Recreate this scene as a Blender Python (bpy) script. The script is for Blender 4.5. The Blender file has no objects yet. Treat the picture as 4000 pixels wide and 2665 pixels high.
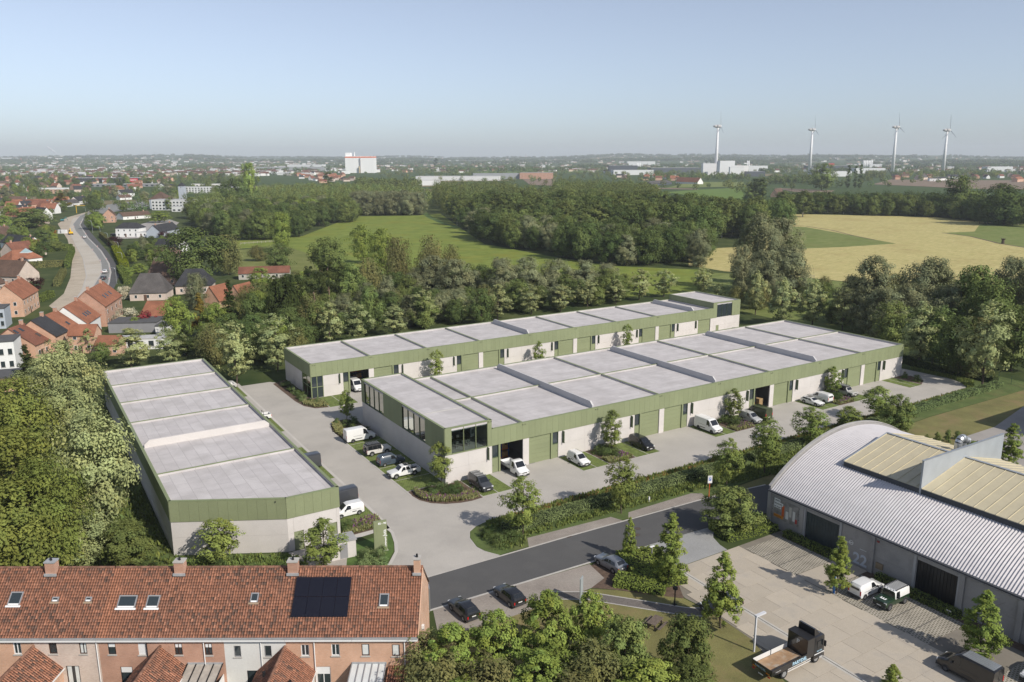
import bpy, bmesh, math, random
import numpy as np
from mathutils import Vector, Matrix
R_=math.radians
random.seed(7); rng=np.random.default_rng(7)
sc=bpy.context.scene
# ------------------------------------------------------------------ camera
# world X runs along the long facades (away, to the right), world Y away from the road (away, to the left)
CAM_H=50.0; FPX=3145.0; PITCH=math.atan((1332.5-615)/FPX); ROLL=-0.0026; TH=R_(57.92)
sT,cT=math.sin(TH),math.cos(TH)
def C(x,y,z=0.0):                      # camera-aligned ground frame (x right, y ahead) -> world
    return Vector((x*sT+y*cT,-x*cT+y*sT,z))
_c,_s=math.cos(PITCH),math.sin(PITCH)
_R=Vector(C(1,0,0)); _F=C(0,_c,-_s); _U=C(0,_s,_c)
_R,_U=_R*math.cos(ROLL)+_U*math.sin(ROLL), _U*math.cos(ROLL)-_R*math.sin(ROLL)
CAMP=Vector((0,0,CAM_H))
def G(px,py,z=0.0):                    # survey helper: photograph pixel (4000 wide) -> point at height z
    d=_R*((px-2000)/FPX)-_U*((py-1332.5)/FPX)+_F
    return CAMP+d*((z-CAM_H)/d.z)
def PX(p):
    q=Vector(p)-CAMP; return (2000+FPX*q.dot(_R)/q.dot(_F),1332.5-FPX*q.dot(_U)/q.dot(_F))
def HT(px,py,ytop):                    # height of a thing standing at pixel (px,py) whose top shows at ytop
    g=G(px,py); lo,hi=0.0,250.0
    for _ in range(40):
        m=(lo+hi)/2
        if PX(g+Vector((0,0,m)))[1]>ytop: lo=m
        else: hi=m
    return lo
def DIST(p): return math.hypot(p[0],p[1])
cam=bpy.data.cameras.new('camera'); camo=bpy.data.objects.new('camera',cam); sc.collection.objects.link(camo)
cam.sensor_width=36; cam.lens=FPX/4000*36; cam.clip_start=0.5; cam.clip_end=60000
camo.matrix_world=Matrix(((_R.x,_U.x,-_F.x,0),(_R.y,_U.y,-_F.y,0),(_R.z,_U.z,-_F.z,CAM_H),(0,0,0,1)))
sc.camera=camo
# ------------------------------------------------------------------ light
SUN_EL=R_(38); sd=C(-4.2,3.7); sd=Vector((sd.x,sd.y,0)).normalized()   # shadows fall along sd
w=bpy.data.worlds.new('World'); sc.world=w; w.use_nodes=True
nt=w.node_tree; bg=nt.nodes['Background']; sky=nt.nodes.new('ShaderNodeTexSky')
sky.sky_type='NISHITA'; sky.sun_disc=False; sky.sun_elevation=SUN_EL; sky.sun_rotation=math.atan2(-sd.x,-sd.y)
sky.altitude=50; sky.air_density=0.9; sky.dust_density=0.5; sky.ozone_density=8.0
hs=nt.nodes.new('ShaderNodeHueSaturation'); hs.inputs['Saturation'].default_value=0.56; nt.links.new(sky.outputs[0],hs.inputs['Color']); nt.links.new(hs.outputs[0],bg.inputs[0]); bg.inputs[1].default_value=0.122
sun=bpy.data.lights.new('sun','SUN'); sun.energy=4.6; sun.angle=R_(0.53); sun.color=(1.0,0.93,0.83)
suno=bpy.data.objects.new('sun',sun); sc.collection.objects.link(suno)
suno.rotation_euler=Vector((sd.x*math.cos(SUN_EL),sd.y*math.cos(SUN_EL),-math.sin(SUN_EL))).to_track_quat('-Z','Y').to_euler()
sc.view_settings.view_transform='Standard'; sc.view_settings.look='None'; sc.view_settings.exposure=0.10; sc.view_settings.gamma=1.0
sc.cycles.max_bounces=6; sc.cycles.diffuse_bounces=3; sc.cycles.glossy_bounces=3; sc.cycles.transmission_bounces=4; sc.cycles.transparent_max_bounces=6
sc.cycles.volume_bounces=0; sc.cycles.use_denoising=True
HAZE=9.0e-5
# ------------------------------------------------------------------ helpers
COL=sc.collection
def link(o,parent=None):
    COL.objects.link(o)
    if parent is not None: o.parent=parent
    return o
def tag(o,label=None,cat=None,group=None,kind=None):
    if label: o['label']=label
    if cat: o['category']=cat
    if group: o['group']=group
    if kind: o['kind']=kind
    return o
def thing(name,label,cat,loc=(0,0,0),rz=0,group=None):
    o=bpy.data.objects.new(name,None); o.empty_display_size=0.2; link(o)
    o.location=loc; o.rotation_euler=(0,0,rz); return tag(o,label,cat,group)
def add_uv(me):
    n=len(me.loops)
    if n==0: return
    uvl=me.uv_layers.new(name='UVMap')
    co=np.empty(len(me.vertices)*3,np.float32); me.vertices.foreach_get('co',co); co=co.reshape(-1,3)
    li=np.empty(n,np.int32); me.loops.foreach_get('vertex_index',li)
    npol=len(me.polygons); nr=np.empty(npol*3,np.float32); me.polygons.foreach_get('normal',nr); nr=nr.reshape(-1,3)
    lt=np.empty(npol,np.int32); me.polygons.foreach_get('loop_total',lt)
    pn=np.repeat(nr,lt,axis=0)
    t=np.stack([-pn[:,1],pn[:,0],np.zeros(n,np.float32)],1); L=np.linalg.norm(t,axis=1)
    flat=L<0.05; t[flat]=(1,0,0); L[flat]=1; t/=L[:,None]
    b=np.cross(pn,t); b[flat]=(0,1,0)
    p=co[li]; uv=np.stack([(p*t).sum(1),(p*b).sum(1)],1).astype(np.float32)
    uvl.data.foreach_set('uv',uv.ravel())
class MB:
    def __init__(s): s.v=[]; s.f=[]; s.m=[]
    def add(s,vs,fs,mi=0,M=None):
        k=len(s.v)
        s.v+= [tuple(M@Vector(q)) for q in vs] if M is not None else [tuple(q) for q in vs]
        s.f+=[tuple(i+k for i in q) for q in fs]; s.m+=[mi]*len(fs); return s
    def box(s,a,b,mi=0,M=None):
        (x0,y0,z0),(x1,y1,z1)=a,b
        return s.add([(x0,y0,z0),(x1,y0,z0),(x1,y1,z0),(x0,y1,z0),(x0,y0,z1),(x1,y0,z1),(x1,y1,z1),(x0,y1,z1)],
          [(0,3,2,1),(4,5,6,7),(0,1,5,4),(1,2,6,5),(2,3,7,6),(3,0,4,7)],mi,M)
    def prism(s,poly,z0,z1,mi=0,M=None):
        n=len(poly); a=sum(poly[i][0]*poly[(i+1)%n][1]-poly[(i+1)%n][0]*poly[i][1] for i in range(n))
        if a<0: poly=poly[::-1]
        return s.add([(p[0],p[1],z0) for p in poly]+[(p[0],p[1],z1) for p in poly],
          [tuple(range(n-1,-1,-1)),tuple(range(n,2*n))]+[(i,(i+1)%n,n+(i+1)%n,n+i) for i in range(n)],mi,M)
    def poly(s,pts,mi=0,M=None): return s.add(pts,[tuple(range(len(pts)))],mi,M)
    def tube(s,p0,p1,r0,r1=None,n=8,mi=0,cap=True,M=None):
        r1=r0 if r1 is None else r1; p0,p1=Vector(p0),Vector(p1); d=(p1-p0).normalized()
        a=d.cross(Vector((0,0,1)) if abs(d.z)<.9 else Vector((1,0,0))).normalized(); b=d.cross(a)
        vs=[];
        for p,r in((p0,r0),(p1,r1)):
            for i in range(n):
                t=2*math.pi*i/n; vs.append(p+a*(r*math.cos(t))-b*(r*math.sin(t)))
        fs=[(i,(i+1)%n,n+(i+1)%n,n+i) for i in range(n)]
        if cap: fs+=[tuple(range(n-1,-1,-1)),tuple(range(n,2*n))]
        return s.add(vs,fs,mi,M)
    def path(s,pts,r,n=6,mi=0):
        for a,b in zip(pts,pts[1:]): s.tube(a,b,r,r,n,mi)
        return s
    def mesh(s,name,mats,smooth=False,uv=True):
        me=bpy.data.meshes.new(name); me.from_pydata(s.v,[],s.f)
        for m in (mats if isinstance(mats,(list,tuple)) else [mats]): me.materials.append(m)
        if any(s.m): me.polygons.foreach_set('material_index',s.m)
        me.update()
        if smooth: me.polygons.foreach_set('use_smooth',[True]*len(me.polygons))
        if uv: add_uv(me)
        return me
    def build(s,name,mats,parent=None,smooth=False,loc=(0,0,0),rz=0,kind=None):
        o=bpy.data.objects.new(name,s.mesh(name,mats,smooth)); link(o,parent); o.location=loc; o.rotation_euler=(0,0,rz)
        if kind: o['kind']=kind
        return o
_bc={}
def box(name,parent,mat,a,b,rz=0):     # a box part; alike boxes share their mesh
    d=tuple(round(abs(b[i]-a[i]),3) for i in range(3)); k=(d,mat.name)
    if k not in _bc: _bc[k]=MB().box((-d[0]/2,-d[1]/2,-d[2]/2),(d[0]/2,d[1]/2,d[2]/2)).mesh(name,mat)
    o=bpy.data.objects.new(name,_bc[k]); link(o,parent); o.location=[(a[i]+b[i])/2 for i in range(3)]; o.rotation_euler=(0,0,rz); return o
def put(name,me,parent=None,loc=(0,0,0),rz=0,scale=None):
    o=bpy.data.objects.new(name,me); link(o,parent); o.location=loc; o.rotation_euler=(0,0,rz)
    if scale is not None: o.scale=scale if isinstance(scale,(tuple,list,Vector)) else (scale,)*3
    return o
def sheet(name,pts,z,mat,kind='structure',parent=None):
    m=MB(); n=len(pts)
    a=sum(pts[i][0]*pts[(i+1)%n][1]-pts[(i+1)%n][0]*pts[i][1] for i in range(n))
    if a<0: pts=pts[::-1]
    m.poly([(p[0],p[1],z) for p in pts]); return m.build(name,mat,parent,kind=kind)
def ribbon(pts,w0,w1):                 # polygon between two offsets of a polyline
    L=[];Rr=[]
    for i,p in enumerate(pts):
        a=Vector(pts[max(i-1,0)][:2]); b=Vector(pts[min(i+1,len(pts)-1)][:2]); d=(b-a).normalized(); n=Vector((-d.y,d.x))
        L.append(Vector(p[:2])+n*w0); Rr.append(Vector(p[:2])+n*w1)
    return L,Rr
def strip(name,pts,w0,w1,z,mat,kind='structure',h=None,parent=None):
    L,Rr=ribbon(pts,w0,w1); m=MB()
    for i in range(len(pts)-1):
        q=[Rr[i],Rr[i+1],L[i+1],L[i]]
        if h is None: m.add([(p.x,p.y,z) for p in q],[(0,1,2,3)])
        else: m.prism([(p.x,p.y) for p in q],z,z+h)
    return m.build(name,mat,parent,kind=kind)
# ------------------------------------------------------------------ materials
def nd(t,ty,**k):
    n=t.nodes.new(ty)
    for a,b in k.items(): setattr(n,a,b)
    return n
MATS={}
def mat(name,col,rough=0.8,var=0.12,scale=0.6,fine=0.0,fscale=30.0,metal=0.0,bump=0.0,bscale=40,spec=0.3,coat=0.0,objvar=0.0,stain=None,stain_amt=0.0,stain_scale=0.2):
    if name in MATS: return MATS[name]
    m=bpy.data.materials.new(name); m.use_nodes=True; t=m.node_tree; p=t.nodes['Principled BSDF']; MATS[name]=m
    p.inputs['Roughness'].default_value=rough; p.inputs['Metallic'].default_value=metal; p.inputs['Specular IOR Level'].default_value=spec
    if coat: p.inputs['Coat Weight'].default_value=coat; p.inputs['Coat Roughness'].default_value=0.06
    base=(col[0],col[1],col[2],1)
    geo=nd(t,'ShaderNodeNewGeometry'); pos=geo.outputs['Position']; src=None
    def mixc(a,b,fac,mode='MIX'):
        x=nd(t,'ShaderNodeMix',data_type='RGBA',blend_type=mode)
        for s,v in((x.inputs[0],fac),(x.inputs[6],a),(x.inputs[7],b)):
            if hasattr(v,'is_linked'): t.links.new(v,s)
            else: s.default_value=v
        return x.outputs[2]
    def noise(sca,det=4.0,ro=.55):
        n=nd(t,'ShaderNodeTexNoise'); n.inputs['Scale'].default_value=sca; n.inputs['Detail'].default_value=det; n.inputs['Roughness'].default_value=ro
        t.links.new(pos,n.inputs['Vector']); return n.outputs[0]
    def ramp(fac,lo,hi):
        r=nd(t,'ShaderNodeMapRange'); r.inputs['From Min'].default_value=.28; r.inputs['From Max'].default_value=.72
        r.inputs['To Min'].default_value=lo; r.inputs['To Max'].default_value=hi; t.links.new(fac,r.inputs[0]); return r.outputs[0]
    cur=base
    def val(cur,v):
        h=nd(t,'ShaderNodeHueSaturation'); t.links.new(v,h.inputs['Value'])
        if hasattr(cur,'is_linked'): t.links.new(cur,h.inputs['Color'])
        else: h.inputs['Color'].default_value=cur
        return h.outputs[0]
    if var: cur=val(cur,ramp(noise(scale),1-var,1+var))
    if fine: cur=val(cur,ramp(noise(fscale,2.0),1-fine,1+fine))
    if stain is not None:
        r=nd(t,'ShaderNodeMapRange'); r.inputs['From Min'].default_value=.5; r.inputs['From Max'].default_value=.68; r.inputs['To Max'].default_value=stain_amt
        t.links.new(noise(stain_scale,6.0,.65),r.inputs[0]); cur=mixc(cur,(*stain,1),r.outputs[0])
    if objvar:
        oi=nd(t,'ShaderNodeObjectInfo'); r=nd(t,'ShaderNodeMapRange'); r.inputs['To Min'].default_value=1-objvar; r.inputs['To Max'].default_value=1+objvar
        t.links.new(oi.outputs['Random'],r.inputs[0]); cur=val(cur,r.outputs[0])
    if hasattr(cur,'is_linked'): t.links.new(cur,p.inputs['Base Color'])
    else: p.inputs['Base Color'].default_value=cur
    if bump:
        b=nd(t,'ShaderNodeBump'); b.inputs['Strength'].default_value=bump; b.inputs['Distance'].default_value=.02
        t.links.new(noise(bscale,3.0),b.inputs['Height']); t.links.new(b.outputs[0],p.inputs['Normal'])
    m['_cur']=1
    return m
def brickmat(name,c1,c2,mortar,bw=.22,bh=.065,ms=.01,var=.15,scale=.5,rough=.9,offset=.5,bump=.4,stain=None,stain_amt=0,rot=0.0,smooth=.1):
    if name in MATS: return MATS[name]
    m=bpy.data.materials.new(name); m.use_nodes=True; t=m.node_tree; p=t.nodes['Principled BSDF']; MATS[name]=m
    p.inputs['Roughness'].default_value=rough; p.inputs['Specular IOR Level'].default_value=.2
    uv=nd(t,'ShaderNodeUVMap'); vec=uv.outputs[0]
    if rot:
        mp=nd(t,'ShaderNodeMapping'); mp.inputs['Rotation'].default_value=(0,0,rot); t.links.new(vec,mp.inputs[0]); vec=mp.outputs[0]
    b=nd(t,'ShaderNodeTexBrick'); b.offset=offset; b.inputs['Scale'].default_value=1.0
    b.inputs['Brick Width'].default_value=bw; b.inputs['Row Height'].default_value=bh; b.inputs['Mortar Size'].default_value=ms; b.inputs['Mortar Smooth'].default_value=smooth
    b.inputs['Color1'].default_value=(*c1,1); b.inputs['Color2'].default_value=(*c2,1); b.inputs['Mortar'].default_value=(*mortar,1)
    t.links.new(vec,b.inputs['Vector'])
    g=nd(t,'ShaderNodeNewGeometry'); n=nd(t,'ShaderNodeTexNoise'); n.inputs['Scale'].default_value=scale; n.inputs['Detail'].default_value=5
    t.links.new(g.outputs['Position'],n.inputs['Vector'])
    r=nd(t,'ShaderNodeMapRange'); r.inputs['From Min'].default_value=.3; r.inputs['From Max'].default_value=.7; r.inputs['To Min'].default_value=1-var; r.inputs['To Max'].default_value=1+var
    t.links.new(n.outputs[0],r.inputs[0]); h=nd(t,'ShaderNodeHueSaturation'); t.links.new(r.outputs[0],h.inputs['Value']); t.links.new(b.outputs[0],h.inputs['Color'])
    cur=h.outputs[0]
    if stain is not None:
        n2=nd(t,'ShaderNodeTexNoise'); n2.inputs['Scale'].default_value=scale*.6; n2.inputs['Detail'].default_value=7; t.links.new(g.outputs['Position'],n2.inputs['Vector'])
        r2=nd(t,'ShaderNodeMapRange'); r2.inputs['From Min'].default_value=.48; r2.inputs['From Max'].default_value=.68; r2.inputs['To Max'].default_value=stain_amt; t.links.new(n2.outputs[0],r2.inputs[0])
        x=nd(t,'ShaderNodeMix',data_type='RGBA'); t.links.new(r2.outputs[0],x.inputs[0]); t.links.new(cur,x.inputs[6]); x.inputs[7].default_value=(*stain,1); cur=x.outputs[2]
    t.links.new(cur,p.inputs['Base Color'])
    if bump:
        bp=nd(t,'ShaderNodeBump'); bp.inputs['Strength'].default_value=bump; bp.inputs['Distance'].default_value=.01; bp.invert=True
        t.links.new(b.outputs['Fac'],bp.inputs['Height']); t.links.new(bp.outputs[0],p.inputs['Normal'])
    return m
def glassmat(name,col=(.03,.04,.045),rough=.04):
    if name in MATS: return MATS[name]
    m=mat(name,col,rough,var=0,spec=.8); return m
def clearglass(name,tint=(.75,.8,.78)):
    m=bpy.data.materials.new(name); m.use_nodes=True; t=m.node_tree; t.nodes.remove(t.nodes['Principled BSDF']); MATS[name]=m
    tr=nd(t,'ShaderNodeBsdfTransparent'); tr.inputs[0].default_value=(*tint,1); gl=nd(t,'ShaderNodeBsdfGlossy'); gl.inputs['Roughness'].default_value=.02
    fr=nd(t,'ShaderNodeFresnel'); fr.inputs[0].default_value=1.5; mx=nd(t,'ShaderNodeMixShader')
    t.links.new(fr.outputs[0],mx.inputs[0]); t.links.new(tr.outputs[0],mx.inputs[1]); t.links.new(gl.outputs[0],mx.inputs[2]); t.links.new(mx.outputs[0],t.nodes['Material Output'].inputs[0]); return m
M_conc=mat('light_concrete',(.56,.53,.505),.85,.05,.35,.04,8,bump=.05,stain=(.45,.43,.41),stain_amt=.25,stain_scale=.4)
M_green=mat('sage_green_cladding',(.218,.245,.138),.6,.05,.3,.05,6,objvar=.04,spec=.25)
M_greenflash=mat('sage_green_coping',(.205,.24,.125),.55,.05,.5)
M_fin=mat('dark_green_metal',(.07,.10,.05),.5,.05)
M_membrane=None
M_asph=mat('asphalt',(.088,.087,.087),.9,.10,.12,.14,25,bump=.2,bscale=60,stain=(.11,.108,.105),stain_amt=.5,stain_scale=.25)
M_kerb=mat('concrete_kerb',(.42,.40,.37),.9,.10,.8,.08,12)
M_soil=mat('bark_mulch',(.11,.075,.055),.95,.3,2,.3,20,bump=.5)
M_turf=mat('short_turf',(.085,.118,.034),.95,.3,.25,.3,9,bump=.4,bscale=30,stain=(.165,.145,.06),stain_amt=.5,stain_scale=.18)
M_dryturf=mat('dry_turf',(.165,.155,.058),.95,.22,.25,.25,9,bump=.4,bscale=30,stain=(.22,.165,.08),stain_amt=.8,stain_scale=.22)
M_lushturf=mat('lush_lawn',(.075,.125,.03),.95,.3,.5,.3,9,bump=.4,bscale=30)
M_glass=glassmat('dark_window_glass'); M_clear=clearglass('clear_window_glass')
M_white=mat('white_paint',(.72,.72,.71),.5,.04,.5); M_dark=mat('dark_plastic',(.018,.018,.02),.5,.1,1); M_black=mat('black_rubber',(.02,.02,.021),.85,.1,2)
M_chrome=mat('brushed_steel',(.6,.6,.6),.3,.05,1,metal=1.0); M_galv=mat('galvanised_steel',(.48,.5,.51),.4,.12,1.2,metal=.7)
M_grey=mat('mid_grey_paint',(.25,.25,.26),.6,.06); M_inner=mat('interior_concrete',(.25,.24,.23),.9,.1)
# ------------------------------------------------------------------ ground
def groundmat():
    m=bpy.data.materials.new('field_ground'); m.use_nodes=True; t=m.node_tree; p=t.nodes['Principled BSDF']; p.inputs['Roughness'].default_value=.95; p.inputs['Specular IOR Level'].default_value=.1
    g=nd(t,'ShaderNodeNewGeometry'); pos=g.outputs['Position']
    n=nd(t,'ShaderNodeTexNoise'); n.inputs['Scale'].default_value=.08; n.inputs['Detail'].default_value=8; t.links.new(pos,n.inputs['Vector'])
    cr=nd(t,'ShaderNodeValToRGB'); e=cr.color_ramp; e.elements[0].position=.3; e.elements[0].color=(.030,.050,.016,1); e.elements[1].position=.7; e.elements[1].color=(.085,.10,.036,1); t.links.new(n.outputs[0],cr.inputs[0])
    v=nd(t,'ShaderNodeTexVoronoi'); v.feature='F1'; mp=nd(t,'ShaderNodeMapping'); mp.inputs['Scale'].default_value=(.0033,.0060,.001); mp.inputs['Rotation'].default_value=(0,0,.5); t.links.new(pos,mp.inputs[0]); t.links.new(mp.outputs[0],v.inputs['Vector']); v.inputs['Scale'].default_value=1.0
    sp=nd(t,'ShaderNodeSeparateColor'); t.links.new(v.outputs['Color'],sp.inputs[0])
    c2=nd(t,'ShaderNodeValToRGB'); e=c2.color_ramp; e.interpolation='CONSTANT'
    for pos_,c in((0,(.055,.085,.028,1)),(.3,(.085,.125,.035,1)),(.5,(.14,.115,.07,1)),(.62,(.05,.075,.03,1)),(.8,(.19,.16,.09,1)),(.9,(.07,.10,.03,1))):
        if pos_ in (0,): e.elements[0].color=c
        elif pos_==.9: e.elements[1].position=.9; e.elements[1].color=c
        else: k=e.elements.new(pos_); k.color=c
    t.links.new(sp.outputs[0],c2.inputs[0])
    ln=nd(t,'ShaderNodeVectorMath',operation='LENGTH'); t.links.new(pos,ln.inputs[0])
    r=nd(t,'ShaderNodeMapRange'); r.inputs['From Min'].default_value=900; r.inputs['From Max'].default_value=1000; t.links.new(ln.outputs['Value'],r.inputs[0])
    x=nd(t,'ShaderNodeMix',data_type='RGBA'); t.links.new(r.outputs[0],x.inputs[0]); t.links.new(cr.outputs[0],x.inputs[6]); t.links.new(c2.outputs[0],x.inputs[7])
    t.links.new(x.outputs[2],p.inputs['Base Color']); return m
def hill(r,a):
    if r<4200: return 0.0
    k=min(1,(r-4200)/7500); k=k*k*(3-2*k)
    return k*(62+16*math.sin(a*9+1)+9*math.sin(a*23+.5)+6*math.sin(a*51))
rs=[0,60,120,200,300,420,600,800,1100,1500,2000,2700,3500,4200,5000,6000,7000,8000,9000,10000,11000,12000,13500,15500]
NA=144; m=MB(); m.v.append((0,0,0))
for r in rs[1:]:
    for i in range(NA):
        a=2*math.pi*i/NA; m.v.append((r*math.cos(a),r*math.sin(a),hill(r,a)))
for i in range(NA): m.f.append((0,1+i,1+(i+1)%NA))
for k in range(len(rs)-2):
    b=1+k*NA; c=b+NA
    for i in range(NA): m.f.append((b+i,c+i,c+(i+1)%NA,b+(i+1)%NA))
m.m=[0]*len(m.f)
m.build('ground',groundmat(),kind='structure')
M_pave=mat('pale_concrete_pavers',(.405,.38,.345),.9,.085,.15,.09,7,bump=.15,bscale=50,stain=(.33,.31,.285),stain_amt=.6,stain_scale=.14)
M_band=mat('paver_band',(.47,.445,.41),.9,.06,.4,.06,9)
M_gp=brickmat('grass_pavers',(.075,.125,.02),(.10,.15,.028),(.19,.20,.085),.30,.30,.035,.25,1.2,offset=.5,bump=0,rot=.785)
M_gp2=brickmat('worn_grid_pavers',(.12,.11,.075),(.16,.145,.11),(.36,.33,.28),.34,.34,.07,.15,.5,offset=.5,bump=.3,rot=.785)
M_bpave=brickmat('herringbone_brick_paving',(.27,.235,.205),(.33,.29,.255),(.2,.18,.16),.22,.11,.012,.12,.3,rot=.785,stain=(.36,.33,.29),stain_amt=.5)
M_apron=mat('bluish_paver_apron',(.29,.29,.285),.9,.08,.4,.12,9,bump=.15)
M_slab=mat('cast_concrete_slab',(.42,.37,.30),.88,.07,.35,.06,10,bump=.05,objvar=.07,stain=(.33,.30,.26),stain_amt=.6,stain_scale=.35)
M_path=brickmat('dark_brick_path',(.14,.125,.115),(.19,.17,.155),(.1,.09,.08),.22,.11,.012,.1,.4)
K=.012
# the yard of the three unit buildings: paving, bays, kerbs
yard=[(38.6,81.35),(49,81.35),(47.95,83.3),(47.6,84.9),(48.1,87.7),(49.05,89.4),(50.6,90.4),(52.8,90.95),(56,91.1),(120,91.2),(173,91.2),(175.4,91.6),(177.3,92.6),(179.4,95),(180.3,98.2),(180.0,104),(179.4,110),(179.4,163),(51,163),(50,176),(47.4,180),(41,180),(41,182.5),(33,182.5),(33,96),(39.5,97.3),(39.9,94.7),(39.1,91.8),(38.1,89.5),(36.2,87.1),(34.4,85.2),(33.0,83.5),(32.2,81.35)]
sheet('yard_paving',yard,K,M_pave)
strip('yard_edge_kerb',[(40.4,180),(40.4,98.6),(40.1,97.2),(40.0,94.7),(39.2,91.8),(38.2,89.4),(36.3,87),(34.5,85.1),(33.1,83.4),(32.2,81.5)],-.22,.22,K+.004,M_band)
strip('yard_paver_band',[(40.4,96.9),(33.6,96.3)],-.7,.7,K+.004,M_band)
strip('island_kerb',[(49,81.4),(47.95,83.3),(47.6,84.9),(48.1,87.7),(49.05,89.4),(50.6,90.4),(52.8,90.95),(56,91.1),(120,91.2),(173,91.2),(175.4,91.6),(177.3,92.6),(179.4,95),(180.3,98.2),(180.0,104),(179.5,112),(179.5,140)],-.09,.06,-.05,M_kerb,h=.075)
sheet('parking_bays',[(47.6,106.4),(53.9,106.4),(53.9,132.5),(47.6,132.5)],K+.004,M_gp)
for v in (111.1,117.3,124.2,130.6): strip('bay_line',[(47.7,v),(53.8,v)],-.06,.06,K+.008,M_kerb)
strip('bay_kerb',[(47.45,104.6),(47.45,139)],-.15,.15,-.05,M_kerb,h=.085)
for i,(a,b) in enumerate(((100.8,110.2),(117.6,134.2),(144.4,157),(171.2,182.4))):
    sheet('parking_bays',[(33.6,a),(40.1,a),(40.1,b),(33.6,b)],K+.004,M_gp)
strip('bay_line',[(33.6,105.2),(40.1,105.2)],-.06,.06,K+.008,M_kerb)
def bay(u0,u1,v0=98.5,v1=105.6):
    sheet('parking_bays',[(u0,v0),(u1,v0),(u1,v1),(u0,v1)],K+.004,M_gp)
    for u in ((u0+u1)/2,): strip('bay_line',[(u,v0),(u,v1)],-.06,.06,K+.008,M_kerb)
    strip('bay_kerb',[(u0,v1),(u0,v0),(u1,v0),(u1,v1)],-.06,.06,K-.002,M_kerb,h=.02)
for a,b in((56.5,61.9),(75.5,81.0),(86.8,92.2),(105.7,111.1),(116.6,122.0),(135.9,141.3),(146.4,151.9),(165.8,170.4)): bay(a,b)
bay(52.4,58.6,154.0,161.9); bay(71.2,76.6,154,161.9); bay(79.8,85,154,161.9); bay(99.8,105,154,161.9); bay(108.5,114,154,161.9)
# planted beds
def bed(pts,z=.03,m=None): return sheet('planting_bed',pts,z,m or M_soil)
bed([(47.7,106.2),(47.5,104.6),(47.8,102.4),(48.8,100.5),(50.5,99.1),(52.5,98.3),(54.3,98.0),(56.3,98.2),(56.5,105.6),(54,105.6),(53.8,106.2)])
bed([(47.6,132.7),(47.5,139),(48.6,143.2),(50.2,144.9),(52.5,144.9),(53.8,142),(53.8,132.7)])
bed([(47.5,178),(47.6,162),(48.1,157.6),(49.6,154.9),(52.2,154.2),(52.6,161.9),(51,162.1),(51,180)])
bed([(33.7,96.9),(39.9,97.0),(40.1,98.6),(40.1,100.6),(33.7,100.6)])
for a,b in((81.1,86.7),(111.2,116.5),(141.4,146.3)): bed([(a,98.6),(b,98.6),(b,105.6),(a,105.6)])
bed([(170.5,98.7),(174,100.4),(175.4,104.4),(173.5,105.6),(170.5,105.6)])
for a,b in((76.7,79.7),(105.1,108.4),(133,136.5)): bed([(a,154),(b,154),(b,161.9),(a,161.9)])
sheet('sign_lawn',[(39.75,94.7),(38.9,91.9),(37.9,89.6),(36,87.3),(34.2,85.4),(32.8,83.7),(29,83.4),(29,92),(33.6,94.6)],.035,M_lushturf)
sheet('front_lawn',[(13,103.8),(26.2,96.5),(28.4,95.2),(26,88),(20,84),(4,88),(2,104),(4,180),(13.5,180)],.02,M_turf)
sheet('gravel_forecourt',[(26.2,96.6),(33.5,96.6),(33.7,94.8),(31,88.5),(28,87.5),(26.6,91)],.045,mat('fine_gravel',(.36,.33,.30),.95,.1,.6,.2,14))
# verge between yard and road
sheet('verge',[(49,81.45),(48.1,83.3),(47.75,84.9),(48.25,87.7),(49.15,89.3),(50.7,90.3),(52.8,90.85),(56,91.0),(173,91.1),(175.4,91.5),(177.4,92.5),(179.5,94.9),(180.4,98.2),(180.1,112),(192,112),(192,84),(150,84.5),(86,80.6)],.022,M_turf)
sheet('cut_grass_field',[(86,80.2),(150,84.3),(196,84),(230,96),(236,60),(150,45),(122,47),(122,72),(96,78)],.016,M_dryturf)
sheet('far_yard_paving',[(142.8,74.3),(154.3,74.3),(172,77.9),(190,77.9),(190,60),(150,50),(128,50),(133,62)],.024,mat('grey_yard_paving',(.30,.28,.26),.9,.1,.2,.1,8))
# road
sheet('road',[(10,81.3),(38,81.3),(60,80.85),(85,79.9),(96,78.6),(104,76.4),(104,70.6),(90,71.4),(78.5,72.75),(65,73.4),(46,74.1),(25,75),(10,75.5)],.020,M_asph)
strip('road_kerb',[(10,81.4),(38,81.38),(60,80.93),(85,79.95),(96,78.7)],-.12,.12,-.05,M_kerb,h=.095)
strip('road_kerb',[(25,75),(46,74.1),(65,73.4),(66,73.35)],-.14,.14,-.05,M_kerb,h=.085)
sheet('brick_layby',[(54.7,83.5),(53.4,81.15),(69,80.75),(68.3,82.6)],.03,M_bpave); sheet('brick_layby',[(71.4,82.4),(70,80.75),(84.6,80.1),(85.2,81.6),(83.8,82.5)],.03,M_bpave)
sheet('brick_parking',[(36,74.45),(46,73.95),(57.4,73.35),(56.8,69.6),(54,68.6),(43,68.5),(34,69)],.028,M_bpave)
sheet('driveway_apron',[(65.3,73.3),(73.6,72.95),(78.6,72.65),(75.9,70.2),(75.1,68.2),(74.9,66.75),(66,66.75)],.03,M_apron)
sheet('hedge_ground',[(56,72.6),(62.3,74.3),(65,73.4),(66.6,71),(64.5,66),(63.3,63.5),(61.7,61),(56.2,66.8),(54,68.7)],.016,M_soil)
sheet('lawn',[(54,68.4),(56.3,66.6),(61.7,61),(62.3,57),(62,51),(59,44),(52,30),(20,30),(20,62),(30,70)],.018,M_dryturf)
strip('footpath',[(48,70.5),(52.5,67.6),(56.6,62.8),(60,58.8),(62,57.4)],-.75,.75,.03,M_path)
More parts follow.
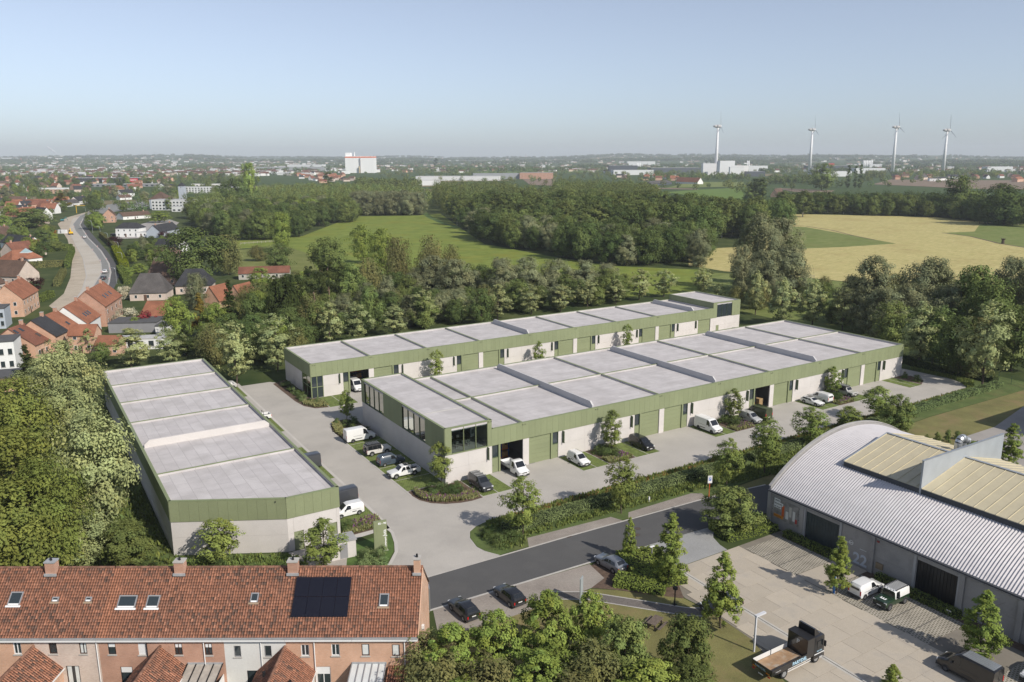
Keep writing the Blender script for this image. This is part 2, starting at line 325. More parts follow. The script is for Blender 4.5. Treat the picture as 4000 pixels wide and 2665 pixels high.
strip('footpath_edge',[(48,70.5),(52.5,67.6),(56.6,62.8),(60,58.8),(62,57.4)],-.92,-.75,.034,M_kerb); strip('footpath_edge',[(48,70.5),(52.5,67.6),(56.6,62.8),(60,58.8),(62,57.4)],.75,.92,.034,M_kerb)
# cast slab yard beside the arched warehouse: every slab its own piece
base=sheet('slab_yard',[(63.3,66.7),(85.3,66.7),(85.3,20),(55,20),(59.6,44.6),(62,51),(62.4,57),(61.9,61)],.01,mat('slab_joint_sand',(.20,.18,.15),.95,.1))
sj=MB().box((-1.785,-1.285,0),(1.785,1.285,.05)).mesh('slab',M_slab)
for j in range(18):
    v=65.35-j*2.6; off=(j%2)*1.8
    for i in range(-3,6):
        u=67.9+i*3.6-off; hw=1.785
        lo,hi=u-1.8,u+1.8; r=77.05
        if lo>=r-.3: continue
        lim=63.4 if v>62 else (62.3 if v>50 else 59.3+(v-44)*.45)
        if hi<lim+.6: continue
        lo=max(lo,lim); hi=min(hi,r)
        if hi-lo<3.5: put('slab',MB().box((lo-u+.015,-1.285,0),(hi-u-.015,1.285,.05)).mesh('slab',M_slab),base,(u,v,0))
        else: put('slab',sj,base,(u,v,0))
strip('drain_channel',[(65.9,66.6),(65.6,20)],-.32,.32,.054,mat('drain_concrete',(.45,.43,.39),.9,.1,.8))
strip('drain_slot',[(65.9,66.6),(65.6,20)],-.04,.04,.058,M_dark)
sheet('grid_paver_bays',[(77.1,65.6),(83.7,65.6),(83.9,57.6),(77.0,57.6)],.058,M_gp2)
sheet('grid_paver_bays',[(77.1,53.4),(83.9,53.4),(83.9,40.6),(76.9,40.6)],.058,M_gp2); sheet('grid_paver_bays',[(77.1,33.8),(83.9,33.8),(83.9,20),(76.9,20)],.058,M_gp2)
for v in (62.9,60.3,50.8,48.2,45.6,43.0): strip('bay_line',[(77.1,v),(83.8,v)],-.07,.07,.062,mat('dark_paver_row',(.13,.12,.105),.9,.1))
sheet('warehouse_forecourt',[(83.9,65.5),(85.3,65.5),(85.3,20),(83.9,20)],.05,M_soil)
sheet('paved_front_strip',[(77.0,57.5),(85.3,57.5),(85.3,53.5),(77.0,53.5)],.056,M_slab)
# ------------------------------------------------------------------ the green and concrete unit buildings
M_membrane=brickmat('roof_membrane',(.465,.44,.435),(.51,.485,.478),(.36,.34,.335),5.2,1.55,.03,.07,.5,offset=.37,bump=0,stain=(.38,.36,.35),stain_amt=.55)
M_membraneB=brickmat('roof_membrane_lengthwise',(.465,.44,.437),(.515,.49,.485),(.34,.32,.32),4.4,1.7,.03,.07,.5,offset=.37,bump=0,rot=1.5708,stain=(.38,.36,.35),stain_amt=.55)
M_mirror=mat('reflective_glass',(.50,.51,.47),.03,0,metal=1.0)
M_boxes=[mat('cardboard',(.32,.20,.10),.9,.15),mat('orange_beam',(.55,.16,.03),.6,.05),mat('rack_blue',(.02,.07,.28),.5,.05),mat('pallet_wood',(.36,.25,.13),.9,.2),mat('yellow_machine',(.70,.42,.02),.4,.05)]
ZP,ZG=7.6,4.72
def run(parent,name,m,p0,p1,z0,z1,w,t=.08,off=.0,gap=.018,n=None):
    p0,p1=Vector(p0),Vector(p1); L=(p1-p0).length; d=(p1-p0)/L; nn=Vector((d.y,-d.x)); a=math.atan2(d.y,d.x); n=n or max(1,round(L/w)); ww=L/n
    if L<.05: return
    for i in range(n):
        c=p0+d*((i+.5)*ww)+nn*(off+t/2); hx,hy=(ww-gap)/2,t/2
        box(name,parent,m,(c.x-hx,c.y-hy,z0),(c.x+hx,c.y+hy,z1),rz=a)
def wallrow(parent,p0,p1,z0=0,z1=ZG,w=6.0,split=2.4):     # precast panels in two courses
    if (Vector(p1)-Vector(p0)).length<.05: return
    run(parent,'concrete_panel',M_conc,p0,p1,z0,split-.008,w,.25,-.25,.016); run(parent,'concrete_panel',M_conc,p0,p1,split+.008,z1,w,.25,-.25,.016)
def parapet(parent,loop,zd,zt,deckmat,deck='roof_deck'):
    n=len(loop); m=MB(); m.prism(loop,zd-.25,zd); m.build(deck,deckmat,parent)
    up=MB(); cp=MB()
    for i in range(n):
        a,b=Vector(loop[i]),Vector(loop[(i+1)%n]); d=(b-a).normalized(); q=Vector((-d.y,d.x))
        up.prism([a+q*.02,b+q*.02,b+q*.26-d*.0,a+q*.26],zd+.002,zt-.06)
        cp.prism([a-q*.10-d*.10,b-q*.10+d*.10,b+q*.30,a+q*.30],zt-.058,zt)
    up.build('parapet_upstand',M_membrane,parent); cp.build('parapet_coping',M_greenflash,parent)
def divider(parent,a,b,zd=7.15,zt=7.5):
    a,b=Vector(a),Vector(b); d=(b-a).normalized(); q=Vector((-d.y,d.x))
    g=MB(); g.prism([a+q*.13,b+q*.13,b-q*.13,a-q*.13],zd+.002,zt-.05); o=g.build('roof_divider',M_membrane,parent)
    g=MB(); g.prism([a+q*.17,b+q*.17,b-q*.17,a-q*.17],zt-.048,zt+.008); g.build('divider_coping',M_greenflash,o)
def firewall(parent,u,v0,v1,zt=8.35,zd=7.15,M=M_conc):
    m=MB(); pr=[(v0,zd),(v0,7.7),(v0+.75,zt),(v1-.75,zt),(v1,7.7),(v1,zd)]
    vs=[(u-.17,a,b) for a,b in pr]+[(u+.17,a,b) for a,b in pr]; n=6
    m.add(vs,[tuple(range(n-1,-1,-1)),tuple(range(n,2*n))]+[(i,(i+1)%n,n+(i+1)%n,n+i) for i in range(n)][0:])
    m.build('fire_wall',mat('fire_wall_concrete',(.47,.46,.46),.9,.05,.4),parent)
def secdoor(parent,u0,u1,v,z1=4.7,m=None):
    o=box('sectional_door',parent,M_green,(u0,v+.23,0),(u1,v+.27,z1)); n=6; h=z1/n
    for i in range(n): box('door_section',o,M_green,(-(u1-u0)/2+.01,-.06,-z1/2+i*h+.008),((u1-u0)/2-.01,-.02,-z1/2+(i+1)*h-.008))
    return o
def facade_bay(b,c,v,open_left=False,open_right=False):   # pair of units mirrored about the pier at c
    for s in (-1,1):
        f=lambda x:c+s*x
        lo,hi=sorted((f(.6),f(5.0))); op=open_left if s<0 else open_right
        if not op: secdoor(b,lo,hi,v)
        lo,hi=sorted((f(5.0),f(5.32))); box('door_jamb',b,M_green,(lo,v-.05,0),(hi,v+.25,ZG))
        lo,hi=sorted((f(5.34),f(6.52)))
        d=box('entrance_door',b,M_green,(lo,v+.12,0),(hi,v+.18,2.55)); box('door_leaf_panel',d,M_green,(-.5,-.05,-1.2),(.5,-.032,1.2)); box('door_handle',d,M_dark,(.40*s-.02,-.09,-.15),(.40*s+.02,-.05,.05))
        w=box('window',b,M_glass,(lo+.05,v+.16,2.6),(hi-.05,v+.18,ZG-.05)); 
        for q in((lo,v+.02,2.55,hi,v+.2,2.62),(lo,v+.02,ZG-.06,hi,v+.2,ZG),(lo,v+.02,2.62,lo+.05,v+.2,ZG-.06),(hi-.05,v+.02,2.62,hi,v+.2,ZG-.06)):
            box('window_frame',w,M_fin,tuple(np.array(q[:3])-np.array(w.location)),tuple(np.array(q[3:])-np.array(w.location)))
        lo,hi=sorted((f(7.36),f(7.46))); box('sign_fin',b,M_fin,(lo,v-.56,2.55),(hi,v,4.66))
    run(b,'concrete_pier',M_conc,(c-.6,v),(c+.6,v),0,ZG,2,.25,-.25)
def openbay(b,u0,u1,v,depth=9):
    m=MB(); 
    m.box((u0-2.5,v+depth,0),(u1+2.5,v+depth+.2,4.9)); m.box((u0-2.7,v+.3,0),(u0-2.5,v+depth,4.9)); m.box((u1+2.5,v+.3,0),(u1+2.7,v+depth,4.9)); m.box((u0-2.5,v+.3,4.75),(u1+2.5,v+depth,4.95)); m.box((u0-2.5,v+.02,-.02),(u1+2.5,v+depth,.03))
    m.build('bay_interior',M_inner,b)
def rack(loc,label,n=2,lv=(.1,1.5,2.9),seed=0,rz=0):
    r=random.Random(seed); t=thing('storage_rack',label,'storage rack',loc,rz)
    for i in range(n+1):
        for y in(0,1.0): box('upright',t,M_boxes[2],(i*1.4-.05,y-.05,0),(i*1.4+.05,y+.05,4.4))
    for z in lv:
        for y in(0,1.0): box('beam',t,M_boxes[1],(0,y-.03,z),(n*1.4,y+.03,z+.1))
        for i in range(n):
            for k in range(2):
                if r.random()<.85: box('carton',t,M_boxes[r.choice((0,0,3))],(i*1.4+.1+k*.62,.05,z+.1),(i*1.4+.66+k*.62,.95,z+.1+r.uniform(.5,1.05)))
    return t
def pipes(b,u,v,z=7.25):
    for du in(-.22,.22):
        o=MB().tube((0,.05,0),(0,-.16,0),.06,.06,8).build('overflow_pipe',M_dark,b,loc=(u+du,v-.05,z))
# central building
CB=thing('unit_building','long central unit building of green cladding over pale concrete with glazed office corner','building',(0,0,0))
u0,u1,v0,v1,uT=53.9,173.45,105.7,139.8,62.3; GR=[68.45+29.93*k for k in range(4)]; WG=[83.5+29.95*k for k in range(3)]; CS=[68.95+29.93*k for k in range(4)]
run(CB,'cladding_panel',M_green,(uT,v0),(u1,v0),ZG,ZP-.05,1.2)
run(CB,'cladding_panel',M_green,(u1,v0),(u1,v1),ZG,ZP-.05,1.2); wallrow(CB,(u1,v0),(u1,v1),w=5.7)
back=MB(); back.box((u0+.1,v1-.2,0),(u1-.1,v1,ZP-.06)); back.build('rear_wall',M_green,CB)
back=MB(); back.box((uT,v0+.01,ZG),(u1-.02,v0+.2,ZP-.06)); back.box((u1-.2,v0+.2,ZG),(u1-.02,v1-.2,ZP-.06)); back.build('cladding_backing',M_greenflash,CB)
edges=[uT]+sum([[c-6.54,c+6.54] for c in CS],[])+[u1]
for a,b in zip(edges[0::2],edges[1::2]): wallrow(CB,(a,v0),(b,v0),w=5.6)
for i,c in enumerate(CS): facade_bay(CB,c,v0,open_left=i in(0,2))
parapet(CB,[(uT+.1,v0),(u1,v0),(u1,v1),(uT+.1,v1)],7.15,ZP,M_membrane)
for u in GR: divider(CB,(u,v0+.3),(u,v1-.3))
vm=123.1
prev=uT+.3
for u in sorted(GR+WG+[u1-.3]): 
    divider(CB,(prev+.18,vm),(u-.18,vm)); prev=u
for u in WG: firewall(CB,u,v0+.9,v1-.9)
for u in sorted(GR+WG): pipes(CB,u,v0)
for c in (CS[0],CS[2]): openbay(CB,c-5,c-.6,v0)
rack((64.3,110.5,.03),'blue and orange storage rack with cartons behind the white flatbed van',3,seed=1); rack((123.4,111.5,.03),'blue storage rack at the back of the open bay behind the green van',3,seed=2)
# office corner
ZT=9.15
wallrow(CB,(u0,v1),(u0,v0),w=4.9); wallrow(CB,(u0,v0),(uT,v0),w=4.2)
for a,b in((v1,138.35),(129.4,121.4),(112.5,v0)): run(CB,'cladding_panel',M_green,(u0,a),(u0,b),ZG,ZT-.05,1.2)
for a,b in((138.35,129.4),(121.4,112.5)):
    run(CB,'cladding_panel',M_green,(u0,a),(u0,b),9.0,ZT-.05,9)
    n=4; w=(a-b)/n
    for i in range(n):
        y1=a-i*w; g=box('window',CB,M_mirror,(u0+.10,y1-w+.05,ZG+.1),(u0+.13,y1-.05,9.0))
        for q in((-.12,-w/2+.0,-2.09,.06,-w/2+.1,2.09),): box('window_mullion',g,M_fin,q[:3],q[3:])
    box('window_sill',CB,M_fin,(u0-.06,b,ZG),(u0+.3,a,ZG+.1))
run(CB,'cladding_panel',M_green,(u0,v0),(55.0,v0),ZG,ZT-.05,1.2); run(CB,'cladding_panel',M_green,(61.6,v0),(uT,v0),ZG,ZT-.05,1.2); run(CB,'cladding_panel',M_green,(55.0,v0),(61.6,v0),8.98,ZT-.05,7)
box('window_sill',CB,M_greenflash,(55.0,v0-.1,ZG),(61.6,v0+.3,ZG+.1))
for i in range(3):
    a=55.0+i*2.2; g=box('window',CB,M_clear,(a+.05,v0+.1,ZG+.1),(a+2.15,v0+.12,8.98)); box('window_mullion',g,M_greenflash,(-1.1,-.16,-2.08),(-1.02,.1,2.08)); box('roller_blind',g,M_white,(-1.0,.08,1.5),(1.0,.11,2.05))
box('window_mullion',CB,M_greenflash,(61.54,v0-.05,ZG+.1),(61.62,v0+.2,8.98))
run(CB,'cladding_panel',M_green,(uT,v0),(uT,v1),7.5,ZT-.05,1.2); run(CB,'cladding_panel',M_green,(uT,v1),(u0,v1),ZG,ZT-.05,1.2)
m=MB(); m.box((u0+.14,v0+.25,ZG-.2),(uT-.05,v0+9,ZG+.05)); m.box((u0+.14,v0+9,ZG),(uT-.05,v0+9.2,8.95)); m.box((uT-.25,v0+.2,ZG),(uT-.05,v0+9,8.95)); m.box((u0+.16,v0+.3,ZG),(u0+.3,v0+6.5,8.95)); m.build('office_interior',mat('office_wall',(.42,.41,.39),.8,.03),CB)
parapet(CB,[(u0,v0),(uT,v0),(uT,v1),(u0,v1)],8.85,ZT,M_membrane,'office_roof_deck'); pipes(CB,62.0,v0,8.9)
# office furniture seen through the glass
t=thing('meeting_table','dark meeting table behind the office corner windows','table',(58.0,109.2,ZG+.06)); box('table_top',t,M_dark,(-1.6,-.6,.7),(1.6,.6,.75))
for x in(-1.4,1.4): box('leg',t,M_dark,(x-.04,-.04,0),(x+.04,.04,.7))
ch=None
for i,(x,y,a) in enumerate(((57.2,108.1,0),(58.3,108.2,.3),(59.4,108.2,-.2),(57.6,110.4,3.1),(58.8,110.4,3.2))):
    t=thing('office_chair','chrome framed office chair at the meeting table behind the corner windows','chair',(x,y,ZG+.06),a,'chairs at the meeting table')
    box('seat',t,M_dark,(-.25,-.25,.42),(.25,.25,.48)); box('backrest',t,M_chrome,(-.24,-.28,.5),(.24,-.24,1.0)); box('stem',t,M_chrome,(-.03,-.03,.06),(.03,.03,.42)); box('base',t,M_chrome,(-.3,-.3,0),(.3,.3,.05))
t=thing('flip_chart','white flip chart on an easel behind the office corner glass','flip chart',(60.9,109.4,ZG+.06),.4); box('board',t,M_white,(-.5,-.02,.7),(.5,.02,2.2))
for x in(-.4,.4): box('leg',t,M_chrome,(x-.02,0,0),(x+.02,.04,.8))
box('sheet',t,M_grey,(-.3,-.03,1.2),(.3,-.022,1.9))
# far building
FB=thing('unit_building','long narrow unit building of green cladding farthest from the road with a raised end block','building')
u0,u1,v0,v1,uT=51.2,180.8,162.0,180.3,169.85; CSF=[64.9,92.8,120.7,148.6]; GRF=[64.9,78.8,92.8,120.7,134.6,148.6]; WGF=[106.8,162.6]
run(FB,'cladding_panel',M_green,(u0,v1),(u0,v0),ZG,ZP-.05,1.2); run(FB,'cladding_panel',M_green,(u0,v0),(uT,v0),ZG,ZP-.05,1.2)
b_=MB(); b_.box((u0+.05,v0+.01,ZG),(uT,v0+.2,ZP-.06)); b_.box((u0+.01,v0+.2,ZG),(u0+.2,v1-.2,ZP-.06)); b_.build('cladding_backing',M_greenflash,FB)
b_=MB(); b_.box((u0+.1,v1-.2,0),(u1,v1,ZP-.06)); b_.build('rear_wall',M_green,FB)
wallrow(FB,(u0,v1),(u0,168),w=6); wallrow(FB,(53.9,v0),(CSF[0]-6.54,v0),w=6)
edges=sum([[c-6.54,c+6.54] for c in CSF],[])[1:-1]
for a,b in zip(edges[0::2],edges[1::2]): wallrow(FB,(a,v0),(b,v0),w=5)
wallrow(FB,(CSF[3]+6.54,v0),(164.0,v0),w=5); secdoor(FB,164.2,168.8,v0); box('sign_fin',FB,M_fin,(162.9,v0-.56,2.55),(163.0,v0,4.66))
wallrow(FB,(168.9,v0),(u1,v0),w=6); d=box('entrance_door',FB,M_green,(171.2,v0-.04,0),(172.3,v0-.01,2.45)); box('door_handle',d,M_dark,(.35,-.06,-.1),(.42,-.015,.05))
for i,c in enumerate(CSF): facade_bay(FB,c,v0,open_left=i==0)
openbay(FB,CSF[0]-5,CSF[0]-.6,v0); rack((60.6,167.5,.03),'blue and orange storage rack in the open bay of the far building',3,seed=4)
# glazed corner
for (a,b,c,d) in(((51.25,162.12),(53.85,162.12),0,2),((51.32,167.9),(51.32,162.1),1,2)):
    p,q=Vector(a),Vector(b); L=(q-p).length
    for i in range(2):
        x=p+(q-p)*(i/2); y=p+(q-p)*((i+1)/2)
        for z0_,z1_ in((.1,2.3),(2.42,4.7)):
            lo=(min(x.x,y.x),min(x.y,y.y)-.015,z0_); hi=(max(x.x,y.x)+.01,max(x.y,y.y)+.015,z1_); box('window',FB,M_glass if c==0 else M_mirror,lo,hi)
    for i in range(3):
        x=p+(q-p)*(i/2); box('window_mullion',FB,M_greenflash,(x.x-.07,x.y-.09,0),(x.x+.07,x.y+.09,ZG))
    box('window_transom',FB,M_greenflash,(min(a[0],b[0])-.04,min(a[1],b[1])-.06,2.3),(max(a[0],b[0])+.04,max(a[1],b[1])+.06,2.42))
parapet(FB,[(u0,v0),(uT,v0),(uT,v1),(u0,v1)],7.15,ZP,M_membrane)
for u in GRF: divider(FB,(u,v0+.3),(u,v1-.3))
for u in WGF: firewall(FB,u,v0+.6,v1-.6)
for u in GRF+WGF+[51.9]: pipes(FB,u,v0)
for a,b in((uT,171.3),(177.4,u1)): run(FB,'cladding_panel',M_green,(a,v0),(b,v0),ZG,9.1,1.3)
run(FB,'cladding_panel',M_green,(171.3,v0),(177.4,v0),8.85,9.1,7); run(FB,'cladding_panel',M_green,(uT,v1),(uT,v0),7.5,9.1,1.3); run(FB,'cladding_panel',M_green,(u1,v0),(u1,v1),0,9.1,1.3); run(FB,'cladding_panel',M_green,(u1,v1),(uT,v1),0,9.1,1.3)
for i in range(3):
    a=171.35+i*2.02; g=box('window',FB,M_glass,(a+.04,v0+.1,ZG+.1),(a+1.98,v0+.12,8.85)); box('window_mullion',g,M_fin,(-1.02,-.1,-2.05),(-.96,.06,2.05)); box('roller_blind',g,M_white,(-.9,-.03,1.6),(.9,-.015,2.0))
parapet(FB,[(uT,v0),(u1,v0),(u1,v1),(uT,v1)],8.8,9.15,M_membrane,'raised_roof_deck')
# left building
LB=thing('unit_building','unit building with angled front corner and green cladding beside the tall pale trees','building')
F=[(13.55,103.9),(26.4,96.85),(33.4,96.75),(33.4,180),(13.55,180)]
for a,b in zip(F,F[1:]+F[:1]):
    run(LB,'cladding_panel',M_green,a,b,4.65,7.5,1.25)
    d=(Vector(b)-Vector(a)).normalized(); q=Vector((-d.y,d.x)); a2,b2=Vector(a)+q*.01+d*.2,Vector(b)+q*.01-d*.2
    k=MB(); k.prism([a2,b2,b2+q*.15,a2+q*.15],4.65,7.46); k.build('cladding_backing',M_greenflash,LB)
def wr(a,b,w=6): wallrow(LB,a,b,0,4.65,w,2.45)
wr(F[0],F[1],7.4); wr((26.4,96.85),(27.2,96.84),2); wr((28.45,96.82),(29.4,96.8),2); wr((33.0,96.76),(33.4,96.75),1)
run(LB,'concrete_panel',M_conc,(27.2,96.84),(33.0,96.76),2.6,4.65,6,.25,-.25)
run(LB,'concrete_panel',M_conc,(30.7,96.79),(31.6,96.78),0,2.6,2,.25,-.25)
for a,b in((27.2,28.45),(29.4,30.7),(31.6,33.0)):
    d=box('entrance_door',LB,M_green,(a+.02,96.9,0),(b-.02,96.96,2.58)); box('door_handle',d,M_dark,(.35,-.07,-.1),(.42,-.03,.05))
wr(F[2],F[3],6.9); wr(F[4],F[0],6.4); wr(F[3],F[4],6.6)
parapet(LB,F,7.05,7.52,M_membraneB)
for v in(167.2,154.0,140.9,114.6): divider(LB,(13.85,v),(33.1,v),7.05,7.42)
m=MB(); pr=[(14.1,7.05),(14.1,7.6),(14.8,8.2),(32.3,8.2),(33.0,7.6),(33.0,7.05)]; n=6
m.add([(a,127.65,b) for a,b in pr]+[(a,127.98,b) for a,b in pr],[tuple(range(n)),tuple(range(2*n-1,n-1,-1))]+[(i,n+i,n+(i+1)%n,(i+1)%n) for i in range(n)]); m.build('fire_wall',M_conc,LB)
for u,v in((25.3,97.4),): pass
o=MB().tube((0,.1,0),(0,-.16,0),.07,.07,8).build('overflow_pipe',M_dark,LB,loc=(25.2,97.42,7.1))
# ------------------------------------------------------------------ houses: shared helpers
RZ=math.atan2(-cT,sT)                                    # turn of the camera-aligned frame
M_brick=brickmat('orange_red_brick',(.50,.25,.145),(.58,.31,.19),(.55,.45,.36),.21,.065,.012,.14,.5)
M_brickred=brickmat('red_brown_brick',(.40,.175,.105),(.48,.235,.15),(.47,.38,.31),.21,.065,.012,.14,.5)
M_brickpale=brickmat('pale_pink_brick',(.50,.37,.30),(.60,.48,.40),(.55,.50,.45),.21,.065,.012,.1,.5)
M_render=mat('white_render',(.62,.61,.58),.9,.05,.3,.04,6)
M_gutter=mat('zinc_gutter',(.42,.43,.44),.5,.15,1,metal=.3)
M_wframe=M_white; M_bframe=mat('brown_window_frame',(.06,.03,.022),.6,.1); M_curtain=mat('white_net_curtain',(.6,.62,.6),.9,.1,2)
def tilemat(name='clay_tiles_attr'):
    if name in MATS: return MATS[name]
    m=bpy.data.materials.new(name); m.use_nodes=True; t=m.node_tree; p=t.nodes['Principled BSDF']; MATS[name]=m; p.inputs['Roughness'].default_value=.85; p.inputs['Specular IOR Level'].default_value=.2
    a=nd(t,'ShaderNodeAttribute',attribute_name='Col'); g=nd(t,'ShaderNodeNewGeometry'); n=nd(t,'ShaderNodeTexNoise'); n.inputs['Scale'].default_value=14; n.inputs['Detail'].default_value=4; t.links.new(g.outputs['Position'],n.inputs['Vector'])
    r=nd(t,'ShaderNodeMapRange'); r.inputs['From Min'].default_value=.3; r.inputs['From Max'].default_value=.7; r.inputs['To Min'].default_value=.7; r.inputs['To Max'].default_value=1.3; t.links.new(n.outputs[0],r.inputs[0])
    h=nd(t,'ShaderNodeHueSaturation'); t.links.new(r.outputs[0],h.inputs['Value']); t.links.new(a.outputs['Color'],h.inputs['Color']); t.links.new(h.outputs[0],p.inputs['Base Color']); return m
M_tile=tilemat()
def tiles(name,parent,o,ax,up,nx,ns,w,e,dark=.35,seed=0,clean=None):
    """interlocking clay tiles over a slope: o origin, ax unit vector along the eave, up unit vector up the slope"""
    r=np.random.default_rng(seed); o,ax,up=np.array(o,float),np.array(ax,float),np.array(up,float); nrm=np.cross(ax,up)
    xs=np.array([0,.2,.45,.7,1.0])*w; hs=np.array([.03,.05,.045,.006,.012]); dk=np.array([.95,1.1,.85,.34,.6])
    I,J=np.meshgrid(np.arange(nx),np.arange(ns)); I=I.ravel(); J=J.ravel(); N=len(I)
    jit=r.normal(0,.004,N)
    low=o+(I*w)[:,None]*ax+(J*e-.03)[:,None]*up; V=np.zeros((N,15,3))
    for k in range(5):
        b=low+xs[k]*ax
        V[:,k]=b+(hs[k]+.004)*nrm-.0*up; V[:,5+k]=b+(hs[k]+.034+jit)[:,None]*nrm; V[:,10+k]=b+hs[k]*nrm+(e+.03)*up
    F=[]; base=np.array([[k,k+1,5+k+1,5+k] for k in range(4)]+[[5+k,5+k+1,10+k+1,10+k] for k in range(4)])
    F=(base[None]+(np.arange(N)*15)[:,None,None]).reshape(-1,4)
    pal=np.array([(.37,.17,.106),(.315,.152,.10),(.24,.128,.09),(.43,.205,.13),(.17,.105,.08)])
    big=np.sin(I*.13+seed)*.5+np.sin(J*.21+seed*2+I*.05)*.5
    big=big+.6*np.sin(I*.037+J*.11+seed*1.7)+.5*np.sin(J*.33+I*.021); u=r.random(N)+big*.17; idx=np.where(u<.42,0,np.where(u<.74,1,np.where(u<.86,2,np.where(u<.96,3,4))))
    c=pal[idx]*(r.uniform(.88,1.12,(N,1))); 
    if clean is not None:
        msk=(I>=clean[0])&(I<=clean[1]); c[msk]=np.array((.42,.19,.115))*r.uniform(.9,1.1,(msk.sum(),1))
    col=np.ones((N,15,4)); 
    dark_top=r.random(N)<.86  # most tiles grow darker towards the upper edge, deepest in the pan
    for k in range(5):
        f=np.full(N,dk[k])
        for q,g in((k,.5),(5+k,1.0),(10+k,np.where(dark_top,.22 if k in(2,3) else (.5 if k==4 else .8),.9))):
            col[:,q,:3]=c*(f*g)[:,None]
    me=bpy.data.meshes.new(name); me.from_pydata(V.reshape(-1,3).tolist(),[],F.tolist()); me.materials.append(M_tile)
    a=me.color_attributes.new('Col','FLOAT_COLOR','POINT'); a.data.foreach_set('color',col.reshape(-1).astype(np.float32)); me.update()
    ob=bpy.data.objects.new(name,me); link(ob,parent); ob['kind']='stuff'; return ob
def holed(m,x0,x1,z0,z1,holes,y,depth=.18,mi=0):       # wall face at y (looking -y) with real openings
    xs=sorted({x0,x1,*[h[0] for h in holes],*[h[2] for h in holes]}); zs=sorted({z0,z1,*[h[1] for h in holes],*[h[3] for h in holes]})
    xs=[x for x in xs if x0<=x<=x1]; zs=[z for z in zs if z0<=z<=z1]
    for a,b in zip(xs,xs[1:]):
        for c,d in zip(zs,zs[1:]):
            cx,cz=(a+b)/2,(c+d)/2
            if any(h[0]<cx<h[2] and h[1]<cz<h[3] for h in holes): continue
            m.add([(a,y,c),(b,y,c),(b,y,d),(a,y,d)],[(0,1,2,3)],mi)
    for h in holes:
        a,c,b,d=max(h[0],x0),max(h[1],z0),min(h[2],x1),min(h[3],z1); Y=y+depth
        m.add([(a,y,c),(a,y,d),(a,Y,d),(a,Y,c)],[(0,1,2,3)],mi); m.add([(b,y,d),(b,y,c),(b,Y,c),(b,Y,d)],[(0,1,2,3)],mi)
        m.add([(a,y,d),(b,y,d),(b,Y,d),(a,Y,d)],[(0,1,2,3)],mi); m.add([(a,y,c),(a,Y,c),(b,Y,c),(b,y,c)],[(0,1,2,3)],mi)
def winpart(parent,x0,z0,x1,z1,y,frame=None,style=0,sill=True):   # a window set in an opening, facing -y
    frame=frame or M_wframe; f=.07; g=box('window',parent,M_glass,(x0,y+.13,z0),(x1,y+.15,z1)); c=np.array(g.location)
    def p(n,mm,a,b): return box(n,g,mm,tuple(np.array(a)-c),tuple(np.array(b)-c))
    for q in((x0,z0,x1,z0+f),(x0,z1-f,x1,z1),(x0,z0+f,x0+f,z1-f),(x1-f,z0+f,x1,z1-f)): p('window_frame',frame,(q[0],y+.06,q[1]),(q[2],y+.125,q[3]))
    if style in(1,3): p('window_mullion',frame,((x0+x1)/2-.035,y+.065,z0+f),((x0+x1)/2+.035,y+.123,z1-f))
    if style in(2,3): p('roller_shutter',M_white,(x0+f,y+.07,z1-f-.3*(z1-z0)),(x1-f,y+.12,z1-f))
    if style==4: p('roller_shutter',M_white,(x0+.01,y+.05,z0+.01),(x1-.01,y+.12,z1-.01))
    if style==5: p('curtain',M_curtain,(x0+f,y+.126,z0+f),(x0+f+.32*(x1-x0),y+.129,z1-f)); p('curtain',M_curtain,(x1-f-.32*(x1-x0),y+.126,z0+f),(x1-f,y+.129,z1-f))
    if style==6: p('curtain',M_curtain,(x0+f,y+.126,z0+f),(x1-f,y+.129,z1-f))
    if sill: p('window_sill',M_kerb,(x0-.08,y-.08,z0-.1),(x1+.08,y+.06,z0-.003))
    return g
def chimney(parent,x,y,z0,z1,m,w=.75,d=.75,cap=None):
    o=box('chimney',parent,m,(x-w/2,y-d/2,z0),(x+w/2,y+d/2,z1)); h=(z1-z0)/2
    box('chimney_cap',o,cap or M_kerb,(-w/2-.06,-d/2-.06,h),(w/2+.06,d/2+.06,h+.12)); MB().tube((0,0,h+.1),(0,0,h+.45),.12,.10,8).build('chimney_pot',M_dark,o)
    MB().box((-w/2-.12,-d/2-.14,-h+.25),(w/2+.12,-d/2-.003,-h+.5)).build('lead_flashing',M_gutter,o)
    return o
# ------------------------------------------------------------------ terrace in front
YR,ZR,YE,ZE=72.8,10.5,67.7,6.0; UPV=Vector((0,YR-YE,ZR-ZE)); SL=UPV.length; UPV/=SL
bd=[-51.6,-45.3,-39.25,-32.65,-27.35,-21.5,-15.15,-8.95]
wallm=[M_brick,M_brickpale,M_brickred,M_brickred,M_render,M_brick,M_brick]
wins=[[(-47.35,4.09,-46.6,5.35,M_wframe,1)],[(-43.98,4.13,-43.21,5.3,M_bframe,0),(-41.1,4.12,-40.38,5.3,M_bframe,5),(-42.63,.9,-41.35,2.85,M_bframe,5)],
 [(-38.39,4.06,-37.64,5.25,M_dark,2),(-35.52,4.0,-34.77,5.22,M_wframe,4),(-37.46,.8,-36.29,2.75,M_dark,2)],[(-32.07,3.99,-31.33,5.2,M_bframe,3),(-29.22,3.95,-28.5,5.2,M_bframe,3)],
 [(-26.48,3.75,-25.8,4.95,M_grey,0),(-23.59,3.75,-22.9,4.95,M_grey,0),(-25.4,.3,-24.4,2.3,M_dark,0)],[(-20.1,3.82,-19.32,5.05,M_wframe,1),(-17.22,3.85,-16.43,5.1,M_wframe,1),(-18.77,.2,-17.41,2.7,M_wframe,3)],
 [(-14.35,3.85,-13.6,5.1,M_bframe,6),(-11.48,3.8,-10.72,5.05,M_bframe,6)]]
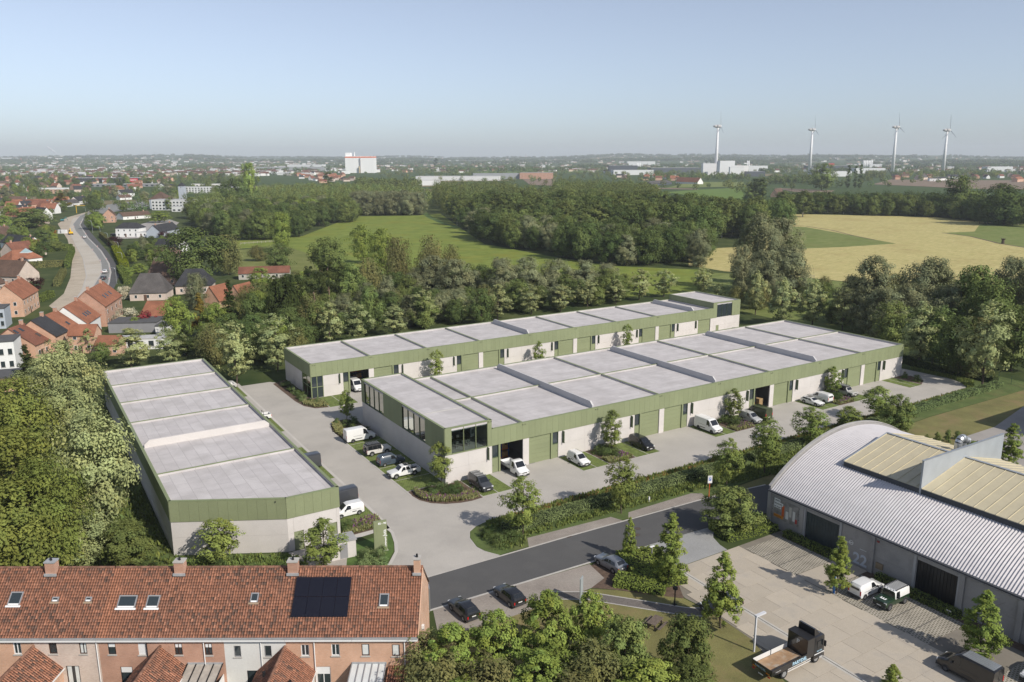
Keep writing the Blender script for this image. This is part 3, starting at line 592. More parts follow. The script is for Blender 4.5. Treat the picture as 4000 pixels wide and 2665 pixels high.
hl=['red brick terraced house at the far left end of the front row','pale pink brick terraced house in the front row','red brown brick terraced house with large roof windows in the front row','red brown brick terraced house next to the white rendered one','white rendered terraced house in the front row','orange brick terraced house carrying black solar panels','orange brick end terraced house with the bare side gable by the road']
skyl=[[(-48.68,.45,-47.48,.64)],[(-44.51,.50,-43.88,.565),(-41.29,.50,-40.69,.565)],[(-38.06,.41,-36.31,.585),(-35.3,.41,-34.1,.585)],[],[(-25.34,.482,-24.59,.617)],[],[(-12.87,.42,-11.96,.6)]]
M_soffit=M_white
for i in range(7):
    a,b=bd[i],bd[i+1]; T=thing('terraced_house',hl[i],'house',C(a,YE),RZ,'terraced houses of the front row'); Wd=b-a; L=lambda x:x-a
    m=MB(); holes=[(L(q[0]),q[1],L(q[2]),q[3]) for q in wins[i]]
    holed(m,0,Wd,0,ZE-.1,holes,.25); MB().add([(Wd,9.95,0),(0,9.95,0),(0,9.95,ZE-.1),(Wd,9.95,ZE-.1)],[(0,1,2,3)]).build('front_wall',wallm[i],T)
    if i==6: MB().add([(Wd,.25,0),(Wd,9.95,0),(Wd,9.95,ZE-.1),(Wd,5.1,ZR-.15),(Wd,.25,ZE-.1)],[(0,1,2,3,4)]).build('gable_wall',wallm[i],T)
    m.build('wall',wallm[i],T)
    for q in wins[i]: winpart(T,L(q[0])+.005,q[1]+.005,L(q[2])-.005,q[3]-.005,.25,q[4],q[5],sill=q[1]>2)
    rf=MB(); rf.add([(0,0,ZE-.05),(Wd,0,ZE-.05),(Wd,5.1,ZR-.05),(0,5.1,ZR-.05),(0,10.2,ZE-.05),(Wd,10.2,ZE-.05)],[(0,1,2,3),(3,2,5,4)]); rf=rf.build('roof',M_brickred,T)
    nx=round(Wd/.25); ns=round(SL/.29)
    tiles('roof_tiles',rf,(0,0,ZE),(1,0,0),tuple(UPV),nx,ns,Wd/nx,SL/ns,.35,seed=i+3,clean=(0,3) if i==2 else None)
    nr=round(Wd/.42)
    for k in range(nr): 
        o=put('ridge_tile',bpy.data.meshes.get('ridge_tile') or MB().tube((0,0,0),(.40,0,.012),.13,.14,8).mesh('ridge_tile',mat('ridge_clay',(.21,.11,.075),.9,.3,3,objvar=.3)),rf,(k*.42,5.1,ZR+.0))
    g=MB().box((0,-.16,ZE-.16),(Wd-.01,.02,ZE-.02)).build('gutter',M_gutter,T); MB().box((0,-.10,ZE-.42),(Wd-.02,.24,ZE-.165)).build('eaves_board',M_soffit,T)
    px_={1:[5.9],2:[4.6],3:[3.4],4:[3.5],5:[2.7],6:[4.9]}.get(i,[])
    for x in px_: MB().tube((x,.16,0),(x,.16,ZE-.43),.05,.05,8).build('downpipe',M_dark if i==2 else M_white,T)
    for (x0,s0,x1,s1) in skyl[i]:
        S=MB(); e0=Vector((0,0,ZE))+UPV*(s0*SL); nrm=Vector((0,-UPV.z,UPV.y))
        def slab(n,mm,xa,sa,xb,sb,h0,h1,par):
            mm_=MB(); P=[]
            for h in(h0,h1):
                for x,s in((xa,sa),(xb,sa),(xb,sb),(xa,sb)): P.append(Vector((L(x),0,ZE))+UPV*(s*SL)+nrm*h)
            mm_.add(P,[(0,3,2,1),(4,5,6,7),(0,1,5,4),(1,2,6,5),(2,3,7,6),(3,0,4,7)]); return mm_.build(n,mm,par)
        s=slab('roof_window',M_glass,x0+.1,s0+.02,x1-.1,s1-.015,.07,.13,T); 
        slab('window_frame',M_grey,x0,s0,x0+.1,s1,.05,.16,s); slab('window_frame',M_grey,x1-.1,s0,x1,s1,.05,.16,s); slab('window_frame',M_grey,x0+.1,s1-.018,x1-.1,s1,.05,.16,s); slab('window_frame',M_white if Wd else 0,x0+.1,s0,x1-.1,s0+.022,.05,.15,s); slab('lead_flashing',M_white if i in(0,2) else mat('pale_flashing',(.30,.22,.15),.8,.1),x0-.15,s0-.03,x1+.1,s0-.002,.06,.085,s)
    if i==5:
        pv=thing('solar_array','black solar panel array of eight modules on the orange tiled roof','solar array',T.location,RZ); nrm=Vector((0,-UPV.z,UPV.y)); mv=mat('black_solar_cell',(.008,.008,.014),.12,.05,spec=.6)
        for r_ in range(2):
            for c_ in range(4):
                x0,x1=-21.15+c_*1.35,-21.15+(c_+1)*1.35-.025; s0,s1=.272+r_*.286,.272+(r_+1)*.286-.005
                P=[Vector((L(x),0,ZE))+UPV*(s*SL)+nrm*h for h in(.14,.19) for x,s in((x0,s0),(x1,s0),(x1,s1),(x0,s1))]
                q=MB(); q.add(P,[(0,3,2,1),(4,5,6,7),(0,1,5,4),(1,2,6,5),(2,3,7,6),(3,0,4,7)]); q.build('solar_panel',mv,pv)
    if i in(0,2,4,6):
        x=Wd-.1 if i!=6 else Wd-.45; chimney(T,x,4.75,ZR-.75,ZR+.85 if i!=6 else ZR+1.1,M_brickred if i!=6 else M_brick,.95 if i!=6 else .6,.8,M_gutter if i==0 else None)
    if i==6:   # verge of the gable
        v_=MB(); v_.add([(Wd,-.05,ZE-.06),(Wd+.1,-.05,ZE-.06),(Wd+.1,5.1,ZR+.02),(Wd,5.1,ZR+.02),(Wd,10.2,ZE-.06),(Wd+.1,10.2,ZE-.06)],[(0,1,2,3),(3,2,5,4)]); v_.build('gable_verge',M_brick,T)
        box('wall_lamp',T,M_white,(Wd+.01,3.0,ZE-1.2),(Wd+.25,3.35,ZE-.75))
# rear annexes of the terrace
def annex(label,xr,zr,hw,ze,n,wm,clean=False,len_=6.0):
    T=thing('rear_annex',label,'annex',C(xr,YE+.25),RZ,'rear annexes of the terrace'); sl=math.hypot(hw,zr-ze); 
    m=MB(); m.add([(-hw+.15,-len_,0),(hw-.15,-len_,0),(hw-.15,-len_,ze),(0,-len_,zr-.1),(-hw+.15,-len_,ze)],[(0,1,2,3,4)]); m.add([(hw-.15,-len_,0),(hw-.15,0,0),(hw-.15,0,ze),(hw-.15,-len_,ze)],[(0,1,2,3)]); m.add([(-hw+.15,0,0),(-hw+.15,-len_,0),(-hw+.15,-len_,ze),(-hw+.15,0,ze)],[(0,1,2,3)]); m.build('wall',wm,T)
    rf=MB(); rf.add([(-hw,-len_-.15,ze),(0,-len_-.15,zr-.03),(hw,-len_-.15,ze),(-hw,-.01,ze),(0,-.01,zr-.03),(hw,-.01,ze)],[(0,1,4,3),(1,2,5,4)]); rf=rf.build('roof',M_brickred,T)
    nx=round(len_/.25); ns=round(sl/.31)
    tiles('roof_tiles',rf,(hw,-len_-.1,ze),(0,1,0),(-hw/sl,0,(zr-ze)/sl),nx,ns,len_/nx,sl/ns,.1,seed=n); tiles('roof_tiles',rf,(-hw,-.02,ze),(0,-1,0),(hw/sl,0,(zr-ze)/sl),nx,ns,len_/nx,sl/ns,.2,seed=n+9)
    for k in range(int(len_/.4)): put('ridge_tile',bpy.data.meshes['ridge_tile'],rf,(0,-.02-k*.41,zr+.0),-1.5708)
    MB().box((hw-.05,-len_,ze-.14),(hw+.1,-.02,ze-.02)).build('gutter',M_white,T); 
    return T
annex('orange tiled rear annex behind the pale pink terraced house',-45.37,5.0,2.55,2.65,31,M_brick); annex('orange tiled rear annex behind the red brown terraced houses',-33.37,4.95,2.45,2.7,32,M_brick)
a_=annex('orange tiled rear annex between the white house and the solar panel house',-21.57,4.9,2.75,2.3,33,M_render); MB().tube((1.5,-4.0,2.9),(1.5,-4.0,4.1),.12,.12,8).build('flue_pipe',M_dark,a_); MB().tube((-1.1,-3.2,3.2),(-1.1,-3.2,4.4),.15,.15,8).build('flue_pipe',M_dark,a_)
def veranda(label,x0,x1,zt,n,m1,m2):
    T=thing('veranda',label,'veranda',C(x0,YE+.25),RZ); Wd=x1-x0; w=Wd/n
    for i in range(n):
        q=MB(); q.add([(i*w+.04,-5,zt-1.1),((i+1)*w-.04,-5,zt-1.1),((i+1)*w-.04,-.02,zt),(i*w+.04,-.02,zt)],[(0,1,2,3)]); q.build('roof_panel',m1,T)
    for i in range(n+1): MB().box((-.03,-5.05,0),(.03,0,.09)).build('glazing_bar',m2,T,loc=(i*w,0,0)) if False else None
    for i in range(n+1):
        q=MB(); q.add([(i*w-.035,-5,zt-1.1),(i*w+.035,-5,zt-1.1),(i*w+.035,0,zt),(i*w-.035,0,zt),(i*w-.035,-5,zt-1.0),(i*w+.035,-5,zt-1.0),(i*w+.035,0,zt+.1),(i*w-.035,0,zt+.1)],[(4,5,6,7),(0,1,5,4),(1,2,6,5),(2,3,7,6),(3,0,4,7)]); q.build('glazing_bar',m2,T)
    MB().box((0,-.1,zt-.01),(Wd,.0,zt+.16)).build('top_flashing',M_gutter,T); MB().box((0,-5.05,0),(Wd,-5,zt-1.1)).build('front_wall',M_white,T); MB().box((Wd-.05,-5,0),(Wd,-.02,zt-1.1)).build('side_wall',M_white,T)
veranda('grey sheet veranda roof behind the red brown terraced house',-30.95,-27.6,3.05,4,mat('weathered_sheet',(.36,.33,.29),.5,.2,1.5),M_dark)
veranda('pale glazed veranda roof behind the end terraced house',-15.3,-12.05,3.05,5,mat('polycarbonate_sheet',(.55,.57,.57),.25,.08,1),M_grey)
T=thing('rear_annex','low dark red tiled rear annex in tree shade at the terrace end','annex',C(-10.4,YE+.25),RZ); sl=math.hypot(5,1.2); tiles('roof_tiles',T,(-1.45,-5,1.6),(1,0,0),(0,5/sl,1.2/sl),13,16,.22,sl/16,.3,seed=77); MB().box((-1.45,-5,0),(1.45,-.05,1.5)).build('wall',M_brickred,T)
# ------------------------------------------------------------------ arched warehouse on the right
AW=thing('arched_warehouse','grey concrete warehouse with a corrugated metal barrel roof and cream roof lanterns','warehouse')
UW,VG,VE,EV=85.4,69.3,16.0,5.25; AC=101.9; AR=25.7; AZ=-14.4
arcz=lambda u:AZ+math.sqrt(AR*AR-(u-AC)**2)
u_end=2*AC-UW-.9
M_corr=mat('corrugated_galvanised_sheet',(.52,.50,.505),.5,.06,.6,metal=.25,spec=.4); M_wconc=mat('grey_cast_concrete',(.30,.29,.28),.85,.12,.4,.08,10,stain=(.22,.215,.21),stain_amt=.6,stain_scale=.5); M_cream=mat('cream_standing_seam',(.50,.445,.31),.5,.06,.6,.05,5); M_fins=mat('zinc_fin_sheet',(.40,.43,.46),.45,.08,.5,metal=.3)
# corrugated barrel: profile along v, swept over the arc
nu=26; dv=.055; pitch=.36; vs=[]; nv=int((VG-.25-VE)/pitch*4)
V_=[];F_=[]
us=[UW-.35+(u_end-UW+.5)*i/nu for i in range(nu+1)]
for i,u in enumerate(us):
    z=arcz(u) if u>UW+1e-6 else arcz(UW)-(UW-u)*.75
    slope=-(u-AC)/math.sqrt(AR*AR-(u-AC)**2); n=Vector((-slope,0,1)).normalized()
    for j in range(nv+1):
        v=VG-.25-j*pitch/4; h=(0,.05,.10,.05)[j%4]; V_.append((u+n.x*h,v,z+n.z*h-.12))
for i in range(nu):
    for j in range(nv):
        a=i*(nv+1)+j; F_.append((a,a+1,a+nv+2,a+nv+1))
mm=MB(); mm.v=V_; mm.f=[f[::-1] for f in F_]; mm.m=[0]*len(F_); mm.build('corrugated_roof',M_corr,AW)
# gable wall with raised kerb
g=MB(); pts=[(UW,0)]+[(UW,arcz(UW)+.0)]+[(u,arcz(u)+.335) for u in np.linspace(UW,u_end,28)]+[(u_end,0)]
n=len(pts); g.add([(p[0],VG,p[1]) for p in pts]+[(p[0],VG-.25,p[1]) for p in pts],[tuple(range(n)),tuple(range(2*n-1,n-1,-1))]+[(i,n+i,n+(i+1)%n,(i+1)%n) for i in range(n)]); g.build('gable_wall',M_wconc,AW)
g=MB(); U=np.linspace(UW-.02,u_end,36)
for a,b in zip(U,U[1:]): g.add([(a,VG-.32,arcz(a)+.34),(b,VG-.32,arcz(b)+.34),(b,VG+.12,arcz(b)+.34),(a,VG+.12,arcz(a)+.34),(a,VG-.32,arcz(a)+.42),(b,VG-.32,arcz(b)+.42),(b,VG+.12,arcz(b)+.42),(a,VG+.12,arcz(a)+.42)],[(0,3,2,1),(4,5,6,7),(0,1,5,4),(2,3,7,6)])
g.build('gable_coping',mat('pale_coping',(.40,.385,.365),.9,.15,.8),AW)
g=MB(); g.box((UW-.42,VE,EV-.22),(UW-.05,VG-.1,EV-.02)); g.build('eaves_gutter',mat('dark_gutter',(.055,.06,.07),.5,.1),AW)
# side wall bays between pilasters
pil=[69.0,63.6,53.2,42.2,36.0,25.5]; M_gd=mat('teal_ribbed_door',(.035,.05,.055),.35,.2,1.0); M_gd2=mat('black_ribbed_door',(.012,.013,.015),.35,.1)
for v in pil: box('pilaster',AW,M_wconc,(UW-.22,v-.28,0),(UW+.1,v+.28,EV-.23))
def wseg(v1_,v0_,z0=0,z1=EV-.23,nn='wall_panel',m=M_wconc,off=0): return box(nn,AW,m,(UW+off,v0_+.008,z0+.008),(UW+.25+off,v1_-.008,z1-.008))
wseg(68.72,63.88); 
for v1_,v0_,mm_ in((63.1,57.9,M_gd),(47.6,42.7,M_gd2)):
    d=wseg(v1_,v0_,0,4.3,'sliding_door',mm_,.18); n=12; w=(v1_-v0_)/n
    for k in range(n): box('door_rib',d,mm_,(-.17,-(v1_-v0_)/2+k*w+.05,-2.1),(-.125,-(v1_-v0_)/2+k*w+.22,2.1))
    wseg(v1_,v0_,4.3)
    box('door_pier',AW,mat('pale_pier',(.36,.36,.36),.85,.1),(UW-.12,v1_,0),(UW+.2,v1_+.32,EV-.24))
    box('door_pier',AW,MATS['pale_pier'],(UW-.12,v0_-.32,0),(UW+.2,v0_,EV-.24))
for a,b in((57.55,53.5),(52.9,47.95),(41.9,36.3),(35.7,25.8)):
    wseg(a,b,0,2.3); wseg(a,b,2.3)
g=MB(); g.box((UW+.3,VE,0),(u_end,VE+.2,5)); g.box((u_end-.2,VE,0),(u_end,VG-.3,arcz(u_end))); g.build('rear_walls',M_wconc,AW)
# cream lanterns and zinc fin walls
def lantern(va,vb):
    ul,ur,ud=92.2,101.5,110.6; zl,zr_=9.95,12.2
    o=MB(); o.add([(ul,vb,zl),(ur,vb,zr_),(ur,va,zr_),(ul,va,zl),(ud,vb,zl),(ud,va,zl)],[(0,1,2,3),(2,1,4,5)]); o.add([(ul,va,zl),(ur,va,zr_),(ud,va,zl),(ud,va,8.6),(ul,va,8.6)],[(0,1,2,3,4)]); o.add([(ul,vb,8.6),(ul,vb,zl),(ul,va,zl),(ul,va,8.6)],[(0,1,2,3)]); o.add([(ud,vb,8.6),(ud,va,8.6),(ud,va,zl),(ud,vb,zl)],[(0,1,2,3)]); o=o.build('lantern_roof',M_cream,AW)
    n=int((va-vb)/1.27)
    for i in range(n+1):
        v=va-.03-i*1.27
        q=MB()
        for (x0,z0,x1,z1) in((ul-.05,zl,ur,zr_),(ur,zr_,ud+.05,zl)):
            q.add([(x0,v-.035,z0-.02),(x1,v-.035,z1-.02),(x1,v+.035,z1-.02),(x0,v+.035,z0-.02),(x0,v-.02,z0+.07),(x1,v-.02,z1+.07),(x1,v+.02,z1+.07),(x0,v+.02,z0+.07)],[(0,3,2,1),(4,5,6,7),(0,1,5,4),(1,2,6,5),(2,3,7,6),(3,0,4,7)])
        q.build('standing_seam',M_cream,o)
    q=MB(); q.add([(ur-.25,vb,zr_+.05),(ur,vb,zr_+.14),(ur+.25,vb,zr_+.05),(ur-.25,va+.05,zr_+.05),(ur,va+.05,zr_+.14),(ur+.25,va+.05,zr_+.05)],[(0,1,4,3),(1,2,5,4)]); q.build('ridge_cap',M_fins,o)
    q=MB(); q.add([(ul-.06,va,zl-.1),(ur,va,zr_-.1),(ur,va+.16,zr_-.1),(ul-.06,va+.16,zl-.1),(ul-.06,va,zl+.12),(ur,va,zr_+.12),(ur,va+.16,zr_+.12),(ul-.06,va+.16,zl+.12)],[(0,1,2,3),(4,7,6,5),(0,4,5,1),(1,5,6,2),(2,6,7,3),(3,7,4,0)]); q.build('verge_trim',M_fins,o)
    q=MB().box((ul-.12,vb,8.6),(ul-.02,va,zl-.06)).build('lantern_side',mat('dark_gutter',(.055,.06,.07)),o)
lantern(62.8,52.15); lantern(51.85,30.5); lantern(30.2,18)
for v in(52.0,30.35): 
    o=box('fin_wall',AW,M_fins,(92.1,v-.12,9.3),(110.6,v+.12,13.55)); box('fin_coping',o,M_galv,(-9.3,-.16,2.125),(9.3,.16,2.2))
# rooftop duct and vent
t=thing('roof_duct','shiny bent metal ventilation duct on the cream roof','duct',(104.6,54.6,11.3)); t.scale=(.78,.78,.78); 
for dx,r in((0,.62),(1.6,.55)):
    MB().tube((dx,0,-.3),(dx,0,.35),r+.03,r+.03,14).build('duct_collar',M_dark,t); MB().tube((dx,0,.35),(dx,0,1.5),r,r,14).build('duct_riser',M_galv,t,smooth=False)
q=MB(); P=[Vector((0,0,1.45)),Vector((0,0,1.8)),Vector((.18,-.02,2.2)),Vector((.6,-.05,2.5)),Vector((1.15,-.1,2.5)),Vector((1.55,-.12,2.2)),Vector((1.9,-.3,1.9)),Vector((2.3,-.4,1.85))]
for a,b in zip(P,P[1:]): q.tube(a,b,.62,.60,14)
q.build('duct_elbow',M_galv,t)
t=thing('roof_vent','small capped roof vent on the cream roof slope','vent',(97.5,53.6,11.2)); MB().tube((0,0,-.3),(0,0,.75),.22,.22,10).build('vent_pipe',M_galv,t); MB().tube((0,0,.75),(0,0,1.0),.42,.05,10).build('vent_cap',M_galv,t)
t=thing('hall','grey hall whose shadow falls across the lawn at the right edge','hall',(157.5,46,0)); box('wall',t,M_wconc,(0,0,0),(45,20.5,9)); box('roof',t,M_kerb,(-.2,-.2,9),(45.2,20.7,9.3))
# ------------------------------------------------------------------ lettering
def text(name,parent,s,size,loc,rot,m,align='LEFT',ext=.006,bold=0.0,sx=1.0):
    cu=bpy.data.curves.new(name,'FONT'); cu.body=s; cu.size=size; cu.extrude=ext; cu.align_x=align; cu.offset=bold; cu.resolution_u=3
    tmp=bpy.data.objects.new(name,cu); COL.objects.link(tmp); bpy.context.view_layer.update()
    me=bpy.data.meshes.new_from_object(tmp.evaluated_get(bpy.context.evaluated_depsgraph_get())); bpy.data.objects.remove(tmp)
    me.materials.clear(); me.materials.append(m); o=bpy.data.objects.new(name,me); link(o,parent); o.location=loc; o.rotation_euler=rot; o.scale=(sx,1,1); return o
M_lw=mat('white_lettering',(.75,.76,.76),.6,0); M_lgrey=mat('grey_lettering',(.46,.50,.56),.6,.03); M_lk=mat('black_lettering',(.02,.02,.022),.6,0)
rw=(R_(90),0,R_(-90))        # reads on a wall that faces -X
text('house_number',AW,'22',2.0,(UW-.012,55.75,.35),rw,M_lgrey,ext=.004,bold=.05); text('wall_lettering',AW,'opticapret',.28,(UW-.012,57.4,2.55),rw,M_lw); text('wall_lettering',AW,'kantoren',.25,(UW-.012,54.9,2.35),rw,M_lw); 
box('wall_mailbox',AW,mat('bronze_box',(.22,.17,.11),.5,.1),(UW-.2,51.6,1.0),(UW,52.5,1.75)); box('wall_alarm',AW,mat('red_box',(.25,.03,.03),.5,.1),(UW-.12,52.4,4.3),(UW,52.7,4.5))
q=MB()
for i in range(14):
    a0,a1=2*math.pi*i/14,2*math.pi*(i+1)/14; q.add([(0,.30*math.cos(a0),.30*math.sin(a0)),(0,.30*math.cos(a1),.30*math.sin(a1)),(0,.25*math.cos(a1),.25*math.sin(a1)),(0,.25*math.cos(a0),.25*math.sin(a0))],[(0,1,2,3)])
q.box((-.002,-.28,-.04),(0,.28,.04)); q.build('wall_emblem',M_lw,AW,loc=(UW-.01,56.15,2.75))
# banner on the wall
t=thing('banner','office letting banner with orange and white print hung on the warehouse wall','banner',(UW-.03,66.3,2.95)); box('banner_sheet',t,mat('banner_print_grey',(.26,.25,.24),.6,.45,1.1),(-.02,-2.1,-1.45),(0,2.1,1.45))
for s,y,z,w,h,m_ in(('Leuke',1.95,.95,1.0,.42,M_lw),('kantoren',1.95,.50,1.5,.42,M_lw),('te huur',1.95,.05,1.2,.42,M_lw)):
    p=box('print_block',t,m_,(-.032,y-w,z),(-.022,y,z+h)); text('banner_lettering',t,s,.36,(-.04,y-.06,z+.1),rw,M_lk,ext=.003,bold=.006)
for y0,z0,y1,z1,c in((.2,-.9,.6,.7,(.55,.11,.03)),(-1.6,-.9,-1.2,.5,(.6,.6,.58)),(-.5,-1.0,-.05,.1,(.6,.6,.58)),(-1.0,-.5,-.6,.9,(.5,.48,.44)),(.3,-1.3,1.9,-.85,(.60,.24,.03)),(-1.95,-1.1,-1.65,-.5,(.4,.05,.05))): box('print_block',t,mat('print_%d'%int(c[0]*100+c[1]*10+y0*3),c,.6,.1),(-.03,y0,z0),(-.0215,y1,z1))
text('banner_lettering',t,'officeworks.be',.2,(-.04,1.8,-1.15),rw,M_lk,ext=.003)
for y in(-2.25,2.25):
    for z in(-1.2,-.4,.4,1.2): box('banner_tie',t,M_dark,(-.015,min(y,y*.93),z-.02),(0,max(y,y*.93),z+.02))
# ------------------------------------------------------------------ street furniture
t=thing('totem_sign','tall sage green totem sign by the yard entrance','sign',(36.6,90.7,0),R_(-12)); box('sign_panel',t,M_green,(-.85,-.16,0),(.85,.16,4.25)); box('plinth',t,M_kerb,(-.95,-.25,-.02),(.95,.25,.06))
text('sign_number',t,'82 - 90',.36,(.78,-.165,3.8),(R_(90),0,0),M_lw,'RIGHT',bold=.012)
text('sign_lettering',t,'Juta',.62,(.66,-.165,1.75),(0,R_(-90),R_(90)),M_lw) if False else None
def vtext(s,size,x,z,y=-.165): 
    o=text('sign_lettering',t,s,size,(x,y,z),(0,0,0),M_lw,bold=.01); o.rotation_mode='QUATERNION'; o.rotation_quaternion=Matrix(((0,-1,0),(0,0,-1),(1,0,0))).to_quaternion(); return o
vtext('Juta',.60,.72,2.1); vtext('Bedrijvenpark',.26,.70,.55)
t=thing('transformer_cabinet','pale concrete transformer cabinet with a grey flat lid behind the small tree','cabinet',(31.9,92.3,0),R_(-6)); box('cabinet_body',t,M_conc,(-1.6,-1.1,0),(1.6,1.1,2.35)); box('cabinet_lid',t,mat('grey_lid',(.33,.33,.33),.8,.1),(-1.72,-1.22,2.36),(1.72,1.22,2.5)); box('cabinet_door',t,M_grey,(-.5,-1.13,.1),(.5,-1.105,2.1))
for i,(u,v,l) in enumerate(((31.0,97.9,0),)): pass
b_=G(2769,1941.5); t=thing('parking_sign','blue and white parking sign on an orange red post beside the road','sign',(b_.x,b_.y,0),R_(-20)); MB().tube((0,0,0),(0,0,2.6),.06,.06,8).build('post',mat('orange_red_post',(.62,.10,.03),.5,.05),t); box('sign_plate',t,M_white,(-.35,-.09,2.25),(.35,-.065,3.45)); box('blue_field',t,mat('sign_blue',(.02,.10,.42),.5,0),(-.2,-.098,2.65),(.2,-.091,3.15)); text('sign_letter',t,'P',.44,(-.12,-.1,2.75),(R_(90),0,0),M_lw,ext=.002,bold=.012); text('sign_letter',t,'parking',.14,(-.25,-.092,3.24),(R_(90),0,0),M_lk,ext=.002)
b_=G(2944.8,2546.6); t=thing('lamp_post','square white lamp post with a short arm beside the black truck','lamp post',(b_.x,b_.y,0),0); box('pole',t,mat('pale_grey_paint',(.55,.56,.58),.5,.04),(-.08,-.08,0),(.08,.08,4.2)); box('arm',t,MATS['pale_grey_paint'],(-.12,-.16,4.05),(1.3,.16,4.22)); box('lamp_lens',t,mat('lamp_lens',(.6,.6,.55),.3,0),(.3,-.1,4.03),(1.2,.1,4.045))
for (px,py,h,l) in((2635,2362,1.9,'dark square lamp post at the edge of the clipped hedge'),(2667,2672,1.6,'dark square lamp post among the shrubs at the bottom edge')):
    b_=G(px,py); t=thing('bollard_lamp',l,'lamp post',(b_.x,b_.y,0)); box('post',t,M_dark,(-.05,-.05,0),(.05,.05,h)); box('lamp_head',t,M_dark,(-.2,-.2,h),(.2,.2,h+.35)); box('foot_plate',t,M_dark,(-.25,-.25,0),(.25,.25,.04))
b_=G(2545,2190); t=thing('low_lamp','white topped low lamp among the hedge beside the driveway','lamp post',(b_.x,b_.y,0)); MB().tube((0,0,0),(0,0,1.9),.07,.07,8).build('post',M_grey,t); box('lamp_head',t,M_white,(-.35,-.12,1.9),(.35,.12,2.0))
b_=G(3256,2318); t=thing('blue_sign','narrow blue information sign beside the young tree on the slab yard','sign',(b_.x,b_.y,0),R_(60)); box('sign_panel',t,mat('bright_blue_sign',(.03,.17,.5),.4,.05),(-.2,-.04,0),(.2,.04,2.2)); vtext('parking',.3,.1,.4,-.045)
b_=G(2270,2355); t=thing('info_panel','slim grey upright panel beside the brick parking bays','panel',(b_.x,b_.y,0),R_(35)); box('panel',t,mat('panel_grey',(.30,.33,.34),.5,.05),(-.45,-.06,0),(.45,.06,3.2)); box('base',t,M_kerb,(-.5,-.1,0),(.5,.1,.05))
b_=G(1678,2385); t=thing('fence_panel','slim pale sign panel standing beside the end gable','panel',(b_.x,b_.y,0),R_(70)); box('panel',t,M_galv,(-.5,-.05,.3),(.5,.05,3.0)); box('post',t,M_galv,(-.45,.05,0),(-.35,.12,3.0))
for i,(px,py) in enumerate(((2535,1960),)):
    b_=G(px,py); t=thing('marker_post','small white marker post on the verge by the layby','marker post',(b_.x,b_.y,0)); box('post',t,M_white,(-.1,-.1,0),(.1,.1,.75)); box('post_cap',t,M_kerb,(-.11,-.11,.75),(.11,.11,.8))
for i,(px,py,l) in enumerate(((2491,2066,'round manhole cover in the road nearer the far kerb'),(2489,2090,'round manhole cover in the road nearer the driveway'))):
    b_=G(px,py); t=thing('manhole_cover',l,'manhole cover',(b_.x,b_.y,.022)); MB().tube((0,0,0),(0,0,.006),.42,.42,18).build('ring',mat('cast_iron_rim',(.05,.045,.04),.7,.2),t); MB().tube((0,0,.006),(0,0,.009),.36,.36,18).build('lid',mat('cast_iron',(.09,.07,.06),.7,.2,4),t)
b_=G(2223,2097); t=thing('road_drain','rusty rectangular drain grating at the road kerb','drain',(b_.x,b_.y,.022)); box('grating',t,mat('rust',(.10,.05,.035),.9,.2,4),(-.4,-.15,0),(.4,.15,.012))
for k in range(5): box('grating_bar',t,M_dark,(-.34+k*.16,-.12,.012),(-.28+k*.16,.12,.018))
b_=G(2558,2447); t=thing('picnic_table','weathered wooden picnic table half hidden by shrubs','picnic table',(b_.x,b_.y,0),R_(20)); mw=mat('weathered_wood',(.14,.11,.09),.9,.2,3)
for k in range(7): box('plank',t,mw,(-1.0,-.52+k*.15,.74),(1.0,-.39+k*.15,.78))
for y in(-.95,.95): box('bench_plank',t,mw,(-1.0,y-.14,.42),(1.0,y+.14,.46))
for x in(-.75,.75): box('leg_frame',t,mw,(x-.05,-.9,.36),(x+.05,.9,.42)); box('leg',t,mw,(x-.05,-.45,0),(x+.05,-.3,.74)); box('leg',t,mw,(x-.05,.3,0),(x+.05,.45,.74))
for i,(px,py,l) in enumerate(((3089,2082,'small white number plate on the hedge below the banner'),(3154,2112,'small white number plate on the hedge at the teal door'),(3224,2148,'small white number plate on the hedge before the young tree'),(3610,2342,'small white number plate on the hedge at the black door'),(3705,2389,'small white number plate on the hedge right of the black door'))):
    b_=G(px,py,.55); t=thing('bay_plate',l,'plate',(b_.x,b_.y,.3)); box('plate',t,M_white,(-.02,-.3,.3),(.0,.3,.42)); box('stake',t,M_grey,(.0,-.02,-.3),(.03,.02,.4))
b_=G(3129,2100); t=thing('waste_bin','small dark bin against the warehouse wall beside the banner','bin',(85.1,63.4,0)); MB().tube((0,0,0),(0,0,.8),.22,.26,10).build('bin_body',M_dark,t); MB().tube((0,0,.8),(0,0,.95),.27,.12,10).build('bin_lid',M_grey,t)
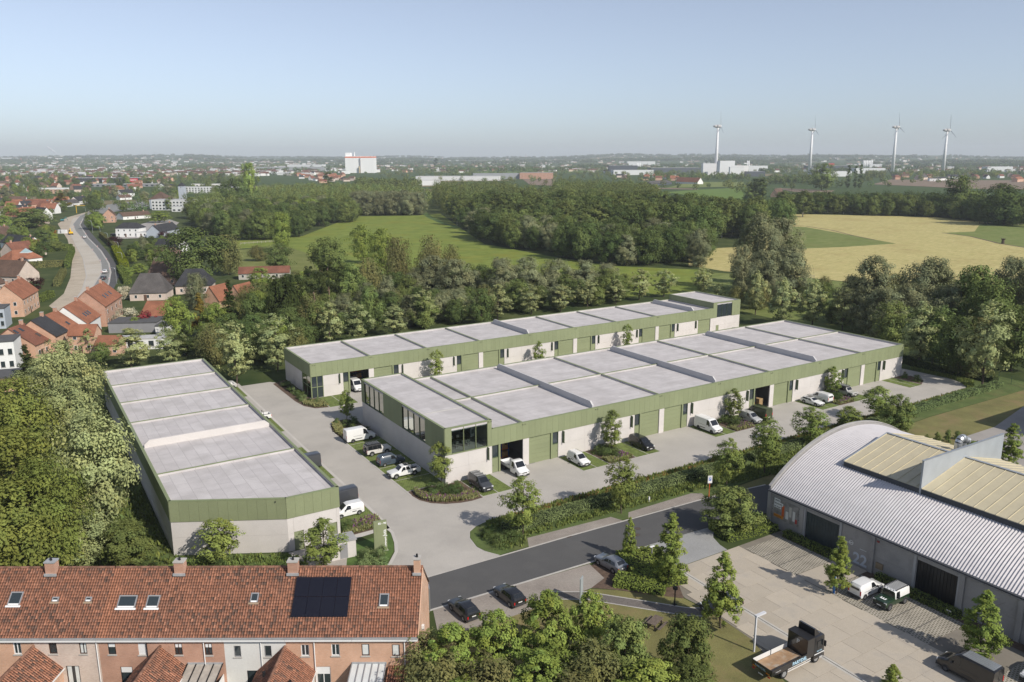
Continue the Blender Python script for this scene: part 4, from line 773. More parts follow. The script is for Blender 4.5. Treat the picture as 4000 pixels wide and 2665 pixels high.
# ------------------------------------------------------------------ vehicles
def paint(name,c,metal=.0): return mat('car_paint_'+name,c,.32,.03,1.5,coat=.8,metal=metal,spec=.4)
P_white=paint('white',(.70,.70,.69)); P_silver=paint('silver',(.50,.50,.49),.3); P_black=paint('black',(.010,.010,.011)); P_dgrey=paint('dark_grey',(.045,.048,.055)); P_blue=paint('slate_blue',(.055,.075,.10)); P_green=paint('olive_green',(.035,.048,.018)); P_dgreen=paint('deep_green',(.014,.035,.016)); P_silshade=paint('shaded_silver',(.20,.215,.24),.4); P_cream=paint('warm_white',(.60,.58,.55)); P_beige=paint('light_grey',(.42,.41,.39))
M_cglass=mat('vehicle_glass',(.012,.014,.016),.05,0,spec=.8); M_tail=mat('red_tail_light',(.45,.012,.012),.3,0); M_head=mat('headlight_lens',(.62,.64,.66),.12,0,spec=.8); M_plate=mat('number_plate',(.65,.65,.63),.5,0); M_rim=mat('alloy_rim',(.42,.43,.44),.35,.05,metal=.6); M_steelrim=mat('dark_steel_rim',(.10,.10,.105),.5,.05); M_clad=mat('grey_plastic_cladding',(.04,.04,.042),.6,.05)
_wm={}
def wheelmesh(r,w):
    k=(r,w)
    if k in _wm: return _wm[k]
    n=18; m=MB(); prof=[(-w/2,r*.62),(-w/2,r*.92),(-w/2+.03,r),(w/2-.03,r),(w/2,r*.92),(w/2,r*.62)]
    for x,q in prof:
        for i in range(n): a=2*math.pi*i/n; m.v.append((q*math.cos(a),x,q*math.sin(a)))
    for j in range(len(prof)-1):
        for i in range(n): m.f.append((j*n+i,j*n+(i+1)%n,(j+1)*n+(i+1)%n,(j+1)*n+i))
    m.m=[0]*len(m.f); ty=m.mesh('tyre',M_black)
    def rim(mt):
        q=MB(); q.tube((0,-w/2+.01,0),(0,w/2-.01,0),r*.60,r*.60,16)
        for i in range(5):
            a=2*math.pi*i/5; c,s=math.cos(a),math.sin(a)
            for y in(-w/2-.005,w/2-.015): q.add([(c*r*.1-s*.05,y,s*r*.1+c*.05),(c*r*.1+s*.05,y,s*r*.1-c*.05),(c*r*.58+s*.04,y,s*r*.58-c*.04),(c*r*.58-s*.04,y,s*r*.58+c*.04),(c*r*.1-s*.05,y+.02,s*r*.1+c*.05),(c*r*.1+s*.05,y+.02,s*r*.1-c*.05),(c*r*.58+s*.04,y+.02,s*r*.58-c*.04),(c*r*.58-s*.04,y+.02,s*r*.58+c*.04)],[(0,1,2,3),(7,6,5,4),(0,4,5,1),(1,5,6,2),(2,6,7,3),(3,7,4,0)])
        return q.mesh('rim',mt)
    _wm[k]=(ty,rim(M_rim),rim(M_steelrim)); return _wm[k]
# stations: x, bottom, belt, top, half width at sill, at belt, at roof   (front at x=0)
ST={
'van':[(0,.42,.85,.95,.82,.84,.74),(.12,.30,.95,1.08,.95,.96,.86),(.55,.25,1.08,1.22,1.0,1.0,.90),(.95,.24,1.15,1.36,1.0,1.0,.92),(1.75,.24,1.30,2.28,1.0,1.01,.86),(2.1,.24,1.32,2.44,1.01,1.02,.88),(5.3,.26,1.35,2.46,1.01,1.02,.88),(5.5,.32,1.35,2.42,.98,1.0,.86)],
'vito':[(0,.40,.72,.80,.78,.78,.68),(.15,.26,.86,.97,.90,.91,.80),(.7,.2,1.0,1.12,.95,.95,.84),(1.0,.2,1.04,1.2,.95,.95,.84),(1.85,.2,1.10,1.84,.95,.95,.74),(2.3,.2,1.12,1.93,.95,.95,.76),(4.75,.24,1.14,1.90,.95,.95,.76),(5.0,.32,1.12,1.70,.92,.92,.74)],
'caddy':[(0,.38,.68,.78,.74,.74,.64),(.15,.24,.82,.93,.85,.86,.76),(.75,.18,.95,1.06,.88,.88,.78),(1.0,.18,.98,1.12,.88,.88,.78),(1.85,.18,1.05,1.76,.88,.88,.68),(2.3,.18,1.07,1.84,.88,.88,.70),(4.2,.22,1.08,1.80,.88,.88,.70),(4.42,.30,1.06,1.55,.86,.86,.68)],
'suv':[(0,.40,.66,.74,.72,.72,.62),(.15,.25,.82,.92,.86,.87,.77),(.9,.2,.96,1.04,.92,.92,.80),(1.25,.2,.99,1.10,.92,.92,.80),(2.0,.2,1.03,1.56,.92,.92,.66),(2.6,.2,1.05,1.62,.92,.92,.68),(3.75,.22,1.08,1.57,.92,.92,.66),(4.22,.28,1.06,1.14,.90,.90,.72),(4.36,.42,.98,1.04,.86,.86,.72)],
'wagon':[(0,.36,.58,.66,.72,.72,.62),(.18,.22,.72,.80,.86,.87,.77),(1.1,.18,.86,.94,.92,.92,.80),(1.5,.18,.88,.99,.92,.92,.80),(2.35,.18,.92,1.38,.92,.92,.64),(2.9,.18,.94,1.43,.92,.92,.65),(4.2,.2,.96,1.38,.92,.92,.64),(4.6,.25,.94,1.10,.90,.90,.70),(4.75,.38,.88,.96,.84,.84,.70)],
'box4x4':[(0,.48,.92,1.0,.88,.88,.80),(.10,.36,1.0,1.12,.96,.97,.88),(1.15,.34,1.06,1.18,.98,.98,.88),(1.35,.34,1.08,1.22,.98,.98,.88),(1.8,.34,1.12,1.90,.98,.98,.80),(2.1,.34,1.13,1.97,.98,.98,.82),(4.35,.36,1.14,1.95,.98,.98,.82),(4.45,.42,1.13,1.88,.95,.95,.80)],
'old4x4':[(0,.55,.98,1.05,.80,.80,.74),(.08,.45,1.05,1.14,.84,.84,.78),(1.25,.45,1.10,1.20,.86,.86,.80),(1.5,.45,1.12,1.26,.86,.86,.78),(1.66,.45,1.14,1.96,.86,.86,.72),(1.85,.45,1.16,2.03,.88,.88,.74),(4.25,.45,1.16,2.03,.88,.88,.74),(4.35,.50,1.15,1.98,.86,.86,.73)],
'pickup':[(0,.48,.80,.90,.80,.80,.70),(.15,.36,.95,1.04,.92,.92,.82),(1.0,.32,1.06,1.14,.93,.93,.82),(1.35,.32,1.08,1.18,.93,.93,.82),(2.05,.32,1.12,1.76,.93,.93,.68),(2.5,.32,1.13,1.82,.93,.93,.70),(3.3,.32,1.13,1.78,.93,.93,.70),(3.62,.32,1.12,1.20,.93,.93,.84)],
'cabvan':[(0,.42,.85,.95,.82,.84,.74),(.12,.30,.95,1.08,.95,.96,.86),(.55,.25,1.08,1.22,1.0,1.0,.90),(.95,.24,1.15,1.36,1.0,1.0,.92),(1.75,.24,1.30,2.20,1.0,1.01,.84),(2.05,.24,1.32,2.32,1.01,1.02,.86),(2.75,.26,1.35,2.30,1.01,1.02,.86),(2.85,.32,1.35,2.26,.98,1.0,.84)],
}
CFG={ # wheelbase x positions, wheel radius, windscreen x range, side windows (bottom x0,x1, top x0,x1), rear window
'van':((1.0,4.35),.34,(1.0,1.75),[(1.45,2.35,1.85,2.35)],'van'),
'vito':((.95,4.05),.33,(1.05,1.85),[(1.55,2.5,1.95,2.5)],'van'),
'caddy':((.92,3.65),.31,(1.05,1.85),[(1.55,2.45,1.95,2.45)],'van'),
'suv':((.85,3.5),.35,(1.3,1.98),[(1.7,2.55,2.1,2.55),(2.65,3.85,2.65,3.6)],'slope'),
'wagon':((.95,3.8),.34,(1.55,2.33),[(2.0,2.85,2.4,2.85),(2.95,4.35,2.95,4.1)],'slope'),
'box4x4':((.85,3.6),.40,(1.37,1.8),[(1.75,2.55,1.95,2.55),(2.65,3.35,2.65,3.35),(3.45,4.2,3.45,4.2)],'van'),
'old4x4':((.75,3.55),.42,(1.52,1.66),[(1.78,2.5,1.9,2.5)],'van'),
'pickup':((.9,4.1),.40,(1.38,2.03),[(1.75,2.55,2.15,2.55),(2.65,3.35,2.65,3.15)],'slope'),
'cabvan':((1.0,4.6),.34,(1.0,1.75),[(1.45,2.4,1.85,2.4)],'van')}
def lerp(S,x):
    for a,b in zip(S,S[1:]):
        if a[0]<=x<=b[0]: t=(x-a[0])/(b[0]-a[0]+1e-9); return [p+(q-p)*t for p,q in zip(a,b)]
    return list(S[0] if x<S[0][0] else S[-1])
def ring(s):
    x,zb,zs,zr,w0,w1,w2=s; h=[(w0*.90,zb),(w0,zb+.10),(w1,zb*.45+zs*.55),(w1*.995,zs),(w2+(w1-w2)*.10,zr-.09*min(1,(zr-zs)*3)-.005),(w2*.90,zr-.012),(w2*.5,zr)]
    return [(x,0,zb)]+[(x,y,z) for y,z in h]+[(x,0,zr+.004)]+[(x,-y,z) for y,z in h[::-1]]
_vc={}
def vmeshes(kind,pm,roofm=None):
    key=(kind,pm.name,roofm.name if roofm else '')
    if key in _vc: return _vc[key]
    S=ST[kind]; Ln=S[-1][0]; out=[]
    m=MB(); fine=[]
    for a,b in zip(S,S[1:]):
        n=max(1,int((b[0]-a[0])/.35))
        for k in range(n): fine.append([p+(q-p)*k/n for p,q in zip(a,b)])
    fine.append(list(S[-1])); N=16
    for s in fine: m.v+=ring(s)
    for i in range(len(fine)-1):
        for j in range(N): m.f.append((i*N+j,i*N+(j+1)%N,(i+1)*N+(j+1)%N,(i+1)*N+j)); m.m.append(1 if (roofm and 4<=j<=11 and fine[i][3]>1.7) else 0)
    m.f.append(tuple(range(N-1,-1,-1))); m.m.append(0); k=(len(fine)-1)*N; m.f.append(tuple(range(k,k+N))); m.m.append(0)
    me=m.mesh('body',[pm,roofm] if roofm else pm,True); me.set_sharp_from_angle(angle=R_(38)); out.append(('body',me))
    (wb,r,ws,sw,rw_)=CFG[kind]; E=.012
    def sidepatch(x0,x1,t0,t1,lo=.05,hi=.13,mt=M_cglass,nm='side_window'):
        for sg in(1,-1):
            q=MB(); A=[];B=[]
            for k in range(4):
                xb=x0+(x1-x0)*k/3; xt=t0+(t1-t0)*k/3
                s=lerp(S,xb); z=s[2]+lo; f=lo/max(.05,s[3]-.09-s[2]); A.append((xb,sg*(s[5]*(1-f)+(s[6]+(s[5]-s[6])*.1)*f+E),z))
                s=lerp(S,xt); z=s[3]-hi; f=(z-s[2])/max(.05,s[3]-.09-s[2]); B.append((xt,sg*(s[5]*(1-f)+(s[6]+(s[5]-s[6])*.1)*f+E),z))
            fs=[(k,k+1,5+k,4+k) for k in range(3)]
            q.add(A+B,[f[::-1] if sg>0 else f for f in fs]); out.append((nm,q.mesh(nm,mt)))
    for w in sw: sidepatch(*w)
    def toppatch(xa,xb,mt,nm,wf=.86):
        q=MB(); P=[]
        for k in range(4):
            s=lerp(S,xa+(xb-xa)*k/3)
            for y in(-1,-.5,0,.5,1): P.append((s[0],y*s[6]*wf,s[3]+E+(.006 if abs(y)<.9 else -.012)))
        q.add(P,[(i*5+j,(i+1)*5+j,(i+1)*5+j+1,i*5+j+1) for i in range(3) for j in range(4)]); out.append((nm,q.mesh(nm,mt,True)))
    toppatch(ws[0]+.03,ws[1]-.04,M_cglass,'windscreen')
    s=S[-1]
    if rw_=='slope': toppatch(S[-3][0]+.05,S[-2][0]-.06,M_cglass,'rear_window',.8)
    elif kind not in('van','cabvan'): q=MB(); q.add([(Ln+E,-s[6]*.85,s[2]+.1),(Ln+E,s[6]*.85,s[2]+.1),(Ln+E,s[6]*.78,s[3]-.13),(Ln+E,-s[6]*.78,s[3]-.13)],[(0,1,2,3)]); out.append(('rear_window',q.mesh('rear_window',M_cglass)))
    else: q=MB(); q.box((Ln,-.01,s[1]+.2),(Ln+.012,.01,s[3]-.15)); q.box((Ln,.1,s[2]-.1),(Ln+.03,.3,s[2]-.05)); out.append(('rear_door_seam',q.mesh('rear_door_seam',M_clad)))
    f0,f1=S[0],S[1]
    q=MB(); q.box((-.06,-f1[4]*.93,f1[1]-.02),(.16,f1[4]*.93,f0[1]+.16)); out.append(('front_bumper',q.mesh('front_bumper',M_clad)))
    q=MB(); q.box((-.03,-.45,f0[2]-.10),(.02,.45,f0[2]+.04)); out.append(('grille',q.mesh('grille',M_dark)))
    q=MB(); q.box((Ln-.12,-s[4]*.96,s[1]-.06),(Ln+.09,s[4]*.96,s[1]+.2)); out.append(('rear_bumper',q.mesh('rear_bumper',M_clad if kind!='wagon' else pm)))
    for sg in(1,-1):
        q=MB(); y=sg*f1[5]*.80; q.box((.0,y-.15,f1[2]-.14),(.16,y+.15,f1[2]+.04)); out.append(('headlight',q.mesh('headlight',M_head)))
        y=sg*s[5]*.90; q=MB(); q.box((Ln-.03,y-.07,s[2]-.40),(Ln+.025,y+.07,s[2]+(.12 if rw_!='slope' else -.06))); out.append(('tail_light',q.mesh('tail_light',M_tail)))
        sm=lerp(S,ws[0]+.55); q=MB(); q.box((sm[0]-.06,sg*(sm[5]+.14)-.10,sm[2]+.04),(sm[0]+.06,sg*(sm[5]+.14)+.10,sm[2]+.24)); out.append(('wing_mirror',q.mesh('wing_mirror',M_clad)))
        for x in wb:
            s2=lerp(S,min(x,Ln)); q=MB(); n=14; yy=sg*(s2[4]+.012)
            P=[(x,yy,r)]+[(x+(r+.09)*math.cos(math.pi*i/n),yy,r+(r+.09)*math.sin(math.pi*i/n)) for i in range(n+1)]; fs=[(0,i+1,i+2) for i in range(n)]
            q.add(P,[f[::-1] if sg>0 else f for f in fs])
            if x<Ln: out.append(('wheel_arch',q.mesh('wheel_arch',M_clad)))
        if kind in('van','vito','caddy'):
            q=MB(); q.box((2.6,sg*(S[-3][5]+.004)-.004,.62),(wb[1]-r-.1,sg*(S[-3][5]+.004)+.012,.74)); out.append(('side_rub_strip',q.mesh('side_rub_strip',M_clad)))
            q=MB(); q.box((2.6,sg*(S[-3][5]+.004)-.004,S[-3][2]-.12),(4.3 if kind=='van' else 3.8,sg*(S[-3][5]+.004)+.006,S[-3][2]-.09)); out.append(('door_rail',q.mesh('door_rail',M_clad)))
        q=MB(); q.box((2.3,sg*(S[4][5]+.004)-.004,S[4][2]-.14),(2.46,sg*(S[4][5]+.004)+.02,S[4][2]-.10)); out.append(('door_handle',q.mesh('door_handle',M_clad)))
    q=MB(); q.box((-.075,-.26,f0[1]+.02),(-.062,.26,f0[1]+.13)); out.append(('number_plate',q.mesh('number_plate',M_plate)))
    q=MB(); q.box((Ln+.03,-.26,s[1]+.32),(Ln+.042,.26,s[1]+.43)); out.append(('number_plate',q.mesh('number_plate',M_plate)))
    _vc[key]=out; return out
def vehicle(kind,pm,label,u,v,head,cat,group=None,roofm=None,steel=False,extra=None,name=None):
    """head: heading of the nose in degrees, 0 = +X"""
    T=thing(name or {'van':'panel_van','vito':'van','caddy':'small_van','suv':'car','wagon':'estate_car','box4x4':'off_roader','old4x4':'off_roader','pickup':'pickup_truck','cabvan':'flatbed_van'}[kind],label,cat,(u,v,.03),R_(head+180),group)
    Ln={'pickup':5.25,'cabvan':6.1}.get(kind,ST[kind][-1][0]); sh=Ln/2
    for n,me in vmeshes(kind,pm,roofm): put(n,me,T,(-sh,0,0))
    (wb,r,_,_,_)=CFG[kind]; ty,r1,r2=wheelmesh(r,.22 if kind!='old4x4' else .27)
    for x in wb:
        for sg in(1,-1):
            y=sg*(lerp(ST[kind],min(x,ST[kind][-1][0]))[4]-.09); w_=put('wheel',ty,T,(x-sh,y,r)); put('rim',r2 if steel else r1,w_)
    if kind=='pickup':
        b=MB(); b.box((3.55,-.90,.42),(5.2,.90,.70)); b.box((3.55,.84,.70),(5.2,.93,1.16)); b.box((3.55,-.93,.70),(5.2,-.84,1.16)); b.box((5.12,-.84,.70),(5.22,.84,1.14)); b.build('load_bed',pm,T,loc=(-sh,0,0)); box('bed_liner',T,M_clad,(3.64-sh,-.83,.702),(5.11-sh,.83,.72)); q=MB()
        for y in(-.8,.8): q.tube((3.7,y,1.1),(3.75,y*.9,1.72),.04,.04,6); 
        q.tube((3.75,-.72,1.72),(3.75,.72,1.72),.04,.04,6); q.build('roll_bar',M_clad,T,loc=(-sh,0,0))
        for sg in(1,-1): box('tail_light',T,M_tail,(5.16-sh,sg*.86-.07,.72),(5.25-sh,sg*.86+.07,1.05)); 
        for sg in(1,-1):
            q=MB(); n=14; yy=sg*.945; x=4.1; P=[(x,yy,.4)]+[(x+.49*math.cos(math.pi*i/n),yy,.4+.49*math.sin(math.pi*i/n)) for i in range(n+1)]; fs=[(0,i+1,i+2) for i in range(n)]; q.add(P,[f[::-1] if sg>0 else f for f in fs]); q.build('wheel_arch',M_clad,T,loc=(-sh,0,0))
    if kind=='cabvan':
        box('chassis',T,M_clad,(2.6-sh,-.5,.4),(6.0-sh,.5,.72)); box('load_deck',T,M_galv,(2.95-sh,-1.02,.74),(6.05-sh,1.02,.84))
        for a,b in(((2.95,.97,.845),(6.05,1.02,1.25)),((2.95,-1.02,.845),(6.05,-.97,1.25)),((6.0,-.965,.845),(6.05,.965,1.25)),((2.95,-.965,.845),(3.0,.965,1.7))): box('drop_side',T,P_white,(a[0]-sh,a[1],a[2]),(b[0]-sh,b[1],b[2]))
    if extra: extra(T,sh)
    return T
def rails(T,sh,kind):
    for sg in(1,-1):
        s=ST[kind]; y=sg*(s[5][6]-.04); z=s[5][3]; q=MB(); q.path([(2.2,y,z-.03),(2.35,y,z+.05),(3.9,y,z+.04),(4.05,y,z-.05)],.018,6); q.build('roof_rail',M_dark,T,loc=(-sh,0,0))
def rack4(T,sh,z=1.98,x0=1.95,x1=4.2,m=M_dark,pale=True):
    for sg in(1,-1): box('rack_side_rail',T,m,(x0-sh,sg*.72-.03,z+.06),(x1-sh,sg*.72+.03,z+.12))
    for k in range(9): x=x0+.12+(x1-x0-.24)*k/8; box('rack_slat',T,M_rim if pale else m,(x-.05-sh,-.69,z+.06),(x+.05-sh,.69,z+.09))
    for x in(x0+.1,x1-.1):
        for sg in(1,-1): box('rack_foot',T,m,(x-.03-sh,sg*.70-.03,z-.06),(x+.03-sh,sg*.70+.03,z+.06))
def spare(T,sh):
    q=put('spare_wheel',wheelmesh(.38,.24)[0],T,(4.45+.14-sh,.15,1.05),R_(90)); put('rim',wheelmesh(.38,.24)[1],q)
def bars3(T,sh):
    for x in(2.2,3.1,4.1): box('roof_bar',T,M_galv,(x-.04-sh,-.8,2.0),(x+.04-sh,.8,2.05)); 
    for x in(2.2,3.1,4.1):
        for sg in(1,-1): box('roof_bar_foot',T,M_dark,(x-.04-sh,sg*.76-.04,1.88),(x+.04-sh,sg*.76+.04,2.0))
VG_='vehicles parked in the unit yard'
vehicle('vito',P_dgrey,'dark grey van with silver roof bars parked at the glazed office corner',58.0,101.9,-90,'van',VG_,extra=bars3)
vehicle('cabvan',P_white,'white flatbed van standing half inside the open bay by the office corner',65.8,104.3,-90,'flatbed van',VG_,steel=True)
vehicle('caddy',P_white,'white small van with black roof rails parked right of the office corner',76.85,101.7,-90,'van',VG_,extra=lambda T,sh:rails(T,sh,'caddy'))
vehicle('vito',P_black,'black van parked nose out on grass pavers by the middle facade tree',90.8,101.9,-90,'van',VG_,steel=True)
vehicle('van',P_white,'tall white panel van parked nose out left of the second facade shrubs',107.3,102.0,-90,'van',VG_,steel=True)
vehicle('caddy',P_silver,'silver small van parked beside the olive green van',118.1,101.5,-90,'van',VG_)
vehicle('van',P_green,'olive green tall van parked tail out before the open bay',121.3,102.5,90,'van',VG_,steel=True)
vehicle('wagon',P_white,'white estate car with black glass roof parked nose out',137.5,102.3,-90,'car',VG_,extra=lambda T,sh:box('glass_roof',T,M_cglass,(2.5-sh,-.5,1.425),(3.7-sh,.5,1.442)))
vehicle('vito',P_white,'white van parked tail out beside the white estate car',141.0,103.0,90,'van',VG_,steel=True)
vehicle('box4x4',P_beige,'silver off roader with dark roof and roof rack parked nose out at the far end',149.0,102.6,-90,'off-roader',VG_,roofm=M_clad,extra=lambda T,sh:rack4(T,sh))
vehicle('van',P_white,'tall white panel van at the far end of the side parking row',50.15,132.2,0,'van',VG_,steel=True)
vehicle('box4x4',P_cream,'pale off roader with spare wheel and black and white roof rack in the side row',50.2,124.1,0,'off-roader',VG_,roofm=M_clad,extra=lambda T,sh:(rack4(T,sh),spare(T,sh),box('side_box',T,P_cream,(3.5-sh,-.95,1.25),(4.1-sh,-.90,1.75))))
vehicle('caddy',P_blue,'slate blue small van in the side parking row',50.2,118.4,0,'van',VG_,extra=lambda T,sh:rails(T,sh,'caddy'))
vehicle('pickup',P_white,'white pickup truck parked nose out beside the corner planting',49.95,112.6,180,'pickup',VG_)
vehicle('van',P_white,'white van standing in the open bay of the far building',61.6,163.6,-90,'van',VG_,steel=True)
vehicle('van',P_dgrey,'dark tall van parked against the left building halfway along',37.0,123.8,180,'van',VG_,steel=True)
vehicle('van',P_dgrey,'dark tall van parked behind the white small van at the left building corner',37.0,107.4,180,'van',VG_,steel=True)
vehicle('caddy',P_white,'white small van parked at the corner of the left building',36.9,103.4,180,'van',VG_)
vehicle('pickup',P_white,'white pickup truck with its tail showing past the left building',37.4,153.4,180,'pickup',VG_)
vehicle('suv',P_beige,'light grey car at the far end of the left building row',37.6,179.6,180,'car',VG_)
for i,(u,v,pm,l) in enumerate(((88.0,158.3,P_black,'dark car behind the central building left of the far facade tree'),(110.8,158.4,P_dgrey,'dark car behind the central roof between the far building doors'),(150.8,158.0,P_silver,'silver car showing its roof behind the central building near the far doors'),(176.5,158.6,P_dgrey,'dark car before the raised end of the far building'))): vehicle('suv',pm,l,u,v,-90,'car',VG_)
vehicle('suv',P_black,'black car parked in the brick bays beside the road',44.45,71.6,92,'car')
vehicle('suv',P_silshade,'silver grey car parked against the clipped hedge by the road',59.15,71.3,95,'car',roofm=P_dgrey)  # silver body, tree shade put into its darker paint
vehicle('suv',P_black,'dark car half hidden by the trees near the end terraced house',38.6,71.9,92,'car')
vehicle('wagon',P_black,'black car hidden behind the pyramidal tree on the slab yard',63.9,57.3,170,'car')
vehicle('caddy',P_white,'plain white van parked nose in against the warehouse hedge',80.6,50.5,0,'van',steel=True)
def greendef(T,sh):
    rack4(T,sh,2.05,1.9,4.2,M_black,True); s=put('spare_wheel',wheelmesh(.40,.25)[0],T,(4.35+.16-sh,.1,1.15),R_(90)); put('rim',wheelmesh(.40,.25)[2],s)
    text('bonnet_letter',T,'E',.9,(.4-sh,-.33,1.225),(0,0,0),M_lw,ext=.003,bold=.03)
    for y in(-.5,-.2,.2,.5): MB().tube((0,0,0),(-.08,0,0),.09,.09,10).build('roof_lamp',M_head,T,loc=(1.72-sh,y,2.12))
vehicle('old4x4',P_dgreen,'dark green off roader with white roof and roof rack on the slab yard',80.8,47.5,180,'off-roader',roofm=P_white,steel=True,extra=greendef)
def longvan(T,sh):
    q=box('roof_sheet',T,M_galv,(2.3-sh,-.72,2.47),(5.3-sh,.72,2.50))
    for k in range(5): box('roof_rib',T,M_rim,(2.35-sh,-.6+k*.29,2.5),(5.25-sh,-.52+k*.29,2.525))
vehicle('van',P_black,'long black van with a silver roof platform at the right edge of the slab yard',75.0,35.4,90,'van',steel=True,extra=longvan)
vehicle('suv',P_white,'white car cut by the right frame edge on the grid pavers',80.8,31.6,180,'car')
# black dropside truck
T=thing('dropside_truck','black dropside truck with white lettering beside the lamp post','truck',(61.5,46.05,.05),0)
cab=MB(); st=[(3.95,.55,1.5,2.5,1.15,1.18,1.12),(3.90,.45,1.5,2.85,1.18,1.2,1.12),(3.6,.42,1.5,3.0,1.2,1.2,1.13),(2.4,.42,1.5,3.0,1.2,1.2,1.13),(2.35,.45,1.5,2.95,1.18,1.18,1.1)]
for s in st: cab.v+=ring(s)
for i in range(4):
    for j in range(16): cab.f.append((i*16+j,(i+1)*16+j,(i+1)*16+(j+1)%16,i*16+(j+1)%16)); cab.m.append(0)
cab.f.append(tuple(range(16))); cab.f.append(tuple(range(64+15,64-1,-1))); cab.m+=[0,0]
me=cab.mesh('cab',P_black,True); me.set_sharp_from_angle(angle=R_(35)); put('cab',me,T)
q=MB(); q.add([(3.965,-.98,1.55),(3.965,.98,1.55),(3.905,.95,2.55),(3.905,-.95,2.55)],[(0,1,2,3)]); q.build('windscreen',M_cglass,T)
for sg in(1,-1): q=box('side_window',T,M_cglass,(2.8,sg*1.185-.03,1.6),(3.65,sg*1.185+.02,2.4)); box('wing_mirror',T,M_dark,(3.7,sg*1.38-.1,1.7),(3.82,sg*1.38+.1,2.3)); box('headlight',T,M_head,(3.93,sg*.9-.2,.75),(3.99,sg*.9+.2,.95))
q=MB(); q.add([(2.5,-1.0,3.0),(3.35,-1.0,3.0),(3.35,1.0,3.0),(2.5,1.0,3.0),(2.5,-.95,3.75),(2.75,-.9,3.72),(2.75,.9,3.72),(2.5,.95,3.75)],[(0,1,5,4),(1,2,6,5),(2,3,7,6),(4,5,6,7),(3,0,4,7)]); q.build('wind_deflector',P_black,T); box('light_bar',T,M_chrome,(3.3,-.9,3.02),(3.42,.9,3.14))
box('front_bumper',T,P_black,(3.9,-1.15,.38),(4.05,1.15,.75)); box('step',T,P_silver,(3.2,-1.24,.42),(3.7,-1.18,.6))
box('tool_locker',T,P_black,(1.25,-1.2,.95),(2.3,1.2,3.05)); box('locker_rim',T,M_dark,(1.2,-1.22,3.05),(2.32,1.22,3.1)); text('locker_letter',T,'P',.7,(1.245,.15,2.15),rw,M_lw,ext=.003)
box('chassis',T,M_dark,(-3.6,-.45,.55),(3.8,.45,.95)); bedm=mat('rusty_steel_bed',(.34,.22,.13),.7,.25,1.2,stain=(.40,.36,.30),stain_amt=.8,stain_scale=1.3); box('load_floor',T,bedm,(-3.9,-1.14,1.0),(1.2,1.14,1.06))
box('drop_side',T,P_black,(-3.95,-1.25,.95),(1.2,-1.17,1.6)); ds=box('drop_side',T,P_black,(-3.95,1.17,.95),(1.2,1.25,1.6)); box('side_lining',T,mat('aluminium_lining',(.62,.62,.6),.5,.05),(-3.86,1.155,1.08),(1.18,1.168,1.62)); box('tailboard',T,P_black,(-4.0,-1.165,.95),(-3.92,1.165,1.6)); box('side_post',T,M_dark,(-1.35,1.14,1.06),(-1.25,1.154,1.64))
text('side_lettering',T,'PARYDEL',.52,(-.95,-1.262,1.08),(R_(90),0,0),mat('pale_blue_lettering',(.42,.62,.75),.5,0),ext=.004,bold=.012); text('side_lettering',T,'INTERALTER',.13,(-3.4,-1.262,1.2),(R_(90),0,0),M_lw,ext=.003); text('side_lettering',T,'PARYDEL',.2,(2.75,-1.225,1.25),(R_(90),0,0),MATS['pale_blue_lettering'],ext=.004); text('tail_lettering',T,'PARYDEL',.32,(-4.012,.75,1.15),rw,MATS['pale_blue_lettering'],ext=.003)
q=MB(); q.box((2.4,-1.235,1.0),(3.9,-1.205,1.06)); q.build('white_stripe',M_lw,T); box('tail_light',T,M_tail,(-4.02,-1.1,.7),(-3.97,-.8,.85)); box('tail_light',T,M_tail,(-4.02,.8,.7),(-3.97,1.1,.85)); box('hazard_panel',T,mat('hazard_orange',(.6,.2,.02),.5,0),(-4.012,-1.05,1.0),(-4.003,-.6,1.12)); box('hazard_panel',T,MATS['hazard_orange'],(-4.012,.6,1.0),(-4.003,1.05,1.12))
for z in(.55,.8): box('side_guard',T,P_cream,(-1.5,-1.2,z),(1.9,-1.15,z+.1))
for x in(2.85,-1.95):
    for sg in(1,-1): w_=put('wheel',wheelmesh(.48,.3)[0],T,(x,sg*1.0,.46)); put('rim',wheelmesh(.48,.3)[1],w_)
for sg in(1,-1): box('mudguard',T,M_dark,(-2.55,sg*1.02-.18,.93),(-1.35,sg*1.02+.18,.98)); box('number_plate',T,M_plate,(-4.03,-.3,.55),(-4.02,.3,.68)) if sg>0 else None
# forklift in the open bay
T=thing('forklift','yellow forklift with stacked pallets in the open bay behind the olive green van','forklift',(125.6,108.2,.03),R_(-60)); box('chassis',T,M_boxes[4],(-.9,-.5,.2),(.9,.5,.95)); box('counterweight',T,M_dark,(-1.1,-.5,.25),(-.9,.5,.9)); box('mast',T,M_dark,(.9,-.35,.1),(1.0,.35,2.6)); box('overhead_guard',T,M_dark,(-.7,-.5,2.05),(.7,.5,2.12))
for x in(-.65,.65):
    for y in(-.45,.45): box('guard_post',T,M_dark,(x-.03,y-.03,.95),(x+.03,y+.03,2.05)); w_=put('wheel',wheelmesh(.26,.18)[0],T,(x,y*1.05,.26)); put('rim',wheelmesh(.26,.18)[2],w_)
for y in(-.22,.22): box('fork',T,M_dark,(1.0,y-.06,.1),(2.0,y+.06,.15))
T=thing('pallet_stack','stack of yellowish wooden pallets in the open bay','pallet stack',(127.4,107.6,.03))
for k in range(9): box('pallet',T,M_boxes[3],(-.6,-.6,k*.18),(.6,.6,k*.18+.13))
T=thing('fire_extinguisher','red fire extinguisher behind the narrow window by the open bay','extinguisher',(123.6,106.7,1.6)); MB().tube((0,0,0),(0,0,.6),.12,.12,10).build('cylinder',mat('red_box',(.25,.03,.03)),T); MB().tube((0,0,.6),(0,0,.75),.05,.04,8).build('valve',M_dark,T)
